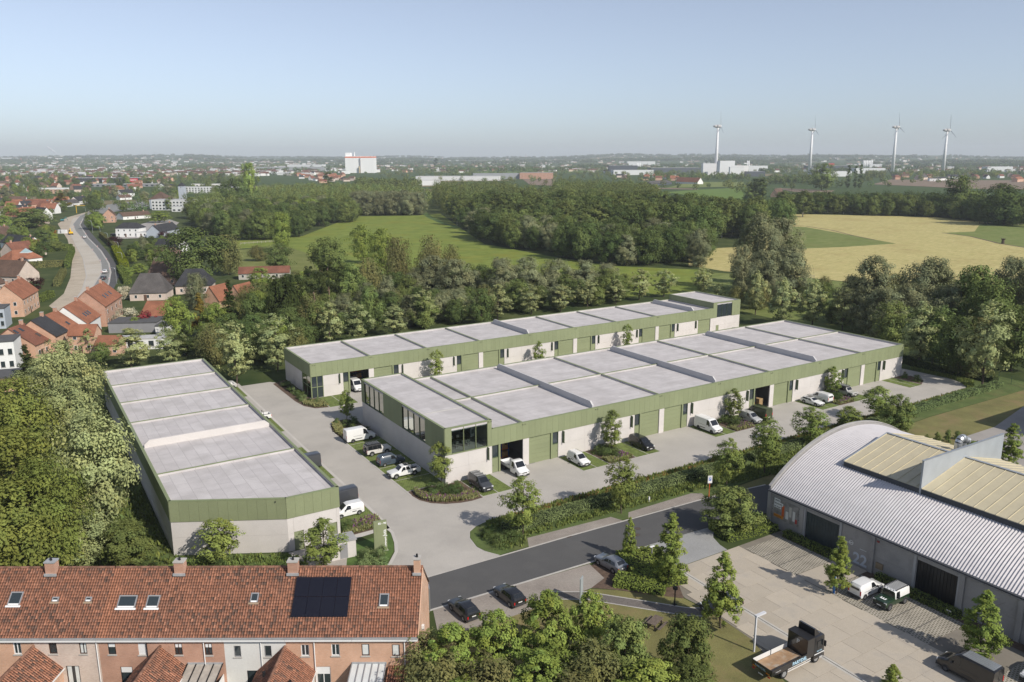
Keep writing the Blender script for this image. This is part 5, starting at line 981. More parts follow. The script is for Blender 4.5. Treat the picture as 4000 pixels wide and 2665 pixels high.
# ------------------------------------------------------------------ vegetation
def leafmat(name,c,trans=.25,var=.18,hue=.01):
    if name in MATS: return MATS[name]
    m=bpy.data.materials.new(name); m.use_nodes=True; t=m.node_tree; t.nodes.remove(t.nodes['Principled BSDF']); MATS[name]=m
    a=nd(t,'ShaderNodeAttribute',attribute_name='Col'); oi=nd(t,'ShaderNodeObjectInfo')
    mx=nd(t,'ShaderNodeMix',data_type='RGBA',blend_type='MULTIPLY'); mx.inputs[0].default_value=1; t.links.new(a.outputs['Color'],mx.inputs[6]); mx.inputs[7].default_value=(*c,1)
    h=nd(t,'ShaderNodeHueSaturation'); r=nd(t,'ShaderNodeMapRange'); r.inputs['To Min'].default_value=1-var; r.inputs['To Max'].default_value=1+var; t.links.new(oi.outputs['Random'],r.inputs[0]); t.links.new(r.outputs[0],h.inputs['Value'])
    r2=nd(t,'ShaderNodeMapRange'); r2.inputs['To Min'].default_value=.5-hue; r2.inputs['To Max'].default_value=.5+hue
    ml=nd(t,'ShaderNodeMath',operation='FRACT'); mu=nd(t,'ShaderNodeMath',operation='MULTIPLY'); mu.inputs[1].default_value=7.31; t.links.new(oi.outputs['Random'],mu.inputs[0]); t.links.new(mu.outputs[0],ml.inputs[0]); t.links.new(ml.outputs[0],r2.inputs[0]); t.links.new(r2.outputs[0],h.inputs['Hue']); t.links.new(mx.outputs[2],h.inputs['Color'])
    d=nd(t,'ShaderNodeBsdfDiffuse'); tr=nd(t,'ShaderNodeBsdfTranslucent'); s=nd(t,'ShaderNodeMixShader'); s.inputs[0].default_value=trans
    t.links.new(h.outputs[0],d.inputs[0]); t.links.new(h.outputs[0],tr.inputs[0]); t.links.new(d.outputs[0],s.inputs[1]); t.links.new(tr.outputs[0],s.inputs[2]); t.links.new(s.outputs[0],t.nodes['Material Output'].inputs[0]); return m
M_bark=mat('grey_brown_bark',(.085,.065,.05),.95,.25,3,bump=.4); M_birch=mat('pale_bark',(.38,.35,.30),.9,.3,4)
def leafmesh(name,m,P,N,size,col,r,aspect=1.0,strand=False):
    """leaf-sized diamonds at P facing N"""
    n=len(P); N=N/np.maximum(1e-6,np.linalg.norm(N,axis=1))[:,None]
    a=r.normal(size=(n,3)); 
    if strand: a=a*.3+np.array((0,0,-1.0))
    t=a-(a*N).sum(1)[:,None]*N; t/=np.maximum(1e-6,np.linalg.norm(t,axis=1))[:,None]; b=np.cross(N,t)
    s=(size*r.uniform(.65,1.35,n))[:,None]
    V=np.empty((n,4,3)); V[:,0]=P-t*s*aspect; V[:,1]=P+b*s*.55; V[:,2]=P+t*s*aspect; V[:,3]=P-b*s*.55
    me=bpy.data.meshes.new(name); me.vertices.add(n*4); me.vertices.foreach_set('co',V.reshape(-1).astype(np.float32))
    me.loops.add(n*4); me.loops.foreach_set('vertex_index',np.arange(n*4,dtype=np.int32)); me.polygons.add(n); me.polygons.foreach_set('loop_start',np.arange(0,n*4,4,dtype=np.int32))
    me.update(calc_edges=True); c=np.ones((n,4,4),np.float32); c[:,:,:3]=col[:,None,:]; at=me.color_attributes.new('Col','FLOAT_COLOR','POINT'); at.data.foreach_set('color',c.reshape(-1)); me.materials.append(m); return me
def env(kind,z):                                   # half width of the crown at relative height z (0 bottom, 1 top)
    if kind=='oval': return math.sin(math.pi*min(1,max(0,z*.93+.06)))**.7
    if kind=='broad': return (math.sin(math.pi*min(1,max(0,z*.86+.10))))**.55
    if kind=='cone': return max(.04,(1-z)**.85)*min(1,.55+z*4)
    if kind=='pyr': return max(.12,(1-z)**.5)*min(1,.6+z*4) if z<.78 else max(.12,.42*(1-z)/.22+.05)
    if kind=='column': return min(1,.45+z*3)*(1 if z<.7 else max(.15,((1-z)/.3)**.6))
    if kind=='dome': return math.sqrt(max(0,1-z*z))
    if kind=='tall': return (math.sin(math.pi*min(1,max(0,z*.80+.14))))**.8
def crown(name,m,kind,H,z0,W,nblob,nleaf,leaf,seed,airy=.0,brad=.26,strand=False,aspect=1.0,rough=.25,up=.35):
    r=np.random.default_rng(seed); B=[];Rd=[]
    hgt=H-z0; ph=r.uniform(0,6.28,6)
    while len(B)<nblob:
        z=r.random(); w=env(kind,z); a=r.uniform(0,6.283); k=(r.random()**(.45 if airy<.3 else .6))
        wob=1+rough*(math.sin(2*a+ph[0]+4*z)+.6*math.sin(3*a+ph[1]-7*z)+.5*math.sin(5*a+ph[2]+11*z))*.6
        rad=W/2*w*wob*k
        if r.random()<airy and k<.5: continue
        B.append((rad*math.cos(a),rad*math.sin(a),z0+z*hgt)); Rd.append(W*brad*r.uniform(.55,1.15)*(.55+.45*w))
    B=np.array(B); Rd=np.array(Rd); wt=Rd**2; idx=r.choice(len(B),nleaf,p=wt/wt.sum())
    d=r.normal(size=(nleaf,3)); d/=np.linalg.norm(d,axis=1)[:,None]; sq=np.array((1,1,1.9 if strand else .8))
    q=r.uniform(.12,1.0,nleaf)**.55; an=r.uniform(.65,1.5,(len(B),3))[idx]; P=B[idx]+d*sq*an*(Rd[idx]*q)[:,None]
    P[:,2]=np.maximum(P[:,2],z0*.55+.05); P[:,2]=np.minimum(P[:,2],H*1.02)
    axis=np.stack([P[:,0],P[:,1],(P[:,2]-(z0+hgt*.35))*.7],1); axis/=np.maximum(.01,np.linalg.norm(axis,axis=1))[:,None]
    N=d*.45+axis*.85+r.normal(size=(nleaf,3))*.30+np.array((0,0,up))
    tint=r.uniform(.78,1.22,len(B))[idx]*r.uniform(.82,1.18,nleaf); hue=r.normal(0,.035,len(B))[idx]
    col=np.stack([tint*(1+hue),tint,tint*(1-hue)],1)
    return leafmesh(name,m,P,N,leaf,col,r,aspect,strand)
def trunkmesh(name,H,z0,W,r0,seed,m=None,limbs=7,stems=1):
    r=random.Random(seed); q=MB()
    for s in range(stems):
        ox=0 if stems==1 else r.uniform(-.25,.25)*W*.25; oy=0 if stems==1 else r.uniform(-.25,.25)*W*.25; p=Vector((ox*.3,oy*.3,-.15)); rad=r0/(1 if stems==1 else 1.35); top=z0+(H-z0)*.72; n=6
        for i in range(n):
            t=(i+1)/n; p2=Vector((ox*(1+t)+r.uniform(-.03,.03)*W,oy*(1+t)+r.uniform(-.03,.03)*W,top*t)); r2=rad*(1-.13); q.tube(p,p2,rad,r2,7,cap=False)
            if t*top>z0*.7:
                for k in range(max(1,limbs//(n*stems))+1):
                    a=r.uniform(0,6.283); L=W*.36*r.uniform(.6,1); e=p2+Vector((math.cos(a)*L,math.sin(a)*L,L*r.uniform(.35,.9))); q.tube(p2,e,r2*.5,r2*.12,5,cap=False)
            p,rad=p2,r2
    me=q.mesh(name,m or M_bark,True,False); return me
L_young=leafmat('fresh_leaf',(0.198,0.242,0.066),.2); L_pale=leafmat('pale_sage_leaf',(.33,.36,.16),.2,.12); L_dark=leafmat('dark_oak_leaf',(0.101,0.138,0.046),.2,.25); L_mid=leafmat('mid_green_leaf',(0.154,0.193,0.061),.2,.25); L_bright=leafmat('bright_leaf',(0.226,0.281,0.066),.2,.15); L_willow=leafmat('grey_willow_leaf',(.215,.228,.122),.2,.2); L_olive=leafmat('olive_leaf',(.180,.205,.052),.2,.12); L_conifer=leafmat('conifer_needles',(0.052,0.068,0.022),.2,.2); L_gold=leafmat('golden_needles',(0.200,0.155,0.035),.2,.1); L_red=leafmat('red_maple_leaf',(0.220,0.035,0.045),.2,.1); L_purple=leafmat('purple_leaf',(0.055,0.020,0.022),.2,.1); L_blossom=leafmat('cream_blossom',(0.500,0.470,0.340),.2,.1); L_hedge=leafmat('hedge_leaf',(.13,.17,.045),.2,.12); L_hedge2=leafmat('sage_hedge_leaf',(.19,.245,.10),.2,.1); L_yhedge=leafmat('yellow_hedge_leaf',(0.212,0.245,0.020),.2,.08); L_shrub=leafmat('shrub_leaf',(.105,.145,.05),.2,.3,.015); L_brown=leafmat('brownish_leaf',(.18,.18,.07),.2,.15); L_popl=leafmat('poplar_leaf',(0.149,0.182,0.060),.2,.25); L_clip=leafmat('clipped_hedge_leaf',(.20,.24,.055),.2,.12)
# protos: (height, [(crown mesh, trunk mesh)])
PR={}
def proto(key,m,kind,H,z0,W,nb,nl,leaf,n=2,trunk=.14,bark=None,limbs=8,stems=1,**k):
    L=[]
    for i in range(n):
        sd_=hash_(key)+i*13
        L.append((crown('crown',m,kind,H,z0,W,nb,nl,leaf,sd_,**k),trunkmesh('trunk',H,z0,W,trunk,sd_,bark,limbs,stems)))
    PR[key]=(H,W,L)
def hash_(s): return sum(ord(c)*(i+3) for i,c in enumerate(s))%9973
proto('young',L_young,'oval',7,1.5,3.7,110,5200,.115,3,.08,airy=.1,brad=.15,limbs=14,rough=.2)
proto('facade',L_young,'oval',5.5,.9,2.9,90,4000,.10,2,.06,airy=.1,brad=.15,limbs=12,rough=.2)
proto('pale',L_pale,'oval',9,1.3,5.0,110,5600,.14,4,.12,airy=.3,brad=.115,limbs=18,rough=.5)
proto('palebig',L_pale,'broad',12,2.2,9.5,170,14000,0.185,3,.2,airy=.3,brad=.14,limbs=18,rough=.4)
proto('olive',L_olive,'broad',12,1.5,10.5,170,14000,0.185,2,.2,airy=.15,brad=.15,limbs=14,rough=.35)
proto('broad',L_dark,'broad',14,1.5,12,130,7500,0.29,4,.25,brad=.16,rough=.4)
proto('mid',L_mid,'broad',14,1.5,11,130,7500,0.29,4,.25,brad=.16,rough=.4)
proto('bright',L_bright,'broad',14,2,11,110,7000,0.27,2,.22,brad=.15,rough=.4,airy=.2)
proto('willow',L_willow,'broad',13,.8,11,170,15000,.175,4,.25,brad=.13,rough=.35,aspect=1.4)
proto('poplar',L_popl,'tall',20,3,9,120,7000,0.32,4,.22,brad=.15,rough=.35,airy=.15,bark=M_birch)
proto('weeping',L_conifer,'broad',13,1.0,9.5,70,8000,0.22,2,.2,brad=.14,strand=True,aspect=2.0,rough=.3,bark=M_birch)
proto('cone',L_conifer,'cone',13,.6,6.5,100,6500,0.22,2,.18,brad=.13,rough=.25,up=.1)
proto('gold',L_gold,'cone',11,.4,6,60,3600,.26,1,.18,brad=.14,rough=.25,up=.1)
proto('pine',L_conifer,'broad',13,5.5,7.5,26,2600,.26,2,.2,brad=.16,airy=.5,rough=.5,bark=mat('pine_bark',(.22,.15,.11),.9,.2,3))
proto('column',L_dark,'column',20,.8,4.2,60,3600,.34,2,.2,brad=.26,rough=.2)
proto('pyr',L_bright,'pyr',9,1.2,3.9,150,8500,.12,3,.09,brad=.12,rough=.12,limbs=10)
proto('dense',L_mid,'broad',8,.8,6.4,150,10000,.15,2,.12,brad=.12,rough=.2,limbs=10)
proto('roadtree',L_bright,'oval',9,.8,6.5,190,13000,.155,3,.12,brad=.10,rough=.3,airy=.1,limbs=14)
proto('red',L_red,'broad',4,.8,4.2,30,1800,.15,1,.07,brad=.18,rough=.4); proto('purple',L_purple,'broad',5,.5,5,30,1600,.2,1,.1,brad=.2); proto('blossom',L_blossom,'broad',4,.5,4.8,34,2000,.16,1,.1,brad=.18); proto('brown',L_brown,'broad',10,1,8,90,6000,0.21,2,.15,brad=.16,airy=.3,strand=True)
proto('shrub',L_shrub,'dome',1.4,.0,2.0,30,2000,0.06,4,.03,brad=.22,limbs=4); proto('lightshrub',L_hedge2,'dome',1.2,.0,1.8,26,1700,0.055,3,.03,brad=.22,limbs=4); proto('bush',L_mid,'dome',4,.0,4.5,40,3500,0.14,3,.08,brad=.2,limbs=5)
_join={}
def joined(c,t):
    if c.name in _join: return _join[c.name]
    bm=bmesh.new(); bm.from_mesh(c); k=len(c.materials); me=c.copy(); bm.free()
    # append the trunk to the crown as one mesh
    vc=np.empty(len(c.vertices)*3,np.float32); c.vertices.foreach_get('co',vc); vt=np.empty(len(t.vertices)*3,np.float32); t.vertices.foreach_get('co',vt)
    lc=np.empty(len(c.loops),np.int32); c.loops.foreach_get('vertex_index',lc); lt=np.empty(len(t.loops),np.int32); t.loops.foreach_get('vertex_index',lt)
    sc_=np.empty(len(c.polygons),np.int32); c.polygons.foreach_get('loop_start',sc_); st=np.empty(len(t.polygons),np.int32); t.polygons.foreach_get('loop_start',st)
    cc=np.empty(len(c.vertices)*4,np.float32); c.color_attributes['Col'].data.foreach_get('color',cc)
    me=bpy.data.meshes.new('tree'); me.vertices.add(len(c.vertices)+len(t.vertices)); me.vertices.foreach_set('co',np.concatenate([vc,vt])); me.loops.add(len(lc)+len(lt)); me.loops.foreach_set('vertex_index',np.concatenate([lc,lt+len(c.vertices)])); me.polygons.add(len(sc_)+len(st)); me.polygons.foreach_set('loop_start',np.concatenate([sc_,st+len(lc)])); me.update(calc_edges=True)
    at=me.color_attributes.new('Col','FLOAT_COLOR','POINT'); at.data.foreach_set('color',np.concatenate([cc,np.ones(len(t.vertices)*4,np.float32)])); me.materials.append(c.materials[0]); me.materials.append(t.materials[0]); me.polygons.foreach_set('material_index',np.concatenate([np.zeros(len(sc_),np.int32),np.ones(len(st),np.int32)])); _join[c.name]=me; return me
TN={'young':'young_tree','facade':'young_tree','pale':'pale_leaved_tree','palebig':'pale_leaved_tree','olive':'hornbeam_tree','broad':'dark_broadleaf_tree','mid':'broadleaf_tree','bright':'light_broadleaf_tree','willow':'willow_tree','poplar':'poplar_tree','weeping':'weeping_birch','cone':'conifer_tree','gold':'golden_conifer','pine':'pine_tree','column':'columnar_poplar','pyr':'pyramidal_tree','dense':'round_crowned_tree','roadtree':'maple_tree','red':'red_maple','purple':'purple_tree','blossom':'blossom_shrub','brown':'olive_brown_tree','shrub':'shrub','lightshrub':'shrub','bush':'bush'}
trng=random.Random(11)
def tree(key,pos,h,label,group=None,w=None,parts=True,cat=None,i=None,rz=None,kind=None):
    H,W,L=PR[key]; c,t=L[(trng.randrange(len(L)) if i is None else i)%len(L)]; s=h/H; sx=s if w is None else w/W; rz=trng.uniform(0,6.28) if rz is None else rz; cat=cat or ('shrub' if key in('shrub','lightshrub','bush','blossom') else 'tree')
    if parts:
        T=thing(TN[key],label,cat,(pos[0],pos[1],pos[2] if len(pos)>2 else 0),rz,group); put('crown' if key not in('shrub','lightshrub','bush') else 'foliage',c,T,(0,0,0),0,(sx,sx,s)); put('trunk' if key not in('shrub','lightshrub','bush') else 'stems',t,T,(0,0,0),0,(sx,sx,s)); return T
    o=put(TN[key],joined(c,t),None,(pos[0],pos[1],pos[2] if len(pos)>2 else 0),rz,(sx,sx,s)); return tag(o,label,cat,group)
def ptree(key,px,py,ytop,wpx,label,group=None,parts=True,**k):     # a tree standing at a surveyed spot
    g=G(px,py); h=HT(px,py,ytop); d=(Vector((g.x,g.y,h*.5))-CAMP).length; return tree(key,(g.x,g.y),h,label,group,None if wpx is None else wpx*d/FPX,parts,**k)
GV='young trees along the verge hedge'
for (px,py,yt,w,l) in((2041,2097,1868,142,'young tree nearest the yard entrance on the verge'),(2427,2006,1788,128,'young tree on the verge before the small white van'),(2836,1911,1716,112,'young tree on the verge right of the parking sign'),(2987,1855,1634,122,'taller airy young tree on the verge before the olive green van'),(3163,1751,1592,122,'young tree on the verge just left of the arched roof'),(3308,1680,1588,92,'young tree on the verge behind the arched roof crown'),(3425,1645,1510,112,'young tree on the verge beside the dense dark tree')): ptree('young',px,py,yt,w,l,GV)
ptree('dense',3497,1700,1548,118,'dense dark round tree behind the arched warehouse roof')
GF='small trees along the unit facades'
for (px,py,yt,w,l) in((1723,1893,1728,94,'slender tree at the shaded office corner'),(2388,1765,1603,88,'slender tree in the first shrub strip along the central facade'),(2864,1640,1520,74,'slender tree in the second shrub strip along the central facade'),(3247,1545,1434,74,'slender tree in the third shrub strip along the central facade'),(1354,1640,1526,62,'slender tree in the planting behind the side parked white van'),(862,2210,2026,146,'slender tree before the windowless wall of the left building'),(1268,2222,2028,152,'slender tree before the entrance doors of the left building')): ptree('facade',px,py,yt,w,l,GF)
for (px,yt,w,l) in((1704,1366,3.6,'slender tree before the far facade nearest its left end'),(2105,1333,3.2,'slender tree before the middle of the far facade'),(2451,1265,3.2,'slender tree before the right part of the far facade')):
    d_=_R*((px-2000)/FPX)-_U*((yt-1332.5)/FPX)+_F; q_=CAMP+d_*(158.6/d_.y); tree('facade',(q_.x,q_.y),q_.z,l,GF,w)
ptree('pyr',2614,2290,2008,135,'tall pyramidal tree in the clipped hedge bed'); ptree('pyr',2815,2455,2160,150,'tall pyramidal tree on the grass edge of the slab yard'); ptree('pyr',2457,2185,2020,60,'very slim young tree with stakes beside the silver grey car'); ptree('dense',2855,2080,1908,200,'wide round tree at the corner of the arched warehouse hedge')
ptree('pyr',3268,2320,2098,105,'staked young tree beside the blue sign on the slab yard'); ptree('pyr',3822,2580,2310,145,'pyramidal tree behind the long black van'); ptree('pyr',3482,2690,2597,70,'tip of a small tree at the bottom edge of the slab yard'); ptree('pyr',3940,1830,1655,86,'conical tree behind the zinc fin wall of the arched warehouse')
# trees at the bottom middle of the picture, crowns surveyed at their tops
GB='maples massed before the end terraced house'
for n,(px,yt,h,w,key,l) in enumerate(((1640,2450,6.0,5.0,'brown','brownish crown closest to the end gable'),(1760,2420,7.5,5.5,'roadtree','maple crown left of the black car'),(1935,2360,8.0,5.5,'roadtree','maple crown below the black car'),(2140,2293,9.5,6.0,'roadtree','tallest maple crown between the black and the silver cars'),(2310,2290,8.0,4.5,'roadtree','slim maple crown beside the grey info panel'),(2440,2390,8.0,5.5,'dense','dark green crown left of the picnic table'),(2690,2385,8.0,5.5,'dense','dark green crown right of the picnic table'),(1700,2560,6.5,6.0,'brown','brownish crown low at the left of the maple mass'),(1900,2560,7.0,6.0,'brown','brownish crown low below the black car'),(2120,2520,7.0,6.5,'roadtree','maple crown low in the middle of the mass'),(2330,2500,7.0,6.0,'brown','brownish crown low beside the maple mass'),(2540,2560,6.5,6.0,'roadtree','maple crown low under the picnic table'),(2700,2590,5.0,6.0,'dense','dark crown at the bottom edge beside the truck lawn'),(1800,2640,6.0,6.0,'roadtree','maple crown cut by the bottom edge at the left'),(2230,2640,6.0,6.5,'brown','brownish crown cut by the bottom edge in the middle'),(2430,2650,5.5,6.0,'roadtree','maple crown cut by the bottom edge at the right'))):
    g=G(px,yt+25,h); tree(key,(g.x,g.y),h,l,GB,w)
# pale trees behind and beside the unit buildings
GP='pale leaved trees ringing the unit buildings'
pl=[(515,1440,1285,138),(672,1425,1283,110),(925,1500,1252,150),(1085,1450,1225,135),(1290,1350,1182,100),(1395,1350,1180,110),(1540,1320,1190,110),(1660,1280,1130,118),(1800,1262,1160,90),(1945,1250,1112,108),(2075,1228,1110,102),(2190,1220,1112,92),(2295,1200,1090,88),(2405,1190,1092,82),(2497,1172,1052,98),(2592,1160,1052,100),(2745,1150,1040,84),(2805,1175,1105,60),(2950,1230,1058,90),(3050,1275,1085,110),(3172,1278,1092,120),(3290,1292,1125,100),(3440,1310,1160,100),(3585,1430,1178,130),(3835,1515,1170,170),(350,1380,1284,46)]
ORD=['first from the left','second from the left','third from the left','fourth from the left','fifth from the left','sixth from the left','seventh from the left','in the middle of the row','eighth from the right','seventh from the right','sixth from the right','fifth from the right','fourth from the right','third from the right','second from the right','last']
for n,(px,py,yt,w) in enumerate(pl): ptree('pale',px,py,yt,w,('pale leaved tree %s behind the far building'%ORD[n-4]) if 3<n<19 else 'pale leaved tree past the %s of the yard, %s'%(('left corner' if n<4 or n==25 else 'right end'),('closest to the terracotta roofs','next along the garden edge','standing tallest by the left building','in front of the weeping birch','','','','','','','','','','','','','','','','just past the raised end block','with a leaning crown','before the willow clump','behind the roof corner','over the curved hedge','largest and rightmost','smallest, before a brick gable')[n]),GP)
for (px,py,yt,w,key,l) in((395,2080,1610,270,'palebig','largest pale leaved tree beside the left building wall'),(265,1640,1335,205,'palebig','pale leaved tree at the top of the row beside the left building'),(300,1800,1480,215,'palebig','pale leaved tree in the middle of the row beside the left building'),(205,1560,1385,150,'palebig','pale leaved tree behind the row beside the cypress'),(90,1880,1490,280,'olive','olive green hornbeam crown at the left edge, upper'),(90,2200,1690,330,'olive','olive green hornbeam crown at the left edge, middle'),(60,2330,1900,340,'olive','olive green hornbeam crown at the left edge, lowest'),(230,2250,1800,260,'olive','olive green hornbeam crown right of the lowest one'),(340,2215,2010,200,'palebig','pale low crown above the chimney of the terrace'),(500,2225,2035,165,'dense','dark green tree at the corner of the left building wall'),(118,1530,1350,98,'cone','dark cypress before the white flat roofed building')): ptree(key,px,py,yt,w,l)
# gardens and tree groups between the yard and the meadow
for (key,px,py,yt,w,l) in(('broad',770,1120,893,200,'huge dark oak among the garden roofs'),('brown',893,1075,920,100,'brownish tree leaning against the huge oak'),('bright',1103,985,833,86,'bright airy poplar standing alone in the small meadow'),('broad',1090,1055,955,110,'round dark beech behind the low flat house'),('weeping',1125,1300,1083,158,'large weeping birch behind the left building'),('cone',905,1310,1098,92,'dark conifer left of the weeping birch'),('gold',790,1320,1148,88,'golden conifer in the garden'),('bright',695,1345,1163,114,'bright hornbeam beside the dark roofed house'),('willow',770,1210,1068,84,'greyish birch before the hipped dark roof'),('pine',1290,1230,1012,110,'tall bare stemmed pine right of the weeping birch'),('pine',1215,1200,1040,80,'dark pine behind the weeping birch'),('mid',1370,1200,1030,110,'mid green tree right of the tall pine'),('bright',1420,1030,880,95,'airy light tree at the meadow edge'),('bright',1500,1080,895,100,'bright green tree at the meadow edge'),('mid',1290,1080,930,140,'dark shrubby tree at the meadow edge'),('broad',995,1330,1150,100,'dark tree before the orange gables'),('brown',1560,1130,935,110,'brownish tree before the meadow'),('brown',1690,1130,925,120,'brownish wide tree before the meadow'),('brown',1760,1120,960,90,'brownish small tree before the meadow'),('brown',1440,1170,1010,110,'brownish thicket tree right of the garden'),('willow',1520,1250,1080,90,'grey green tree behind the pale trees'),('mid',1450,1290,1120,100,'mid green tree behind the pale trees'),('broad',590,1010,955,60,'dark pine in the villa garden'),('mid',640,1090,960,90,'garden tree by the villa road'),('broad',1880,1270,1130,100,'dark bush behind the far building'),('cone',730,1390,1270,90,'low dark conifer group by the golden conifer'),('mid',850,1420,1300,120,'garden hedge tree behind the left building'),('mid',1050,1420,1280,100,'garden tree beside the pale tree pair'),('broad',1190,1380,1240,110,'dark tree behind the far building corner'),('bright',545,1070,1030,50,'light tree along the villa hedge'),('bright',500,1085,1045,50,'light green garden tree by the yellow hedge'),('brown',1010,1020,960,70,'brownish tree by the meadow fence'),('mid',1250,1330,1180,110,'round tree beside the dead trunk')): ptree(key,px,py,yt,w,l)
# willow clumps
GW='grey willows between the yard and the fields'
for (px,py,yt,w,l) in((1690,1170,1002,150,'grey willow behind the pale trees, left of three'),(1780,1180,1015,130,'grey willow behind the pale trees beside the first'),(1960,1180,1010,140,'grey willow left in the hedge row behind the far building'),(2060,1170,1008,140,'grey willow second in the hedge row behind the far building'),(2170,1165,1015,140,'grey willow third in the hedge row behind the far building'),(2280,1160,1018,130,'grey willow fourth in the hedge row behind the far building'),(2370,1150,1030,110,'grey willow last in the hedge row behind the far building'),(2900,1150,960,110,'grey willow at the left of the tall clump'),(2960,1140,835,150,'tall grey willow in the middle of the clump'),(3045,1120,855,135,'tall grey willow at the right of the clump'),(3080,1190,960,150,'grey willow low at the right of the clump'),(2990,1190,980,140,'grey willow low in the middle of the clump'),(3390,1300,1006,170,'big grey willow left of the pair by the hay field'),(3340,1260,1090,120,'grey willow low beside the big one'),(3440,1330,1130,150,'grey willow low between the pair'),(3610,1300,1010,180,'big grey willow right of the pair by the hay field'),(3540,1310,1110,140,'grey willow low left of the right one'),(3690,1320,1120,160,'grey willow low right of the right one'),(3920,1330,1010,130,'tall grey willow at the right edge'),(3990,1350,1045,120,'grey willow cut by the right edge')): ptree('willow',px,py,yt,w,l,GW)
for (key,px,py,yt,w,l) in(('mid',3790,1340,1045,170,'dark broad tree between the willows at the right'),('mid',3860,1370,1090,160,'dark broad tree behind the rightmost pale tree'),('broad',3640,1420,1200,170,'dark thicket tree above the curved hedge'),('broad',3740,1470,1240,150,'dark thicket tree beside the curved hedge'),('mid',3950,1450,1200,140,'dark tree at the right edge above the lawn'),('brown',3800,1480,1250,120,'brownish thicket tree by the fence'),('mid',3480,1360,1180,120,'dark thicket tree behind the roof corner')): ptree(key,px,py,yt,w,l)
# ---- woods
def inpoly(x,y,P):
    c=False; j=len(P)-1
    for i in range(len(P)):
        if (P[i][1]>y)!=(P[j][1]>y) and x<(P[j][0]-P[i][0])*(y-P[i][1])/(P[j][1]-P[i][1])+P[i][0]: c=not c
        j=i
    return c
def scatter(P,s,seed,jit=.4):
    r=random.Random(seed); pts=[G(*p) for p in P]; x0,x1=min(p.x for p in pts),max(p.x for p in pts); y0,y1=min(p.y for p in pts),max(p.y for p in pts); out=[]
    W=[(p.x,p.y) for p in pts]; y=y0
    while y<y1:
        x=x0
        while x<x1:
            q=(x+r.uniform(-jit,jit)*s,y+r.uniform(-jit,jit)*s)
            if inpoly(q[0],q[1],W): out.append(q)
            x+=s
        y+=s
    out.sort(key=lambda q:math.hypot(*q)); return out
def lowforest(name,label,pts,m,hr,wr,nl,leaf,seed,cat='wood',kindw='oval',z=None):     # one mass of far trees
    r=np.random.default_rng(seed); n=len(pts)
    if n==0: return
    h=r.uniform(*hr,n); w=r.uniform(*wr,n); c=np.array([(p[0],p[1],p[2] if len(p)>2 else 0) for p in pts])
    idx=np.repeat(np.arange(n),nl); N=n*nl; d=r.normal(size=(N,3)); d/=np.linalg.norm(d,axis=1)[:,None]; k=r.uniform(.6,1.0,N)
    lob=1+.25*np.sin(d[:,0]*5+idx)*np.sin(d[:,1]*5+idx*1.7)
    P=np.empty((N,3)); P[:,0]=c[idx,0]+d[:,0]*k*lob*w[idx]/2; P[:,1]=c[idx,1]+d[:,1]*k*lob*w[idx]/2; P[:,2]=c[idx,2]+h[idx]*(.54+.46*d[:,2]*k*lob)
    t=r.uniform(.75,1.25,n)[idx]*r.uniform(.85,1.15,N); hue=r.normal(0,.07,n)[idx]; col=np.stack([t*(1+hue),t,t*(1-hue)],1)
    me=leafmesh(name,m,P,d+r.normal(size=(N,3))*.4+np.array((0,0,.3)),leaf,col,r); o=bpy.data.objects.new(name,me); link(o); return tag(o,label,cat,None,'stuff')
def wood(P,s,kinds,hr,seed,label,group,nmax,stuffname,stufflabel,m,skip=lambda q:False):
    r=random.Random(seed); pts=[q for q in scatter(P,s,seed) if not skip(q)]; near,far=pts[:nmax],pts[nmax:]
    for q in near:
        k=r.choice(kinds); h=r.uniform(*hr); tree(k,q,h,label[k],group[k],h*r.uniform(.68,.92) if k!='poplar' else h*r.uniform(.48,.62),parts=False)
    if far: lowforest(stuffname,stufflabel,far,m,hr,(hr[0]*.55,hr[1]*.65),520,.55,seed)
GL={'poplar':'poplars in the big wood','broad':'dark broadleaf trees in the big wood','mid':'mid green trees in the big wood','willow':'grey trees in the big wood'}
LW={'poplar':'tall poplar in the big wood behind the far building','broad':'dark broadleaf tree in the big wood beyond the meadow','mid':'mid green broadleaf tree in the big wood beyond the meadow','willow':'grey leaved tree inside the big wood beyond the meadow'}
W1=[(1786,882),(1892,954),(2000,972),(2127,998),(2400,1040),(2750,1053),(2755,940),(2860,935),(3060,930),(3080,850),(3000,810),(2700,795),(2200,775),(1900,762),(1690,772),(1720,830)]
wood([(1786,882),(1892,954),(2000,972),(2127,998),(2400,1040),(2750,1053),(2755,985),(2400,975),(2127,940),(1900,900)],10.5,['broad','broad','mid','mid','willow'],(13,18),5,LW,GL,110,'wood_understorey','mass of dark trees at the meadow edge of the big wood',L_dark)
wood([(1786,882),(1900,898),(2127,938),(2400,972),(2750,982),(2755,940),(2860,935),(3060,930),(3075,893),(2750,888),(2590,870),(2540,785),(2350,762),(2180,765),(2165,795),(2010,795),(1990,770),(1900,762),(1690,772),(1720,830)],12.5,['poplar','poplar','poplar','mid','broad'],(18,25),6,LW,GL,230,'wood_canopy','deep canopy of poplars behind the front of the big wood',L_popl)
GL2={k:'trees of the wood left of the meadow' for k in('broad','mid','bright','poplar','willow')}
LW2={'broad':'dark broadleaf tree in the wood left of the meadow','mid':'mid green tree in the wood left of the meadow','bright':'light green tree in the wood left of the meadow','poplar':'slender poplar in the wood left of the meadow','willow':'grey willow in the wood left of the meadow'}
wood([(800,915),(960,950),(1180,925),(1240,890),(1380,868),(1390,835),(1630,838),(1690,800),(1640,765),(1350,750),(1050,760),(820,800),(740,860)],11.5,['broad','mid','mid','broad','bright','willow'],(12,18),7,LW2,GL2,170,'wood_canopy','trees massed behind the wood left of the meadow',L_mid)
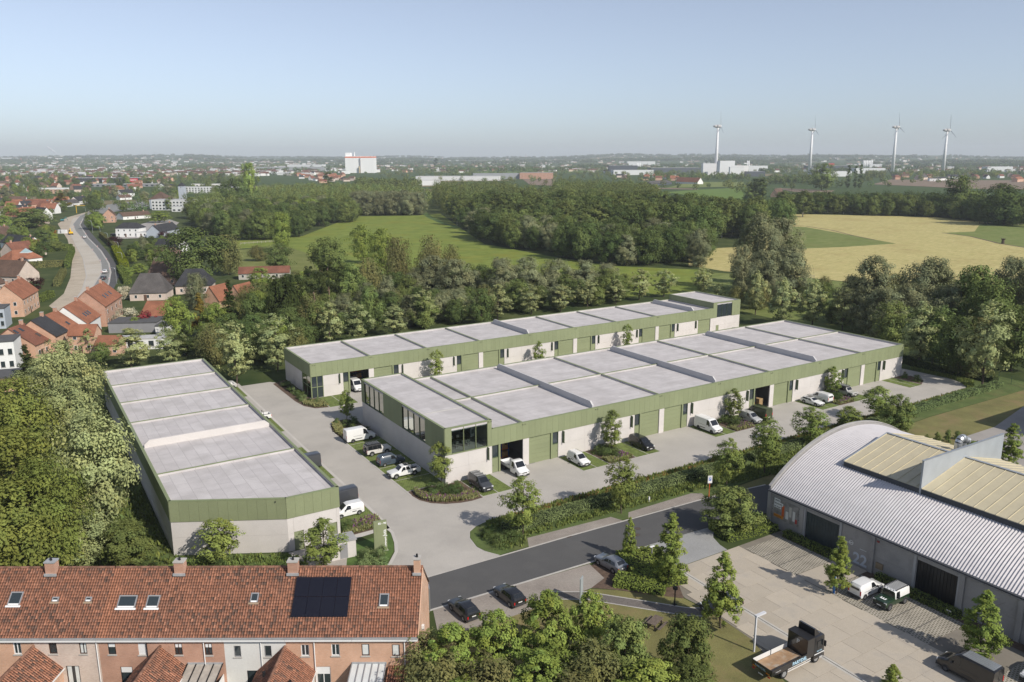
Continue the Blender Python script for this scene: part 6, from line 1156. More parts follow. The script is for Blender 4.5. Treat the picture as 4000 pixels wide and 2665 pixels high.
GL3={'willow':'even grey poplars at the head of the meadow'}; LW3={'willow':'grey poplar in the even row at the head of the meadow'}
wood([(1380,842),(1640,842),(1660,815),(1375,818)],7.5,['willow'],(17,20),8,LW3,GL3,60,'wood_canopy','grey poplars behind the even row',L_willow)
GL4={k:'treeline behind the hay field' for k in('broad','mid','poplar')}; LW4={'broad':'dark tree in the long treeline behind the hay field','mid':'mid green tree in the long treeline behind the hay field','poplar':'tall poplar in the long treeline behind the hay field'}
wood([(3040,838),(3300,840),(3700,852),(3860,880),(4050,890),(4050,840),(3700,815),(3040,806)],10.5,['broad','mid','mid','poplar'],(13,19),9,LW4,GL4,120,'wood_canopy','trees behind the long treeline of the hay field',L_dark)
for (key,px,py,yt,w,l) in(('poplar',3135,848,745,75,'single poplar standing before the treeline in the hay field'),('mid',3740,850,690,120,'big round tree above the treeline'),('broad',3920,880,720,150,'tall dark tree at the right of the treeline'),('column',3310,735,645,16,'left columnar poplar of the trio by the factory'),('column',3338,735,648,12,'middle columnar poplar of the trio by the factory'),('column',3358,738,641,14,'right columnar poplar of the trio by the factory'),('mid',3210,745,640,90,'round tree left of the columnar poplars'),('column',1285,760,672,34,'dark columnar poplar before the white silo'),('column',1703,655,617,20,'far columnar tree right of the white silo'),('broad',2950,790,700,60,'dark tree clump on the green field, left'),('column',2975,795,690,30,'dark columnar tree on the green field'),('mid',2930,790,730,60,'light shrub clump on the green field'),('bright',980,800,640,70,'tall light tree rising above the town edge'),('broad',920,820,700,120,'dark tree beside the tall light one')): ptree(key,px,py,yt,w,l,None,False)
for P_,sp,nn,sd2,ks,hr_,lab in(([(1150,1340),(1250,1190),(1400,1140),(1850,1130),(2450,1125),(2490,1178),(2000,1240),(1500,1310)],8.5,110,71,['mid','brown','willow','mid','broad'],(5.5,10.5),'thicket behind the far building'),([(720,1430),(800,1350),(870,1290),(990,1150),(1230,1140),(1260,1330),(1180,1400),(900,1440)],8.0,55,72,['mid','broad','bright','brown'],(6,11),'gardens behind the left building'),([(2760,1200),(3130,1130),(3700,1150),(4050,1200),(4050,1440),(3750,1400),(3400,1290)],11,38,73,['mid','willow','broad','brown'],(6,11),'thicket beyond the right end of the yard')):
    r_=random.Random(sd2); pp=scatter(P_,sp,sd2,.45); r_.shuffle(pp)
    for q in pp[:nn]: k=r_.choice(ks); tree(k,q,r_.uniform(*hr_),{'mid':'mid green','brown':'olive brown','willow':'grey green','broad':'dark','bright':'light green'}[k]+' tree in the '+lab,'trees in the '+lab,None,False)
# ---- hedges
def hedge(name,label,pts,w,h,m,leaf=.11,dens=70,seed=1,group=None,core=(.02,.03,.01)):
    r=np.random.default_rng(seed); P=[];N=[]
    T=thing(name,label,'hedge',(0,0,0),0,group)
    for a,b in zip(pts,pts[1:]):
        a,b=np.array(a,float),np.array(b,float); d=b-a; L=np.hypot(*d); d/=L; n=np.array((-d[1],d[0])); faces=[('t',w),('l',h),('r',h)]
        for f,ww in faces:
            k=int(L*ww*dens); s=r.random(k)*L; q=r.random(k)-.5
            wav=.08*np.sin(s*1.3)+.06*np.sin(s*2.9+1)
            if f=='t': xy=a+s[:,None]*d+(q*w)[:,None]*n; z=h+wav-.10*(2*abs(q))**4+r.normal(0,.04,k); nn=np.stack([r.normal(0,.4,k),r.normal(0,.4,k),np.ones(k)],1)
            else:
                sg=1 if f=='l' else -1; z=(q+.5)*h; xy=a+s[:,None]*d+((w/2+wav*.8+r.normal(0,.035,k))*sg*(1-.12*((q+.5)**6)))[:,None]*n; nn=np.stack([n[0]*sg+r.normal(0,.4,k),n[1]*sg+r.normal(0,.4,k),.35+r.normal(0,.35,k)],1)
            P.append(np.column_stack([xy,z])); N.append(nn)
        for e,sg in((a,-1),(b,1)):
            k=int(w*h*dens); q=r.random(k)-.5; P.append(np.column_stack([e+(q*w)[:,None]*n+d*sg*r.normal(0,.05,k)[:,None],r.random(k)*h])); N.append(np.stack([d[0]*sg+r.normal(0,.4,k),d[1]*sg+r.normal(0,.4,k),np.full(k,.3)],1))
    P=np.concatenate(P); N=np.concatenate(N); t=r.uniform(.7,1.25,len(P))*(1+.18*np.sin(P[:,0]*1.1)*np.sin(P[:,1]*1.3)); col=np.stack([t,t,t],1)
    put('foliage',leafmesh('foliage',m,P,N,leaf,col,r),T)
    q=MB()
    for a,b in zip(pts,pts[1:]):
        L_,R2=ribbon([a,b],w/2-.12,-w/2+.12); q.prism([L_[0],L_[1],R2[1],R2[0]],0,h-.15)
    put('inner_branches',q.mesh('inner_branches',mat('dark_twigs',core,1,.2),False,False),T); return T
hedge('hedge','long sage green hedge on the verge between the yard and the road',[(53,86.6),(80,86.8),(100,87.0)],1.9,1.25,L_hedge2,.11,55,1)
hedge('hedge','sage green hedge continuing along the verge behind the arched warehouse',[(102,87.0),(125,87.2),(146,87.5)],1.9,1.25,L_hedge2,.13,45,2)
hedge('hedge','sage green hedge ending in a corner at the far right of the yard',[(147.5,87.6),(166,88.2),(183.5,88.6)],1.9,1.25,L_hedge2,.13,45,3)
hedge('hedge','dark green hedge curving round the right end of the yard',[(185.5,90.5),(185.8,96),(184,101.5),(184.3,108),(186.6,115),(188,124)],2.2,1.5,L_shrub,.14,45,4)
hedge('hedge','broad clipped hedge at the corner of the arched warehouse',[(81.3,71.8),(80.6,67.4)],8.2,1.1,L_clip,.12,60,5)
hedge('hedge','clipped hedge bed around the pyramidal tree by the silver grey car',[(64.0,72.0),(61.6,64.0)],5.8,1.05,L_clip,.12,60,6)
hedge('hedge','low clipped hedge along the road edge behind the silver grey car',[(57.4,68.2),(61.0,63.4)],2.6,.95,L_clip,.12,60,7)
hedge('hedge','dark hedge at the foot of the warehouse wall by the teal door',[(84.5,65.4),(84.5,57.9)],1.1,.9,L_hedge,.10,60,8)
hedge('hedge','dark hedge at the foot of the warehouse wall by the black door',[(84.5,51.8),(84.5,41.6)],1.1,.9,L_hedge,.10,60,9)
hedge('hedge','short hedge at the foot of the warehouse wall at the right edge',[(84.5,34.5),(84.5,26)],1.1,.9,L_hedge,.10,60,10)
for i,(u,l) in enumerate(((133.5,'first'),(136.2,'second'),(139,'third'),(141.6,'fourth'))): tree('bush',(u,75.2-.3*i),2.2 if i<3 else 1.6,'%s small clipped shrub from the left on the lawn behind the cream roof'%l,'small shrubs on the lawn edge',1.3)
hedge('hedge','short hedge beside the paved yard behind the roof duct',[(127,66.5),(139,70.2)],1.6,1.6,L_hedge,.14,40,12)
# ---- shrubs and grasses in the beds
def shrubs(spots,label,group,key='shrub',hr=(.9,1.5)):
    for (u,v,s) in spots: tree(key,(u,v,.03),trng.uniform(*hr)*s,label,group,trng.uniform(1.5,2.3)*s)
shrubs([(50.2,102.6,1),(51.6,101.2,1),(53.0,102.0,1.1),(52.2,103.8,1.2),(54.4,101.4,1),(54.6,103.6,1.1),(50.8,104.6,1)],'rounded green shrub in the corner bed by the slender office tree','shrubs of the office corner bed')
shrubs([(50.4,136.2,1.2),(51.8,138.6,1.3),(50.6,140.6,1.3),(52.4,134.4,1.2),(52.6,141.8,1.2),(49.6,142.4,.9)],'rounded green shrub in the bed behind the side parked white van','shrubs of the side bed')
shrubs([(49.6,174,1.3),(49.4,170,1.2),(49.7,166.5,1.1),(49.4,163.0,1.0),(49.8,159.5,1),(50.6,157.6,.9)],'rounded shrub in the bed along the glazed corner of the far building','shrubs by the far glazed corner'); shrubs([(49.3,168.2,1),(49.0,161.4,1),(51.4,158.8,.8)],'light green shrub in the bed along the glazed corner of the far building','light shrubs by the far glazed corner','lightshrub')
for a,n in((82.3,'first'),(112.4,'second'),(142.4,'third')): shrubs([(a,103.8,1),(a+1.4,104.2,1.1),(a+2.8,103.2,1.1),(a+.6,101.8,1.1),(a+2.2,101.4,1.2),(a+1.4,100.2,.9),(a+3.4,104.8,1)],'rounded shrub in the %s planting strip along the central facade'%n,'shrubs of the %s facade strip'%n)
shrubs([(172.0,103.8,.9),(172.4,101.0,1.0),(173.4,104.6,.8)],'low shrub in the small bed at the far end of the central facade','shrubs at the far facade end')
shrubs([(34.8,98.4,1.1),(35.8,99.4,1.1),(34.6,100.0,1),(36.8,98.3,.9)],'rounded shrub in the bed at the corner of the left building','shrubs of the left corner bed')
shrubs([(34.6,90.6,1.1),(33.8,88.8,1.2),(35.4,88.6,1),(32.6,87.0,1.3),(34.4,86.6,1.2),(31.2,86.0,1.3),(36.4,89.6,.9)],'light green shrub below the totem sign','shrubs below the totem sign','lightshrub',(1.0,1.5))
shrubs([(50.6,84.2,1.5),(51.4,87.6,1.2),(52.4,84.2,1.4),(50.0,86.6,1.1)],'broad shrub on the rounded island tip by the yard entrance','shrubs on the island tip')
shrubs([(8,98,1.4),(10,101,1.3),(11.5,95,1.3),(6.5,104,1.6),(9,107,1.4),(21,94.5,1.0),(24,92.5,1.1),(17.5,96,1.2)],'low wild shrub beside the left building','wild shrubs beside the left building')
M_grassb=leafmat('ornamental_grass_blade',(.27,.275,.12),.2,.1); M_flow=leafmat('purple_flower',(0.240,0.070,0.250),.2,.1); M_wild=leafmat('wild_grass_blade',(.16,.205,.06),.2,.1); M_straw=leafmat('straw_grass_blade',(0.318,0.224,0.080),.2,.1)
def grasses(name,label,poly,n,m,hh=.5,leaf=.14,seed=1,ring_=None,cat='grass'):
    r=np.random.default_rng(seed); P=[]; xs=[p[0] for p in poly]; ys=[p[1] for p in poly]
    while len(P)<n:
        x,y=r.uniform(min(xs),max(xs)),r.uniform(min(ys),max(ys))
        if inpoly(x,y,poly): P.append((x,y))
    P=np.array(P); k=3; B=np.repeat(P,k,axis=0)+r.normal(0,.10,(n*k,2)); z=r.uniform(.05,1,n*k)**.7*hh; t=r.uniform(.7,1.25,n)[np.repeat(np.arange(n),k)]; hue=r.normal(0,.05,n)[np.repeat(np.arange(n),k)]
    a=r.normal(size=(n*k,3)); a[:,2]*=.4; me=leafmesh(name,m,np.column_stack([B,z+.03]),a,leaf,np.stack([t*(1+hue),t,t*(1-hue)],1),r,1.6,True); o=put(name,me); return tag(o,label,cat,None,'stuff')
cb=[(48,104),(48.3,102.4),(49.2,100.9),(50.8,99.6),(52.6,98.9),(54.4,98.5),(56,98.6),(56,101),(53,100),(50.5,101.5),(49,104),(48.6,106)]
grasses('ornamental_grass','ornamental grass edging the office corner bed',cb,1500,M_grassb,.6,.13,1); grasses('purple_flowers','purple flowers among the grasses of the office corner bed',cb,110,M_flow,.85,.10,2,cat='flowers')
grasses('ornamental_grass','ornamental grass edging the side bed behind the white van',[(47.9,133.5),(47.9,139),(48.9,143),(50.2,144.3),(50.2,142),(49.2,138),(49.3,133.5)],900,M_grassb,.6,.13,3)
grasses('ornamental_grass','ornamental grass at the tip of the far glazed corner bed',[(48.4,160),(48.6,157.8),(49.8,155.4),(52.2,154.6),(52.4,158),(50,160)],900,M_grassb,.6,.13,4)
grasses('ornamental_grass','ornamental grass in the bed at the left building corner',[(34,97.2),(39.7,97.2),(39.9,100.3),(36.5,100.3)],1200,M_grassb,.6,.13,5); grasses('purple_flowers','purple flowers in the bed at the left building corner',[(35,97.4),(39.5,97.4),(39.7,100.2),(36.5,100.3)],110,M_flow,.85,.10,6,cat='flowers')
for i,a in enumerate((81.2,111.3,141.5)): grasses('ornamental_grass','ornamental grass along the front of the %s facade strip'%('first','second','third')[i],[(a,98.8),(a+5,98.8),(a+5,101),(a+2,100.2),(a,101)],500,M_grassb,.5,.13,7+i); grasses('purple_flowers','purple flowers at the front of the %s facade strip'%('first','second','third')[i],[(a+.5,99),(a+5,99),(a+5,102),(a+3,100.5)],40,M_flow,.8,.10,17+i,cat='flowers')
grasses('wild_grass','tufts of wild grass along the verge beside the hedge',[(52,88.2),(100,88.6),(146,89),(176,90),(183,94),(182,108),(180.8,108),(181,97),(176,91),(56,90.7),(52,90.4)],5200,M_wild,.42,.16,20); grasses('wild_grass','tufts of wild grass between the hedge and the laybys',[(50,82.2),(53,81.6),(54.7,83.9),(84,82.9),(104,80),(146,86),(146,86.2),(100,85.6),(53,85.2),(49.5,85)],3600,M_wild,.35,.15,21); grasses('straw_grass','tufts of straw coloured grass on the verge',[(56,88.4),(176,89.6),(176,90.4),(56,90.4)],700,M_straw,.5,.16,22)
grasses('wild_grass','wild grass beside the shaded wall of the left building',[(4,96),(13,98),(13,180),(6,180)],2600,M_wild,.5,.22,23); grasses('wild_grass','wild grass before the front wall of the left building',[(13.5,103),(26,96),(28,93),(24,87),(8,92)],1800,M_wild,.35,.16,24)
# ------------------------------------------------------------------ fields
def fsheet(name,px,z,m): return sheet(name,[G(*p) for p in px],z,m)
def fieldmat(name,c1,c2,scale,stretch,rot,c3=None,amt=.5):
    m=bpy.data.materials.new(name); m.use_nodes=True; t=m.node_tree; p=t.nodes['Principled BSDF']; MATS[name]=m; p.inputs['Roughness'].default_value=.95; p.inputs['Specular IOR Level'].default_value=.1
    g=nd(t,'ShaderNodeNewGeometry'); mp=nd(t,'ShaderNodeMapping'); mp.inputs['Rotation'].default_value=(0,0,rot); mp.inputs['Scale'].default_value=(1,stretch,1); t.links.new(g.outputs['Position'],mp.inputs[0])
    n=nd(t,'ShaderNodeTexNoise'); n.inputs['Scale'].default_value=scale; n.inputs['Detail'].default_value=7; n.inputs['Roughness'].default_value=.65; n.inputs['Distortion'].default_value=.6; t.links.new(mp.outputs[0],n.inputs['Vector'])
    cr=nd(t,'ShaderNodeValToRGB'); e=cr.color_ramp; e.elements[0].position=.33; e.elements[0].color=(*c1,1); e.elements[1].position=.66; e.elements[1].color=(*c2,1); t.links.new(n.outputs[0],cr.inputs[0]); cur=cr.outputs[0]
    if c3:
        n2=nd(t,'ShaderNodeTexNoise'); n2.inputs['Scale'].default_value=.035; n2.inputs['Detail'].default_value=8; n2.inputs['Roughness'].default_value=.7; t.links.new(g.outputs['Position'],n2.inputs['Vector'])
        r=nd(t,'ShaderNodeMapRange'); r.inputs['From Min'].default_value=.5; r.inputs['From Max'].default_value=.66; r.inputs['To Max'].default_value=amt; t.links.new(n2.outputs[0],r.inputs[0]); x=nd(t,'ShaderNodeMix',data_type='RGBA'); t.links.new(r.outputs[0],x.inputs[0]); t.links.new(cur,x.inputs[6]); x.inputs[7].default_value=(*c3,1); cur=x.outputs[2]
    t.links.new(cur,p.inputs['Base Color']); return m
M_mead=fieldmat('buttercup_meadow',(.13,.172,.034),(.205,.245,.055),.12,1.0,0,(.21,.19,.03),.55); M_mead2=fieldmat('grazed_meadow',(.135,.155,.045),(.19,.20,.07),.15,1.0,0,(.075,.11,.03),.5)
M_hay=fieldmat('mown_hay',(.31,.285,.105),(.53,.455,.215),.16,6,.75,(.31,.235,.10),.5); M_grn=fieldmat('green_field',(.125,.165,.045),(.20,.225,.08),.12,1.5,.4,(.15,.15,.05),.4); M_plow=fieldmat('ploughed_field',(.18,.135,.10),(.24,.185,.14),.1,4,.2); M_lush=fieldmat('lush_green_field',(.10,.16,.035),(.14,.20,.05),.05,3,.2)
fsheet('meadow',[(930,985),(1100,955),(1240,900),(1382,846),(1629,842),(1720,835),(1786,882),(1892,954),(2000,973),(2127,998),(2400,1040),(2760,1055),(2760,1140),(2300,1170),(1900,1180),(1500,1150),(1250,1085),(1180,1000)],.02,M_mead)
fsheet('grazed_meadow',[(880,985),(1100,956),(1200,990),(1260,1085),(1240,1110),(1000,1100),(860,1060)],.028,M_mead2); fsheet('upper_meadow',[(860,940),(1180,922),(1200,950),(900,975)],.022,M_mead)
fsheet('hay_field',[(2690,975),(2900,965),(3050,900),(3090,836),(3637,848),(3900,872),(4150,880),(4150,1110),(3483,1110),(3299,1100),(3130,1083),(2830,1060),(2740,1045),(2690,1040)],.02,M_hay)
fsheet('green_field_wedge',[(3060,884),(3150,888),(3327,920),(3501,952),(3300,965),(3127,972),(3050,972)],.03,M_grn); fsheet('green_field',[(3807,905),(3825,880),(3860,872),(4150,880),(4150,990),(4000,967),(3905,953),(3790,925),(3680,910)],.03,M_grn)
strip('field_ditch',[G(3060,880),G(3150,884),G(3250,900),G(3330,920),G(3420,938)],-.7,.7,.034,M_soil); strip('field_ditch',[G(3680,910),G(3790,924),G(3905,952),G(4050,975)],-.9,.9,.034,M_soil)
strip('stream_bank',[G(1640,800),G(1655,830),G(1680,850),G(1730,872),G(1790,890)],-2.5,2.5,.03,M_lushturf)
fsheet('rough_grass',[(2700,1060),(3130,1085),(3300,1102),(4150,1115),(4150,1400),(3700,1400),(3300,1300),(2800,1200)],.014,M_grn)
fsheet('ploughed_field',[(3408,721),(3480,702),(4100,706),(4100,745),(3750,737),(3600,729)],.3,M_plow); fsheet('ploughed_field',[(2527,738),(2520,733),(2722,738),(2730,742)],.3,M_plow); fsheet('lush_field',[(2600,752),(2720,742),(2909,734),(2920,760),(2905,780),(2765,776)],.3,M_lush); fsheet('ploughed_field',[(2038,698),(2170,697),(2160,727),(2070,723)],.3,M_plow); fsheet('ploughed_field',[(3020,735),(3260,745),(3240,756),(3100,750)],.3,M_plow); fsheet('lush_field',[(2700,712),(2905,712),(2900,730),(2600,735)],.32,M_grn); fsheet('lush_field',[(1700,672),(2300,668),(2300,674),(1750,678)],.3,M_lush)
# ------------------------------------------------------------------ street under works at the left
M_sand=mat('sandy_rubble',(.42,.36,.28),.95,.14,.15,.14,3,bump=.3,bscale=6,stain=(.26,.215,.17),stain_amt=.6,stain_scale=.1); M_oldroad=mat('old_concrete_road',(.46,.42,.36),.95,.08,.12,.06,4,stain=(.30,.24,.17),stain_amt=.5,stain_scale=.06); M_lane=mat('grey_lane',(.22,.22,.21),.9,.06,.2)
SL_=[(191,1196),(249,1148),(275,1085),(283,1010),(264,936),(225,875),(262,850),(348,826)]; SM=[(262,1240),(290,1180),(320,1135),(338,1080),(325,1010),(292,948),(268,900),(285,855),(350,828)]; SR=[(310,1220),(345,1150),(398,1065),(394,1026),(371,990),(333,946),(295,902),(285,876),(316,840),(360,826)]; LR=[(390,1180),(425,1105),(432,1064),(425,1030),(394,980),(344,930),(312,880),(330,845),(368,828)]; CR=[(400,1200),(448,1122),(465,1080),(459,1041),(421,984),(367,923),(325,872),(345,842),(378,829)]
fsheet('rubble_verge',SL_+SM[::-1],.03,M_sand); fsheet('old_roadway',SM+SR[::-1],.035,M_oldroad); fsheet('traffic_lane',SR+LR[::-1],.032,M_lane); fsheet('cycle_lane',[LR[0]]+LR[1:]+CR[::-1],.03,M_asph)
strip('lane_kerb',[G(*p) for p in LR],-.35,.35,-.04,M_kerb,h=.12); strip('lane_kerb',[G(*p) for p in SR],-.2,.2,-.04,M_kerb,h=.10); strip('lane_kerb',[G(*p) for p in SM],-.2,.2,-.04,M_kerb,h=.10)
fsheet('parking_court',[(450,905),(640,850),(700,870),(660,905),(560,930),(450,935)],.03,mat('pale_court',(.33,.31,.29),.9,.1,.2)); fsheet('junction',[(340,826),(420,800),(560,780),(600,800),(540,815),(400,835)],.028,M_lane)
# ------------------------------------------------------------------ houses
def roofmat(name,c1,c2): return brickmat(name,c1,c2,tuple(x*.55 for x in c1),.28,.33,.03,.15,.4,offset=.0,bump=.5,stain=tuple(x*.6 for x in c2),stain_amt=.5)
Ro=roofmat('orange_clay_roof',(.34,.145,.085),(.28,.122,.075)); Rr=roofmat('red_brown_roof',(.24,.105,.07),(.19,.085,.06)); Rd=roofmat('slate_grey_roof',(.055,.056,.062),(.045,.046,.05)); Rb=roofmat('brown_tile_roof',(.15,.095,.07),(.12,.08,.062)); Rg=roofmat('warm_grey_roof',(.12,.11,.105),(.10,.092,.09)); M_pink=M_brickpale; M_flat=mat('dark_flat_roof',(.09,.09,.092),.9,.1); M_lflat=mat('pale_flat_roof',(.45,.45,.45),.9,.1); M_wr=mat('bright_white_render',(.72,.72,.70),.85,.05); M_bluew=mat('pale_blue_grey_wall',(.40,.44,.49),.85,.05)
_wp={}
def house(label,cx,cy,ang,L,W,he,hr,wm,rm,hip=0.0,wins=0,group=None,chim=1,name='house',ov=.35,gw=0,cm=None,wz=None):
    """ridge along local x; ang in radians; wins: windows per storey on each long side"""
    T=thing(name,label,'house',(cx,cy,0),ang,group); l,w=L/2,W/2; m=MB(); hz=l*hip
    m.add([(-l,-w,0),(l,-w,0),(l,w,0),(-l,w,0),(-l,-w,he),(l,-w,he),(l,w,he),(-l,w,he)],[(0,1,5,4),(2,3,7,6)])
    if hip: m.f+=[(1,2,6,5),(3,0,4,7)]; m.m+=[0,0]
    else: m.add([(-l,0,hr-.08),(l,0,hr-.08)],[]); m.f+=[(1,2,6,9,5),(3,0,4,8,7)]; m.m+=[0,0]
    m.build('wall',wm,T)
    k=(hr-he)/w; zl=he-ov*k; a=l+(ov*.6 if not hip else ov); b=w+ov; rl=l-hz if hip else a
    r=MB(); V=[(-a,-b,zl),(a,-b,zl),(a,b,zl),(-a,b,zl),(-rl,0,hr),(rl,0,hr)]; t=.16; r.add(V+[(x,y,z-t) for x,y,z in V],[(0,1,5,4),(2,3,4,5),(6,10,11,7),(8,11,10,9),(0,6,7,1),(2,8,9,3)]+([(1,2,5),(3,0,4),(7,11,8),(9,10,6),(1,7,8,2),(3,9,6,0)] if hip else [(1,7,11,5),(5,11,8,2),(4,10,6,0),(3,9,10,4)])); r=r.build('roof',rm,T)
    for i in range(chim): x=(-.75+1.5*i)*(l-hz-.5) if chim>1 else (l-hz)*.7; c=box('chimney',r,cm or M_brickred,(x-.4,-.35,hr-.8),(x+.4,.35,hr+.9)); box('chimney_cap',c,M_kerb,(-.46,-.41,.85),(.46,.41,.95))
    def win(x,y,z,rz,ww=.95,wh=1.25):
        kk=(ww,wh)
        if kk not in _wp: _wp[kk]=(MB().box((-ww/2,-.03,-wh/2),(ww/2,.02,wh/2)).mesh('window',M_white),MB().box((-ww/2+.08,-.045,-wh/2+.08),(ww/2-.08,-.031,wh/2-.08)).mesh('window_pane',M_glass))
        o=put('window',_wp[kk][0],T,(x,y,z),rz); put('window_pane',_wp[kk][1],o)
    st=wz or ([1.5] if he<4.2 else [1.5,4.3])
    for z in st:
        if z+.7>he: continue
        for i in range(wins): x=-l+L*(i+.5)/wins; win(x,-w-.01,z,0); win(x,w+.01,z,math.pi)
        for i in range(gw): y=-w+W*(i+.5)/gw; win(l+.01,y,z,math.pi/2); win(-l-.01,y,z,-math.pi/2)
    if wins: d=box('door',T,mat('house_door',(.12,.07,.05),.5,.1),(-l*.15-.5,-w-.06,0),(-l*.15+.5,-w-.005,2.1)); box('door_handle',d,M_chrome,(.35,-.05,-.05),(.42,-.028,.05))
    return T
def eave(label,e1,e2,he,W,hr,side,wm,rm,**k):          # from a surveyed eaves line
    a,b=G(*e1,he),G(*e2,he); d=Vector((b.x-a.x,b.y-a.y)); L=d.length; d/=L; n=Vector((-d.y,d.x))*side; c=Vector(((a.x+b.x)/2,(a.y+b.y)/2))+n*(W/2); ang=math.atan2(d.y,d.x); return house(label,c.x,c.y,ang,L,W,he,hr,wm,rm,**k)
def skyl_(T,spots,W,he,hr,sign=-1):
    for (x,s) in spots:
        w=W/2; y=sign*(w-(w)*s); z=he+(hr-he)*s+.06; o=box('roof_window',T,M_glass,(x-.45,y-.02,z-.02),(x+.45,y+.02,z+.02)); o.scale=(1,1,1); o.rotation_euler=(math.atan2(hr-he,w)*(-sign),0,0); o.data=_sk; 
_sk=MB().box((-.45,-.7,-.03),(.45,.7,.05)).mesh('roof_window',M_glass)
T=eave('tall red brick house with an orange roof at the left street corner',(86,1164),(147,1130),6.2,9,10.6,1,M_brick,Ro,wins=5,gw=2,chim=2)
T=eave('long red brick house with three roof windows beside the street works',(409,1193),(473,1151),6.6,10,11.2,1,M_brickred,Ro,wins=4,gw=0,chim=2); skyl_(T,[(-3,.35),(0,.35),(4,.35)],10,6.6,11.2)
T=eave('orange tiled house with white rear wall and three roof windows',(339,1260),(390,1227),4.6,11,9.4,1,M_wr,Ro,wins=2); skyl_(T,[(-2,.3),(0,.3),(2,.3)],11,4.6,9.4)
T=eave('narrow orange tiled house next to the slate roofed one',(266,1287),(308,1268),4.6,11,8.8,1,M_brick,Ro,wins=1); skyl_(T,[(0,.25)],11,4.6,8.8)
eave('orange brick house with a slate grey roof',(216,1310),(262,1288),4.8,11,9.0,1,M_brick,Rd,wins=1,gw=0)
T=eave('house with a wide red brown roof and two roof windows',(136,1345),(191,1322),4.0,12,8.2,1,M_brick,Rr,wins=2); skyl_(T,[(-3,.75),(-.5,.75),(2,.3)],12,4.0,8.2)
eave('brick rear wing with an orange roof and a wide white window',(264,1306),(367,1304),5.2,4.5,7.4,1,M_brick,Ro,wins=2,chim=0); eave('low brick rear wing with a row of small panes',(373,1343),(459,1343),3.2,4.5,5.0,1,M_brick,Ro,wins=3,chim=0)
eave('barn with an orange roof carrying black solar panels',(547,1233),(650,1233),2.6,12,6.2,1,M_dark,Ro,chim=0)
t=thing('solar_array','black solar panels on the orange barn roof','solar array',(0,0,0))
a,b,c,d=G(553,1223,3.0),G(648,1223,3.0),G(668,1192,4.5),G(566,1192,4.5)
for i in range(6):
    P=[a.lerp(b,i/6+.005),a.lerp(b,(i+1)/6-.005),d.lerp(c,(i+1)/6-.005),d.lerp(c,i/6+.005)]; q=MB(); q.add([p+Vector((0,0,.25)) for p in P]+[p+Vector((0,0,.18)) for p in P],[(0,1,2,3),(7,6,5,4),(0,4,5,1),(1,5,6,2),(2,6,7,3),(3,7,4,0)]); q.build('solar_panel',mat('black_solar_cell',(.008,.008,.014)),t)
eave('pink brick house with a large grey hipped roof',(505,1142),(647,1138),3.2,11,9.2,1,M_pink,Rg,hip=.45,wins=3,chim=0)
eave('brown gabled house behind the grey hipped roof',(575,1075),(690,1080),3.6,9,9.0,1,M_brickred,Rb,wins=3,chim=1); eave('pink brick house with a black hipped roof and white dormer',(684,1114),(822,1110),3.6,10,9.0,1,M_pink,Rd,hip=.5,wins=3,chim=0)
house('barn gable with a bright orange roof, left of the pair',*G(858,1195).xy,TH-.3,9,6.5,3,7.5,M_brick,Ro,chim=0); house('barn gable with a bright orange roof, right of the pair',*G(950,1190).xy,TH-.3,9,6.5,3,7.5,M_brick,Ro,chim=0)
eave('long low white house with a brown roof by the meadow',(931,1068),(1130,1062),2.8,8,5.0,1,mat('beige_wall',(.42,.40,.36),.9,.05),Rr,wins=6,chim=0)
t=thing('greenhouse','small teal glazed greenhouse behind the orange gables','greenhouse',G(982,1150),RZ); q=MB(); 
for i in range(6): x0=-4+i*1.35; box('glass_panel',t,mat('teal_glass',(.12,.25,.24),.2,.1),(x0,-1.6,0),(x0+1.3,-1.55,2.2)); q=MB(); q.add([(x0,-1.6,2.2),(x0+1.3,-1.6,2.2),(x0+1.3,1.2,3.3),(x0,1.2,3.3)],[(0,1,2,3)]); q.build('roof_pane',MATS['teal_glass'],t)
# left of the street
eave('house with an orange hipped roof and a glass roof pyramid',(48,1016),(164,1003),3.6,11,7.5,1,M_wr,Ro,hip=.5,wins=3,chim=0)
t=thing('roof_pyramid','small glass pyramid on the orange hipped roof','skylight',G(102,985,7.2),RZ); q=MB(); q.add([(-1.8,-1.8,0),(1.8,-1.8,0),(1.8,1.8,0),(-1.8,1.8,0),(0,0,1.9)],[(0,1,4),(1,2,4),(2,3,4),(3,0,4)]); q.build('glass_panes',mat('pale_roof_glass',(.30,.40,.42),.15,.05),t); box('base_frame',t,M_white,(-1.9,-1.9,-.25),(1.9,1.9,-.003))
eave('brown roofed house at the left edge, nearest the clipped hedge',(-40,1075),(66,1078),3.4,12,9.0,1,M_pink,Rb,wins=3); eave('brown roofed house cut by the left frame edge',(-60,1120),(20,1100),3.4,12,9.5,1,M_pink,Rb,wins=2)
eave('cream house with a black roof and two shuttered windows',(0,945),(100,960),3.6,10,8.0,1,M_wr,Rd,wins=2,gw=2); eave('house with a brown roof and several chimneys',(56,985),(180,970),3.4,10,8.0,1,M_pink,Rr,wins=2,chim=2); eave('tan gabled house at the upper left',(-20,925),(58,915),3.6,9,9.0,1,M_pink,Rb,wins=2); eave('dark roofed house among trees at the upper left',(-10,870),(72,872),3.4,10,7.5,1,M_wr,Rg,wins=2); eave('pale house with grey roof among trees',(30,835),(85,830),3.6,9,7.5,1,M_wr,Rb,wins=2); eave('white gabled house among trees at the upper left',(85,835),(115,830),4.0,8,8.5,1,M_wr,Rb,wins=1)
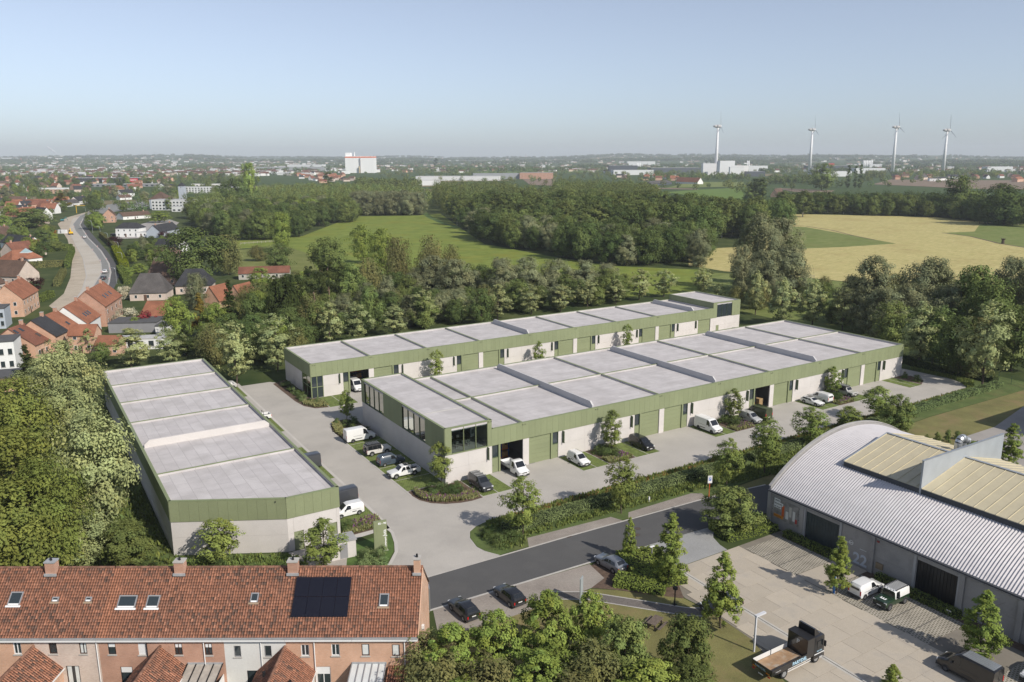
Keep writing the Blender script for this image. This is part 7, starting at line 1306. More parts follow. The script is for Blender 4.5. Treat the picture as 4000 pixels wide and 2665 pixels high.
eave('white villa with a dark hipped roof',(450,890),(540,890),6.0,10,9.0,1,M_wr,Rd,hip=.4,wins=4,chim=0); T=thing('house','flat white wing beside the white villa','house',G(568,925),RZ); box('wall',T,M_wr,(-4.4,-3,0),(4.4,5,3.2)); box('roof',T,M_lflat,(-4.5,-3.1,3.2),(4.5,5.1,3.4)); box('door',T,mat('house_door',(.12,.07,.05)),(-1.8,-3.05,0),(-.9,-3.01,2.2)); 
for x in(1.0,3.0): w_=box('window',T,M_white,(x-.6,-3.05,.9),(x+.6,-3.01,2.2)); box('window_pane',w_,M_glass,(-.5,-.04,-.55),(.5,-.025,.55))
house('red brick house with a steep front gable beside the street',*G(430,868).xy,TH+R_(-58)+1.5708-.2,11,9,6,10.5,M_brickred,Rb,wins=3,gw=2); eave('white house with a blue grey roof and chimneys',(625,905),(700,890),4.0,9,8.0,1,M_bluew,Rd,wins=4,chim=2); eave('brown bungalow in the garden behind the yellow hedge',(568,995),(680,1000),2.8,10,6.5,1,M_pink,Rb,hip=.5,wins=2,chim=0); eave('dark roofed low house left of the big oak',(600,960),(690,965),3.0,9,6.5,1,M_wr,Rd,wins=3,chim=0); eave('low brown roofed house behind the brick gable',(480,845),(590,838),3,10,6,1,M_wr,Rb,wins=3); eave('white gabled house beyond the brick gable house',(475,755),(525,752),5,9,9.5,1,M_wr,Rd,wins=2); eave('white gabled house left of the grey lamp row',(305,785),(345,780),4,9,8.5,1,M_wr,Rd,wins=2); eave('grey roofed house by the cedar',(268,795),(310,790),3.4,9,7,1,M_wr,Rg,wins=2); eave('brown low house by the roundabout',(468,772),(515,770),3,9,6,1,M_wr,Rb,wins=2)
# flat roofed buildings
def block(name,label,px0,px1,yb,h,depth,wm,rm=None,rot=0.0,cat='building',rows=0,cols=0,wh=1.4,group=None,z0=0.9):
    a,b=G(px0,yb),G(px1,yb); L=(b-a).length; T=thing(name,label,cat,((a.x+b.x)/2,(a.y+b.y)/2,0),RZ+rot,group); box('wall',T,wm,(-L/2,0,0),(L/2,depth,h)); box('roof',T,rm or M_lflat,(-L/2-.1,-.1,h),(L/2+.1,depth+.1,h+.3))
    for r in range(rows):
        z=z0+r*(h-z0)/rows
        for c in range(cols): x=-L/2+L*(c+.5)/cols; w_=box('window',T,M_glass,(x-L/cols*.24,-.06,z),(x+L/cols*.24,-.01,z+wh)); box('window_sill',w_,M_kerb,(-L/cols*.28,-.08,-wh/2-.12),(L/cols*.28,.0,-wh/2-.01))
    return T,L
block('apartment_block','white flat roofed block at the lower left street edge',-60,58,1450,7.0,8,M_wr,M_flat,.35,rows=2,cols=4); block('garage','brick garage with a grey roof at the left edge',-20,75,1530,3.0,8,M_brick,M_flat,.35); block('shop_front','grey shop front with a sign at the left street edge',-20,22,1285,6,8,M_bluew,M_flat,.35,rows=2,cols=2)
block('outbuilding','dark flat roofed outbuilding among the gardens',430,610,1300,2.8,9,M_grey,M_flat,.1); block('outbuilding','pale walled yard building behind the gardens',455,650,1365,2.8,4,M_wr,M_lflat,.1,rows=1,cols=5); block('garage','white garage beside the dark outbuilding',610,660,1310,2.6,6,M_wr,M_flat,.1)
# hospital-like block
T,L=block('institution','large white institution building with rows of windows',588,790,822,10,16,M_wr,M_lflat,-.15,rows=3,cols=14); 
house('steep brown roofed end pavilion of the white institution',*G(635,815).xy,RZ-.15,17,17,10,17,M_bluew,Rb,hip=.95,wins=3,chim=0,wz=[2,5.5,8.6],name='institution_pavilion'); block('institution_wing','long white wing of the institution behind the trees',700,960,755,9,12,M_wr,M_lflat,-.1,rows=3,cols=22); house('small white tower with pyramid roof on the institution',*G(715,780).xy,RZ,7,7,17,21,M_bluew,Rd,hip=.95,chim=0,wins=1,wz=[15],name='institution_tower'); block('institution_wing','low white front wing of the institution',668,790,828,5,8,M_wr,M_lflat,-.15,rows=1,cols=6)
T,L=block('retail_building','long black retail building with a red sign',287,545,713,9,40,M_dark,M_lflat,.05); box('red_sign',T,mat('red_sign',(.6,.02,.04),.5,0),(L*.32,-.3,1),(L*.45,-.05,8)); box('red_sign_letters',T,M_white,(L*.34,-.4,4),(L*.43,-.31,5.5))
block('flat_building','row of grey flat roofed shops before the black retail building',360,640,730,5,14,M_grey,M_lflat,.05,rows=1,cols=14,wh=2.5); block('flat_building','white flat school building at the left',110,250,748,5,14,M_wr,M_lflat,.1,rows=1,cols=10,wh=2); block('flat_building','orange brick block with pale roof at the left',165,255,757,6,12,M_brick,M_lflat,.1,rows=2,cols=6); block('flat_building','white low building behind the institution',750,900,730,5,12,M_wr,M_lflat,0,rows=1,cols=10,wh=2); block('flat_building','layered white apartment building far left of the town',430,480,665,14,18,M_wr,M_lflat,0,rows=3,cols=4,wh=2.5); block('flat_building','pale low hall at the left frame edge',-20,70,735,5,20,M_wr,M_lflat,0)
# silo building with an orange band
a,b=G(1352,676),G(1461,676); d_=(a-CAMP).length; L=(b-a).length; T=thing('silo_building','tall white silo building with an orange band under its roof edge','silo',((a.x+b.x)/2,(a.y+b.y)/2,0),RZ); s_=d_/FPX; mwh=mat('silo_white',(.80,.80,.79),.7,.03,.02)
box('main_block',T,mwh,(-L/2,0,0),(L/2,L*.5,61*s_)); box('orange_band',T,mat('orange_band',(.70,.13,.03),.6,0),(-L/2-.3,-.3,55.5*s_),(L/2+.3,L*.5+.3,59.5*s_)); box('head_house',T,mwh,(-L/2,L*.1,61*s_+.1),(-L*.33,L*.4,74*s_)); box('stair_tower',T,M_grey,(0,-3,0),(3.2,-.1,54*s_)); box('head_house_band',T,MATS['orange_band'],(-L/2-.3,L*.1-.3,57*s_),(-L*.33,L*.1,59*s_)) if False else None
MB().tube((-L*.2,L*.2,61*s_),(-L*.2,L*.2,76*s_),1.5,1.5,8).build('vent_stack',mwh,T); MB().tube((-.5,-6,0),(-.5,-6,24*s_),2.6,2.6,10).build('silo_tank',mat('tan_tank',(.42,.34,.2),.6,.1),T); block('flat_building','white low hall at the foot of the silo building',1335,1360,680,11*s_,30,mwh,M_lflat)
# halls and factories (surveyed footprints)
M_hw=mat('hall_white',(.66,.67,.67),.7,.04,.02); M_hg=mat('hall_grey',(.30,.31,.32),.7,.05,.02); M_hd=mat('hall_dark',(.075,.085,.10),.6,.05)
for (px0,px1,yb,yt,dp,m,rm,l) in((1010,1250,668,654,60,M_hg,M_lflat,'long pale hall left of the silo building'),(1125,1255,662,645,60,M_hw,M_lflat,'upper white hall left of the silo building'),(1620,1720,725,706,25,M_hw,M_lflat,'small white hall at the wood edge'),(1625,1950,706,690,40,M_hw,M_lflat,'long white hall right of the silo building'),(1850,2030,700,680,60,M_hg,M_hg,'old grey factory hall in the middle distance'),(2030,2160,700,676,40,M_brickred,M_hg,'red brick factory hall before the ploughed field'),(2380,2490,676,649,50,M_hd,M_hg,'dark hall beside the white silos'),(2395,2555,684,666,40,M_hw,M_lflat,'white hall in front of the dark hall'),(2450,2560,650,632,40,M_hw,M_lflat,'distant white hall behind the dark hall'),(2540,2740,673,657,50,M_hd,M_lflat,'long dark hall left of the white factory'),(2920,3000,672,650,40,M_hw,M_lflat,'white hall right of the white factory'),(2920,2990,690,672,30,M_hd,M_hg,'dark low hall right of the white factory'),(3170,3212,688,660,30,M_hw,M_lflat,'white cubic hall below the second turbine'),(3150,3330,668,650,40,M_hd,M_lflat,'dark long hall behind the red tanks'),(3210,3330,690,672,40,M_hw,M_lflat,'white low hall below the red tanks'),(3340,3460,678,660,40,M_hw,M_lflat,'pale hall right of the columnar poplars'),(3395,3445,660,644,30,M_hw,M_lflat,'bright white hall beside the white silo row'),(2160,2250,640,632,30,M_hw,M_lflat,'distant white sheds right of the church'),(20,70,640,621,40,M_hw,M_lflat,'distant pale works at the left frame edge'),(140,230,633,613,60,mat('hall_cream',(.62,.56,.42),.7,.05),M_lflat,'distant cream factory under the steam plume'),(230,340,632,618,60,MATS['hall_cream'],M_lflat,'distant cream factory right of the steam plume'),(3850,3960,672,655,30,M_hw,M_lflat,'white hall among trees at the far right'),(2600,2680,690,684,12,M_hw,M_lflat,'low white shed behind the white farmhouse'),(800,860,640,632,40,M_hw,M_lflat,'distant white hall behind the town')):
    g=G((px0+px1)/2,yb); block('industrial_hall',l,px0,px1,yb,(yb-yt)*(g-CAMP).length/FPX,dp,m,rm,random.Random(px0).uniform(-.15,.15),cat='hall')
T=None
for i,(px0,px1,yb,yt,dp) in enumerate(((2745,2810,685,642,40),(2810,2868,688,633,50),(2868,2922,684,650,40),(2800,2812,686,637,12),(2850,2905,690,656,20))):
    g=G((px0+px1)/2,yb); block('factory_block','%s block of the white factory under the nearest turbine'%('left','tallest','right','narrow dark jointed','low front')[i],px0,px1,yb,(yb-yt)*(g-CAMP).length/FPX,dp,mwh if i!=3 else M_hg,M_lflat,-.1,cat='factory')
def tanks(label,px,yb,yt,n,r,m,name='silo_tank'):
    g=G(px,yb); h=(yb-yt)*(g-CAMP).length/FPX
    for i in range(n):
        p=g+_R*(i*r*2.1); T=thing(name,label,'silo',(p.x,p.y,0),RZ,label); MB().tube((0,0,0),(0,0,h),r,r,12).build('tank_body',m,T,True); MB().tube((0,0,h),(0,0,h+r*.5),r,r*.2,12).build('tank_top',m,T)
tanks('slim white silo in the trio by the dark hall',2487,664,640,3,3.0,M_hw); tanks('red round tank beside the white factory',3238,664,642,4,2.6,mat('red_tank',(.5,.04,.03),.5,.03)); tanks('white round silo in the row left of the bright hall',3372,660,632,6,3.2,M_hw); tanks('slim white stack right of the white factory',2918,668,632,2,2.4,M_hw)
# wind turbines
def turbine(label,px,yb,yhub,blade_px,roll):
    g=G(px,yb); d=(g-CAMP).length; hub=HT(px,yb,yhub+4); bl=blade_px*d/FPX; T=thing('wind_turbine',label,'wind turbine',(g.x,g.y,0),RZ,'wind turbines'); m=mat('turbine_white',(.74,.74,.74),.5,.0)
    q=MB(); q.tube((0,0,0),(0,0,hub-2),5.6,2.4,18); q.build('tower',m,T,True)
    # the rotor is seen nearly edge-on, nacelle pointing left
    nac=MB(); nac.tube((6,0,hub),(-4,0,hub),4.2,4.6,12); nac.tube((-4,0,hub),(-13,0,hub),4.6,2.0,12); nac.build('nacelle',mat('nacelle_grey',(.42,.41,.40),.5,0),T,True)
    h=MB(); h.tube((6,0,hub),(10,0,hub),2.6,1.2,12); h=h.build('rotor_hub',m,T,True)
    for k in range(3):
        a=roll+k*2*math.pi/3; c=Vector((0,math.sin(a),math.cos(a))); t=Vector((0,math.cos(a),-math.sin(a))); b=MB(); P=[]
        for s,w,th in((.03,1.6,1.4),(.18,3.6,1.1),(.5,2.4,.7),(.85,1.3,.4),(1.0,.3,.12)):
            o=Vector((8.3-s*2.0,0,hub))+c*(s*bl); P+=[o+t*w*.45,o+Vector((th*.6,0,0)),o-t*w*.45,o-Vector((th*.6,0,0))]
        b.add(P,[(i*4+j,i*4+(j+1)%4,(i+1)*4+(j+1)%4,(i+1)*4+j) for i in range(4) for j in range(4)]+[(0,3,2,1),(16,17,18,19)]); b.build('blade',m,h)
    return T
turbine('nearest wind turbine standing behind the white factory',2795,684,490,57,.05); turbine('second wind turbine from the left behind the halls',3161,676,503,52,.1); turbine('third wind turbine from the left behind the white silo row',3485,678,493,50,.12); turbine('rightmost wind turbine above the far wood',3682,678,505,54,.04)
# church towers, farm, pylons
for (px,yb,yt,w,m,l) in((2054,628,602,5,M_brickred,'distant church tower with a spire right of the old brick hall'),(85,645,622,9,M_brick,'distant brick church tower with a red spire at the left'),(530,667,650,10,M_kerb,'pale church tower rising over the town')):
    g=G(px,yb); s_=(g-CAMP).length/FPX; T=thing('church_tower',l,'church tower',g,RZ); h=(yb-yt)*s_; box('tower_wall',T,m,(-w*s_/2,-w*s_/2,0),(w*s_/2,w*s_/2,h*.6)); q=MB(); q.add([(-w*s_*.55,-w*s_*.55,h*.6),(w*s_*.55,-w*s_*.55,h*.6),(w*s_*.55,w*s_*.55,h*.6),(-w*s_*.55,w*s_*.55,h*.6),(0,0,h)],[(0,1,4),(1,2,4),(2,3,4),(3,0,4)]); q.build('spire',Ro if px==85 else M_kerb,T)
eave('white farmhouse with a long orange roof on the green field',(2640,709),(2725,712),4,14,12,1,M_wr,Ro,wins=0,chim=1); eave('red tiled house beside the white farmhouse',(2618,697),(2638,697),5,10,11,1,M_brickred,Ro,wins=0); eave('dark barn before the white farmhouse',(2545,718),(2625,712),4,20,8,1,M_hd,Rg,wins=0,chim=0); eave('white flat house with windows beyond the ploughed field',(3632,697),(3665,697),6,10,7,1,M_wr,Rg,wins=3,chim=0); eave('pink brick house beyond the ploughed field',(3590,694),(3625,692),5,10,10,1,M_pink,Rg,wins=2); eave('white house beyond the ploughed field right of the flat one',(3670,697),(3700,696),5,9,7,1,M_wr,Rd,wins=2); eave('brick house at the far right beyond the ploughed field',(3975,700),(4000,698),6,10,10,1,M_brick,Ro,wins=2); eave('brick cottage with a steep roof at the treeline left',(3038,760),(3065,757),3.5,9,10,1,M_brick,Rb,wins=2)
def pylon(px,yb,yt):
    g=G(px,yb); h=(yb-yt)*(g-CAMP).length/FPX; T=thing('power_pylon','thin lattice power pylon on the far plain behind the town','pylon',g,RZ,'power pylons on the plain'); w=h*.09; q=MB()
    for sx in(-1,1):
        for sy in(-1,1): q.tube((sx*w,sy*w,0),(sx*w*.15,sy*w*.15,h),.35,.25,4)
    q.build('lattice_mast',M_galv,T); a=MB()
    for z in(.7,.82,.94): a.tube((-h*.16,0,h*z),(h*.16,0,h*z),.35,.35,4)
    a.build('cross_arms',M_galv,T)
for p in((150,645,618),(310,643,618),(395,648,615),(465,642,613),(570,646,612),(612,648,600),(678,644,614),(898,640,618),(0,652,610)): pylon(*p)
# steam plume
g=G(232,631); s_=(g-CAMP).length/FPX; T=thing('steam_plume','white steam plume drifting left from the distant cream factory','steam',(g.x,g.y,20*s_),RZ); msm=bpy.data.materials.new('steam'); msm.use_nodes=True; p_=msm.node_tree.nodes['Principled BSDF']; p_.inputs['Base Color'].default_value=(.85,.86,.88,1); p_.inputs['Roughness'].default_value=1; p_.inputs['Alpha'].default_value=.7
bm=bmesh.new(); rr=random.Random(4)
for i in range(22):
    t_=i/21; mtx=Matrix.Translation(((-2-t_*32+rr.uniform(-2,2)*t_)*s_,0,(t_**.8*26+rr.uniform(-2,2)*t_)*s_))@Matrix.Scale((1.2+3.2*t_*rr.uniform(.5,1))*s_,4); bmesh.ops.create_icosphere(bm,subdivisions=2,radius=1,matrix=mtx)
me=bpy.data.meshes.new('plume_cloud'); bm.to_mesh(me); bm.free(); me.materials.append(msm); me.polygons.foreach_set('use_smooth',[True]*len(me.polygons)); o=put('plume_cloud',me,T); o['kind']='stuff'; MB().tube((0,0,-20*s_),(0,0,0),1.0*s_,.8*s_,10).build('chimney_stack',M_kerb,T)
# ------------------------------------------------------------------ distant town: every house its own
pal_w=[M_wr,M_pink,M_brick,M_brickred]; pal_r=[(Ro,'orange'),(Rr,'red brown'),(Rb,'brown'),(Rd,'slate grey')]
def town(P,s,n,seed,where,hs=(5,9)):
    r=random.Random(seed); pts=scatter(P,s,seed,.45); r.shuffle(pts); pts=sorted(pts[:n],key=lambda q:math.hypot(*q))
    for q in pts:
        rm,c=r.choice(pal_r+[pal_r[1]]); wm=r.choice(pal_w); a=RZ+r.choice((0,1.57,.5,-.5,1.0))+r.uniform(-.2,.2); near=math.hypot(*q)<900; he=r.uniform(3.5,6)
        house('house with a %s roof in the %s'%(c,where),q[0],q[1],a,r.uniform(10,20),r.uniform(8,11),he,he+r.uniform(3.2,5),wm,rm,hip=r.choice((0,0,0,.4)),wins=3 if near else 0,group='%s roofed houses in the %s'%(c,where),chim=1 if near else 0)
town([(0,700),(270,690),(560,690),(740,700),(720,740),(560,760),(250,790),(0,830)],26,75,1,'near part of the left town'); town([(0,652),(900,648),(960,668),(720,690),(300,688),(0,692)],42,60,2,'far part of the left town'); town([(1120,678),(1345,684),(1400,705),(1250,720),(1180,705)],26,34,3,'cluster before the silo building'); town([(1470,652),(2000,648),(2010,670),(1480,676)],55,24,4,'plain right of the silo building'); town([(2420,692),(2680,690),(2680,705),(2420,712)],34,14,5,'hamlet by the white farmhouse'); town([(2240,642),(2800,640),(2790,652),(2240,655)],80,16,6,'far plain in the middle'); town([(3480,688),(4020,690),(4020,700),(3480,702)],40,26,7,'row beyond the ploughed field'); town([(2950,640),(3400,640),(3400,650),(2950,650)],80,10,8,'far plain at the right'); town([(0,905),(110,890),(200,850),(250,800),(120,790),(0,830)],20,24,9,'upper left garden quarter')
def farhouses(name,label,n,x0,x1,y0,y1,seed):           # far houses only a pixel or two across, as one mass
    r=random.Random(seed); q=MB()
    for (x,y,z) in rpts(n,x0,x1,y0,y1,seed):
        L,W,h=r.uniform(10,34),r.uniform(8,14),r.uniform(5,8.5); a=RZ+r.uniform(-.5,.5); M=Matrix.Translation((x,y,z))@Matrix.Rotation(a,4,'Z'); q.box((-L/2,-W/2,0),(L/2,W/2,h),r.choice((0,0,1,2)),M); k=r.choice((3,3,4,5)); t=h+r.uniform(1.5,4)
        q.add([(-L/2-.3,-W/2-.4,h),(L/2+.3,-W/2-.4,h),(L/2+.3,W/2+.4,h),(-L/2-.3,W/2+.4,h),(-L/2-.3,0,t),(L/2+.3,0,t)],[(0,1,5,4),(2,3,4,5),(1,2,5),(3,0,4)],k,M)
    me=q.mesh(name,[M_wr,M_pink,M_brick,Rr,Rb,M_lflat],False,False); tag(put(name,me),label,'houses',None,'stuff')
# ---- trees between the houses and on the plain
def tscatter(P,s,n,seed,keys,hr,label,group):
    r=random.Random(seed); pts=scatter(P,s,seed,.45); r.shuffle(pts)
    for q in pts[:n]: k=r.choice(keys); tree(k,q,r.uniform(*hr),label[k] if isinstance(label,dict) else label,group,None,False)
tscatter([(0,690),(560,690),(960,690),(1000,760),(820,800),(560,850),(260,830),(200,900),(0,960)],15,190,21,['broad','mid','mid','bright','willow'],(9,16),{'broad':'dark garden tree among the houses of the left town','mid':'mid green garden tree among the houses of the left town','bright':'light green garden tree among the houses of the left town','willow':'grey green garden tree among the houses of the left town'},'garden trees of the left town')
tscatter([(0,960),(200,900),(250,960),(270,1010),(0,1000)],9,16,22,['mid','bright','broad'],(6,10),'garden tree left of the street works','garden trees left of the street')
tscatter([(500,1060),(490,1000),(560,950),(700,950),(760,1000),(700,1050),(560,1060)],9,20,23,['mid','broad','bright','willow'],(4,7.5),'garden tree right of the street works','garden trees right of the street')
tscatter([(790,890),(800,845),(900,832),(930,870),(880,925),(780,918)],11,30,24,['broad','mid','bright'],(9,14),'park tree around the white institution','park trees around the institution')
def rpts(n,x0,x1,y0,y1,seed,zf=False):
    r=random.Random(seed); out=[]
    for _ in range(n):
        px=r.uniform(x0,x1); 
        d=math.exp(r.uniform(math.log(50/((y1-615)/FPX)),math.log(50/((y0-615)/FPX)))); y=615+50/d*FPX; g=G(px,y); rr_=math.hypot(g.x,g.y); out.append((g.x,g.y,hill(rr_,math.atan2(g.y,g.x))))
    return out
farhouses('distant_houses','roofs of the far town behind the left houses',800,-100,1250,638,690,51); farhouses('distant_houses','scattered far houses on the plain behind the woods',560,1250,4150,632,676,52)
lowforest('distant_trees','scattered trees and copses on the plain behind the town',rpts(1000,-300,4300,642,690,31),L_mid,(7,13),(8,16),70,1.5,31)
lowforest('town_trees','dense garden trees between the houses of the left town',[(*q,0) for q in scatter([(0,655),(950,652),(1010,700),(1000,760),(820,800),(560,845),(330,815),(200,850),(0,930)],19,61,.48)[::3] if not (abs(PX((*q,0))[0]-420)<170 and 690<PX((*q,0))[1]<770)],L_mid,(5,10),(6,11),110,.8,61)
lowforest('plain_trees','rows of trees between the fields and hamlets on the right',[(*q,0) for q in scatter([(1450,660),(4150,660),(4150,700),(3400,735),(3000,760),(2400,740),(2000,720),(1500,700)],42,62,.48)[::3]],L_mid,(8,15),(8,15),90,1.2,62)
def copses(n,x0,x1,dmin,dmax,seed,k=30):
    r=random.Random(seed); out=[]
    for _ in range(n):
        px=r.uniform(x0,x1); d=math.exp(r.uniform(math.log(dmin),math.log(dmax))); y=615+50/d*FPX; g=G(px,y); Lx=r.uniform(60,420)*d/4000; Ly=r.uniform(20,60)*d/4000; a=RZ+r.uniform(-.25,.25)
        for _ in range(k): u=r.uniform(-1,1)*Lx; v=r.uniform(-1,1)*Ly; x,y_=g.x+u*math.cos(a)-v*math.sin(a),g.y+u*math.sin(a)+v*math.cos(a); out.append((x,y_,hill(math.hypot(x,y_),math.atan2(y_,x))))
    return out
lowforest('distant_wood','hazy woods on the far plain below the horizon',copses(85,-600,4600,2600,5200,32,24),L_dark,(11,19),(16,30),44,2.8,32); lowforest('distant_wood','blue hazy woods on the low hills at the horizon',copses(150,-800,4800,5200,11500,33,24),L_dark,(14,24),(40,80),30,6.5,33)
for (px0,px1,yb,n,l) in((2260,2380,655,60,'dense dark copse on the plain left of the dark hall'),(3560,4050,650,220,'long dark wood on the far plain at the right'),(2280,2360,640,40,'hazy copse behind the church tower'),(1040,1130,652,50,'dark copse left of the pale halls'),(3380,3460,690,50,'tree group before the pale hall'),(1390,1640,742,90,'trees behind the wood at the head of the meadow'),(2160,2560,770,160,'tall poplars standing behind the big wood'),(2560,2900,700,60,'trees around the white farmhouse'),(3000,3250,715,90,'trees before the factories at the right'),(3480,3900,690,90,'garden trees beyond the ploughed field')):
    r=random.Random(px0); pts=[]
    for _ in range(n): g=G(r.uniform(px0,px1),yb+r.uniform(-.06,.06)*(yb-615)); pts.append((g.x,g.y,0))
    lowforest('tree_group',l,pts,L_dark if px0 in(3560,2260) else L_mid,(10,18) if yb<740 else (15,21),(8,14),160,1.1 if yb>660 else 2.0,px0)
# ------------------------------------------------------------------ street works and street furniture at the left
def lamp(px,py,yt,n):
    g=G(px,py); h=HT(px,py,yt); T=thing('street_lamp','curved grey street lamp along the street works, number %d counted from the near end'%n if n>1 else 'curved grey street lamp nearest along the street works','street lamp',g,RZ,'street lamps along the works'); q=MB(); P=[(0,0,0),(0,0,h*.8),(-.15,0,h*.92),(-.6,0,h*.99),(-1.6,0,h)]; q.path(P,.09,7); q.build('pole',M_galv,T); box('lamp_head',T,M_galv,(-2.2,-.15,h-.06),(-1.5,.15,h+.08))
for i,(px,py,yt) in enumerate(((457,1110,1046),(480,1030,986),(465,985,945),(424,950,910),(393,920,885),(363,912,862),(335,830,810),(408,808,780),(495,800,765),(440,800,783))): lamp(px,py,yt,i+1)
mc=[M_white,mat('barrier_red',(.5,.03,.02),.5,0)]
for i,t_ in enumerate(np.linspace(.03,.97,16)):
    L_=SR if i%2 else LR; k=t_*(len(L_)-1); a,b=L_[int(k)],L_[min(int(k)+1,len(L_)-1)]; f=k-int(k); g=G(a[0]+(b[0]-a[0])*f,a[1]+(b[1]-a[1])*f); T=thing('road_beacon','red and white plastic beacon along the temporary lane','beacon',(g.x,g.y,.03),RZ,'beacons along the temporary lane'); box('base',T,M_dark,(-.25,-.25,0),(.25,.25,.1)); box('blade',T,mc[0],(-.14,-.04,.1),(.14,.04,1.15)); box('stripe',T,mc[1],(-.142,-.045,.4),(.142,.045,.6)); box('stripe',T,mc[1],(-.142,-.045,.8),(.142,.045,1.0))
def digger(px,py,m,label,s=1.0,rz=0.3):
    g=G(px,py); T=thing('excavator',label,'excavator',(g.x,g.y,.03),RZ+rz)
    for y in(-1.0,1.0): box('track',T,M_black,(-1.7*s,y*s-.28,0),(1.7*s,y*s+.28,.8*s))
    box('undercarriage',T,M_dark,(-.8*s,-.7*s,.45*s),(.8*s,.7*s,.9*s)); box('upper_body',T,m,(-1.7*s,-1.2*s,.95*s),(1.2*s,1.2*s,2.0*s)); box('cab',T,M_cglass,(.1*s,.25*s,2.0*s),(1.3*s,1.15*s,3.0*s)); box('cab_roof',T,m,(.05*s,.2*s,3.0*s),(1.35*s,1.2*s,3.12*s))
    q=MB(); q.tube((1.2*s,-.3*s,1.6*s),(3.3*s,-.3*s,4.2*s),.28*s,.2*s,6); q.tube((3.3*s,-.3*s,4.2*s),(4.6*s,-.3*s,1.9*s),.2*s,.16*s,6); q.build('boom',m,T); q=MB(); q.add([(4.2*s,-.8*s,.9*s),(4.2*s,.2*s,.9*s),(5.0*s,.2*s,1.1*s),(5.0*s,-.8*s,1.1*s),(4.5*s,-.8*s,2.0*s),(4.5*s,.2*s,2.0*s)],[(0,1,2,3),(0,4,5,1),(2,5,4,3),(0,3,4),(1,5,2)]); q.build('bucket',M_dark,T)
digger(277,917,M_boxes[4],'yellow excavator standing on the street works',1.0,2.2); digger(244,865,mat('teal_machine',(.05,.22,.24),.5,.05),'teal mini digger farther up the street works',.8,.5)
g=G(232,912); T=thing('site_container','white and red site containers on the street works','container',g,RZ); box('container_body',T,M_white,(-1,-1.2,0),(5,1.2,2.4)); box('container_end',T,mat('orange_red_box',(.55,.08,.02),.6,.05),(-3.6,-1.1,0),(-1.05,1.1,2.0)); box('container_door',T,M_grey,(1,-1.24,.2),(2,-1.21,2.2))
g=G(300,833); T=thing('height_gantry','yellow height restriction gantry across the street','gantry',g,RZ); mg=mat('gantry_yellow',(.65,.40,.02),.5,.05); box('post',T,mg,(-.2,-.2,0),(.2,.2,7)); box('beam',T,mg,(0,-.2,6.7),(8.5,.2,7.1))
for i,(px,py,pm,h,l) in enumerate(((331,931,P_white,120,'white car driving up the temporary lane'),(413,1067,P_white,105,'white car coming down the temporary lane'),(405,1092,P_dgrey,105,'dark car in the lane behind a chimney'),(490,925,P_dgrey,0,'dark car before the white villa, right'),(446,922,P_black,0,'dark car before the white villa, left'),(550,805,P_white,0,'white car in the street by the institution'),(555,817,P_black,0,'black car in the street by the institution'))):
    g=G(px,py); vehicle('suv',pm,l,g.x,g.y,math.degrees(RZ)+h,'car')
for (pts,w,h,m,l) in(([(183,985),(280,975)],3.0,3.2,L_hedge,'tall green hedge along the street works'),([(115,1048),(262,1040)],2.4,3.0,L_brown,'olive clipped hedge around the garden court'),([(262,1045),(285,985)],2.2,3.0,L_hedge,'green hedge returning along the street works'),([(222,1120),(250,1070)],2.2,2.6,L_brown,'olive hedge at the street corner'),([(395,925),(452,975)],2.2,3.0,L_brown,'brown clipped hedge before the white villa garden'),([(452,978),(486,1045)],4.0,2.6,L_yhedge,'bright yellow green hedge beside the cycle lane'),([(155,1180),(200,1160)],2.5,2.4,L_hedge,'dark green hedge before the brick corner house'),([(470,1055),(500,1110)],3.0,2.2,L_hedge,'green hedge below the yellow one')): hedge('hedge',l,[tuple(G(*p).xy) for p in pts],w,h,m,.22,24,int(w*h*7))
for (key,px,py,yt,w,l) in(('red',575,1280,1215,55,'red leaved maple in the garden by the black solar roof'),('blossom',500,1265,1205,90,'cream flowering shrub beside the long brick house'),('blossom',485,1170,1120,60,'cream flowering bush above the long brick house'),('purple',135,1130,1085,60,'purple leaved tree in the garden court'),('gold',243,815,755,85,'golden cedar beside the street works'),('mid',125,890,815,140,'big round tree left of the excavator'),('mid',368,895,822,55,'column of light green trees right of the street'),('bright',385,900,830,50,'light green tree right of the street beside the lamp'),('brown',180,905,878,60,'pale brownish tree left of the containers'),('mid',215,980,942,70,'dark rounded shrub tree left of the street works'),('purple',450,960,925,60,'reddish hedge tree before the white villa'),('purple',640,930,905,40,'purple tree beside the blue grey roof'),('bright',625,870,825,75,'light green tree before the white institution'),('cone',510,1010,960,50,'dark pine by the white villa'),('bright',530,1290,1240,40,'light green round shrub by the flowering shrub'),('mid',400,1420,1340,60,'dark garden shrub behind the brick rear wing')): ptree(key,px,py,yt,w,l)
t=thing('dead_trunk','bare dead tree trunk beside the weeping birch','tree',G(1245,1290)); MB().tube((0,0,-.1),(-.9,0,11.5),.42,.16,8).build('trunk',mat('pine_bark',(.22,.15,.11)),t)
for k in range(6): MB().tube((-.3-.09*k,0,4+k*1.1),(-1.2-.1*k,.2*(-1)**k,4.4+k*1.1),.06,.02,5).build('branch_stub',MATS['pine_bark'],t)
T=thing('field_gate','pale wooden field fence rail at the hay field edge','fence',(0,0,0)); a,b=G(3128,1084),G(3180,1088)
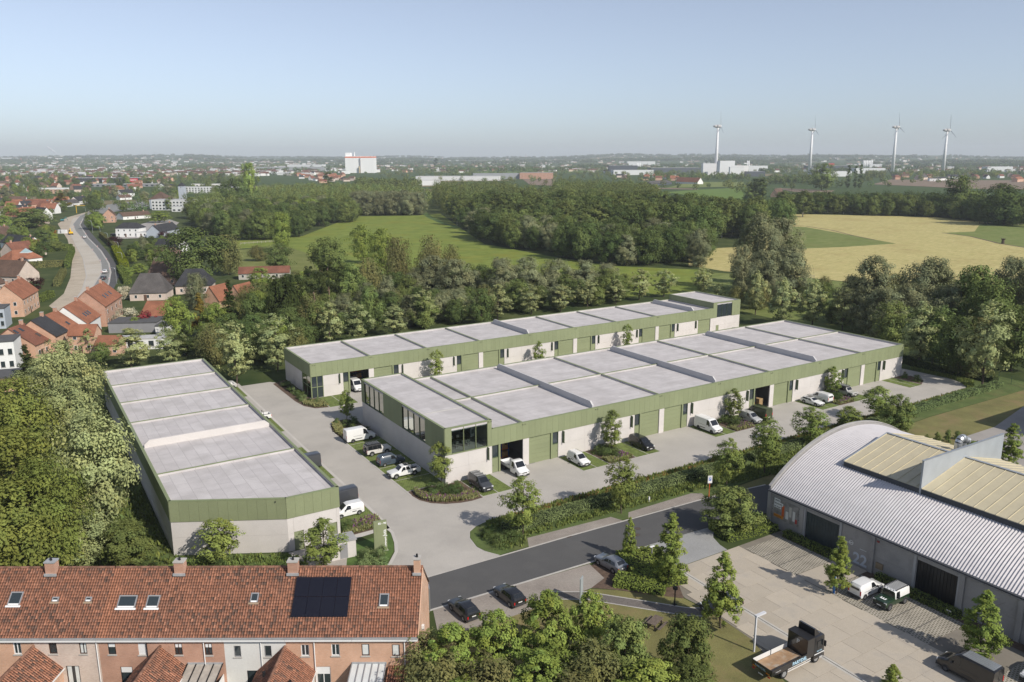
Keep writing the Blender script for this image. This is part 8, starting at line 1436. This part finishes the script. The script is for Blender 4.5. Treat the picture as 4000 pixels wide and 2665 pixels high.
for z in(.5,.9,1.3): MB().tube((a.x,a.y,z),(b.x,b.y,z),.05,.05,5).build('rail',M_birch,T)
for f in np.linspace(0,1,5): p=a.lerp(b,f); MB().tube((p.x,p.y,0),(p.x,p.y,1.5),.07,.07,6).build('post',M_birch,T)
T=thing('meadow_fence','wooden post and rail fence across the small meadow','fence',(0,0,0)); a,b=G(940,956),G(1070,947)
for z in(.6,1.1): MB().tube((a.x,a.y,z),(b.x,b.y,z),.07,.07,5).build('rail',M_birch,T)
for f in np.linspace(0,1,9): p=a.lerp(b,f); MB().tube((p.x,p.y,0),(p.x,p.y,1.4),.09,.09,6).build('post',M_birch,T)
T=thing('wire_fence','green wire fence beyond the curved hedge at the right end of the yard','fence',(0,0,0)); fp=[G(3535,1405),G(3640,1425),G(3780,1458),G(3900,1485),G(4000,1520)]; mf=mat('fence_green',(.03,.07,.05),.5,.05)
for a,b in zip(fp,fp[1:]):
    n=max(2,int((b-a).length/4))
    for i in range(n): p=a.lerp(b,i/n); MB().tube((p.x,p.y,0),(p.x,p.y,1.9),.05,.05,6).build('post',mf,T)
    for z in(.1,.7,1.3,1.85): MB().tube((a.x,a.y,z),(b.x,b.y,z),.015,.015,4).build('wire',mf,T)
g=G(3917,952); T=thing('pollard_stump','pollarded willow stump in the green field','stump',g); MB().tube((0,0,-.1),(0,0,2.2),.9,.7,10).build('trunk',M_bark,T); MB().tube((0,0,2.2),(0,0,2.9),.8,1.4,10).build('pollard_head',M_bark,T)
# ------------------------------------------------------------------ the air
hz=bpy.data.materials.new('haze'); hz.use_nodes=True; t=hz.node_tree; t.nodes.remove(t.nodes['Principled BSDF']); v=nd(t,'ShaderNodeVolumePrincipled'); v.inputs['Color'].default_value=(.88,.95,1.0,1); v.inputs['Density'].default_value=HAZE; v.inputs['Anisotropy'].default_value=0.0; t.links.new(v.outputs[0],t.nodes['Material Output'].inputs['Volume'])
o=MB().box((-16500,-16500,-1.5),(16500,16500,245)).build('haze',hz); o['kind']='stuff'
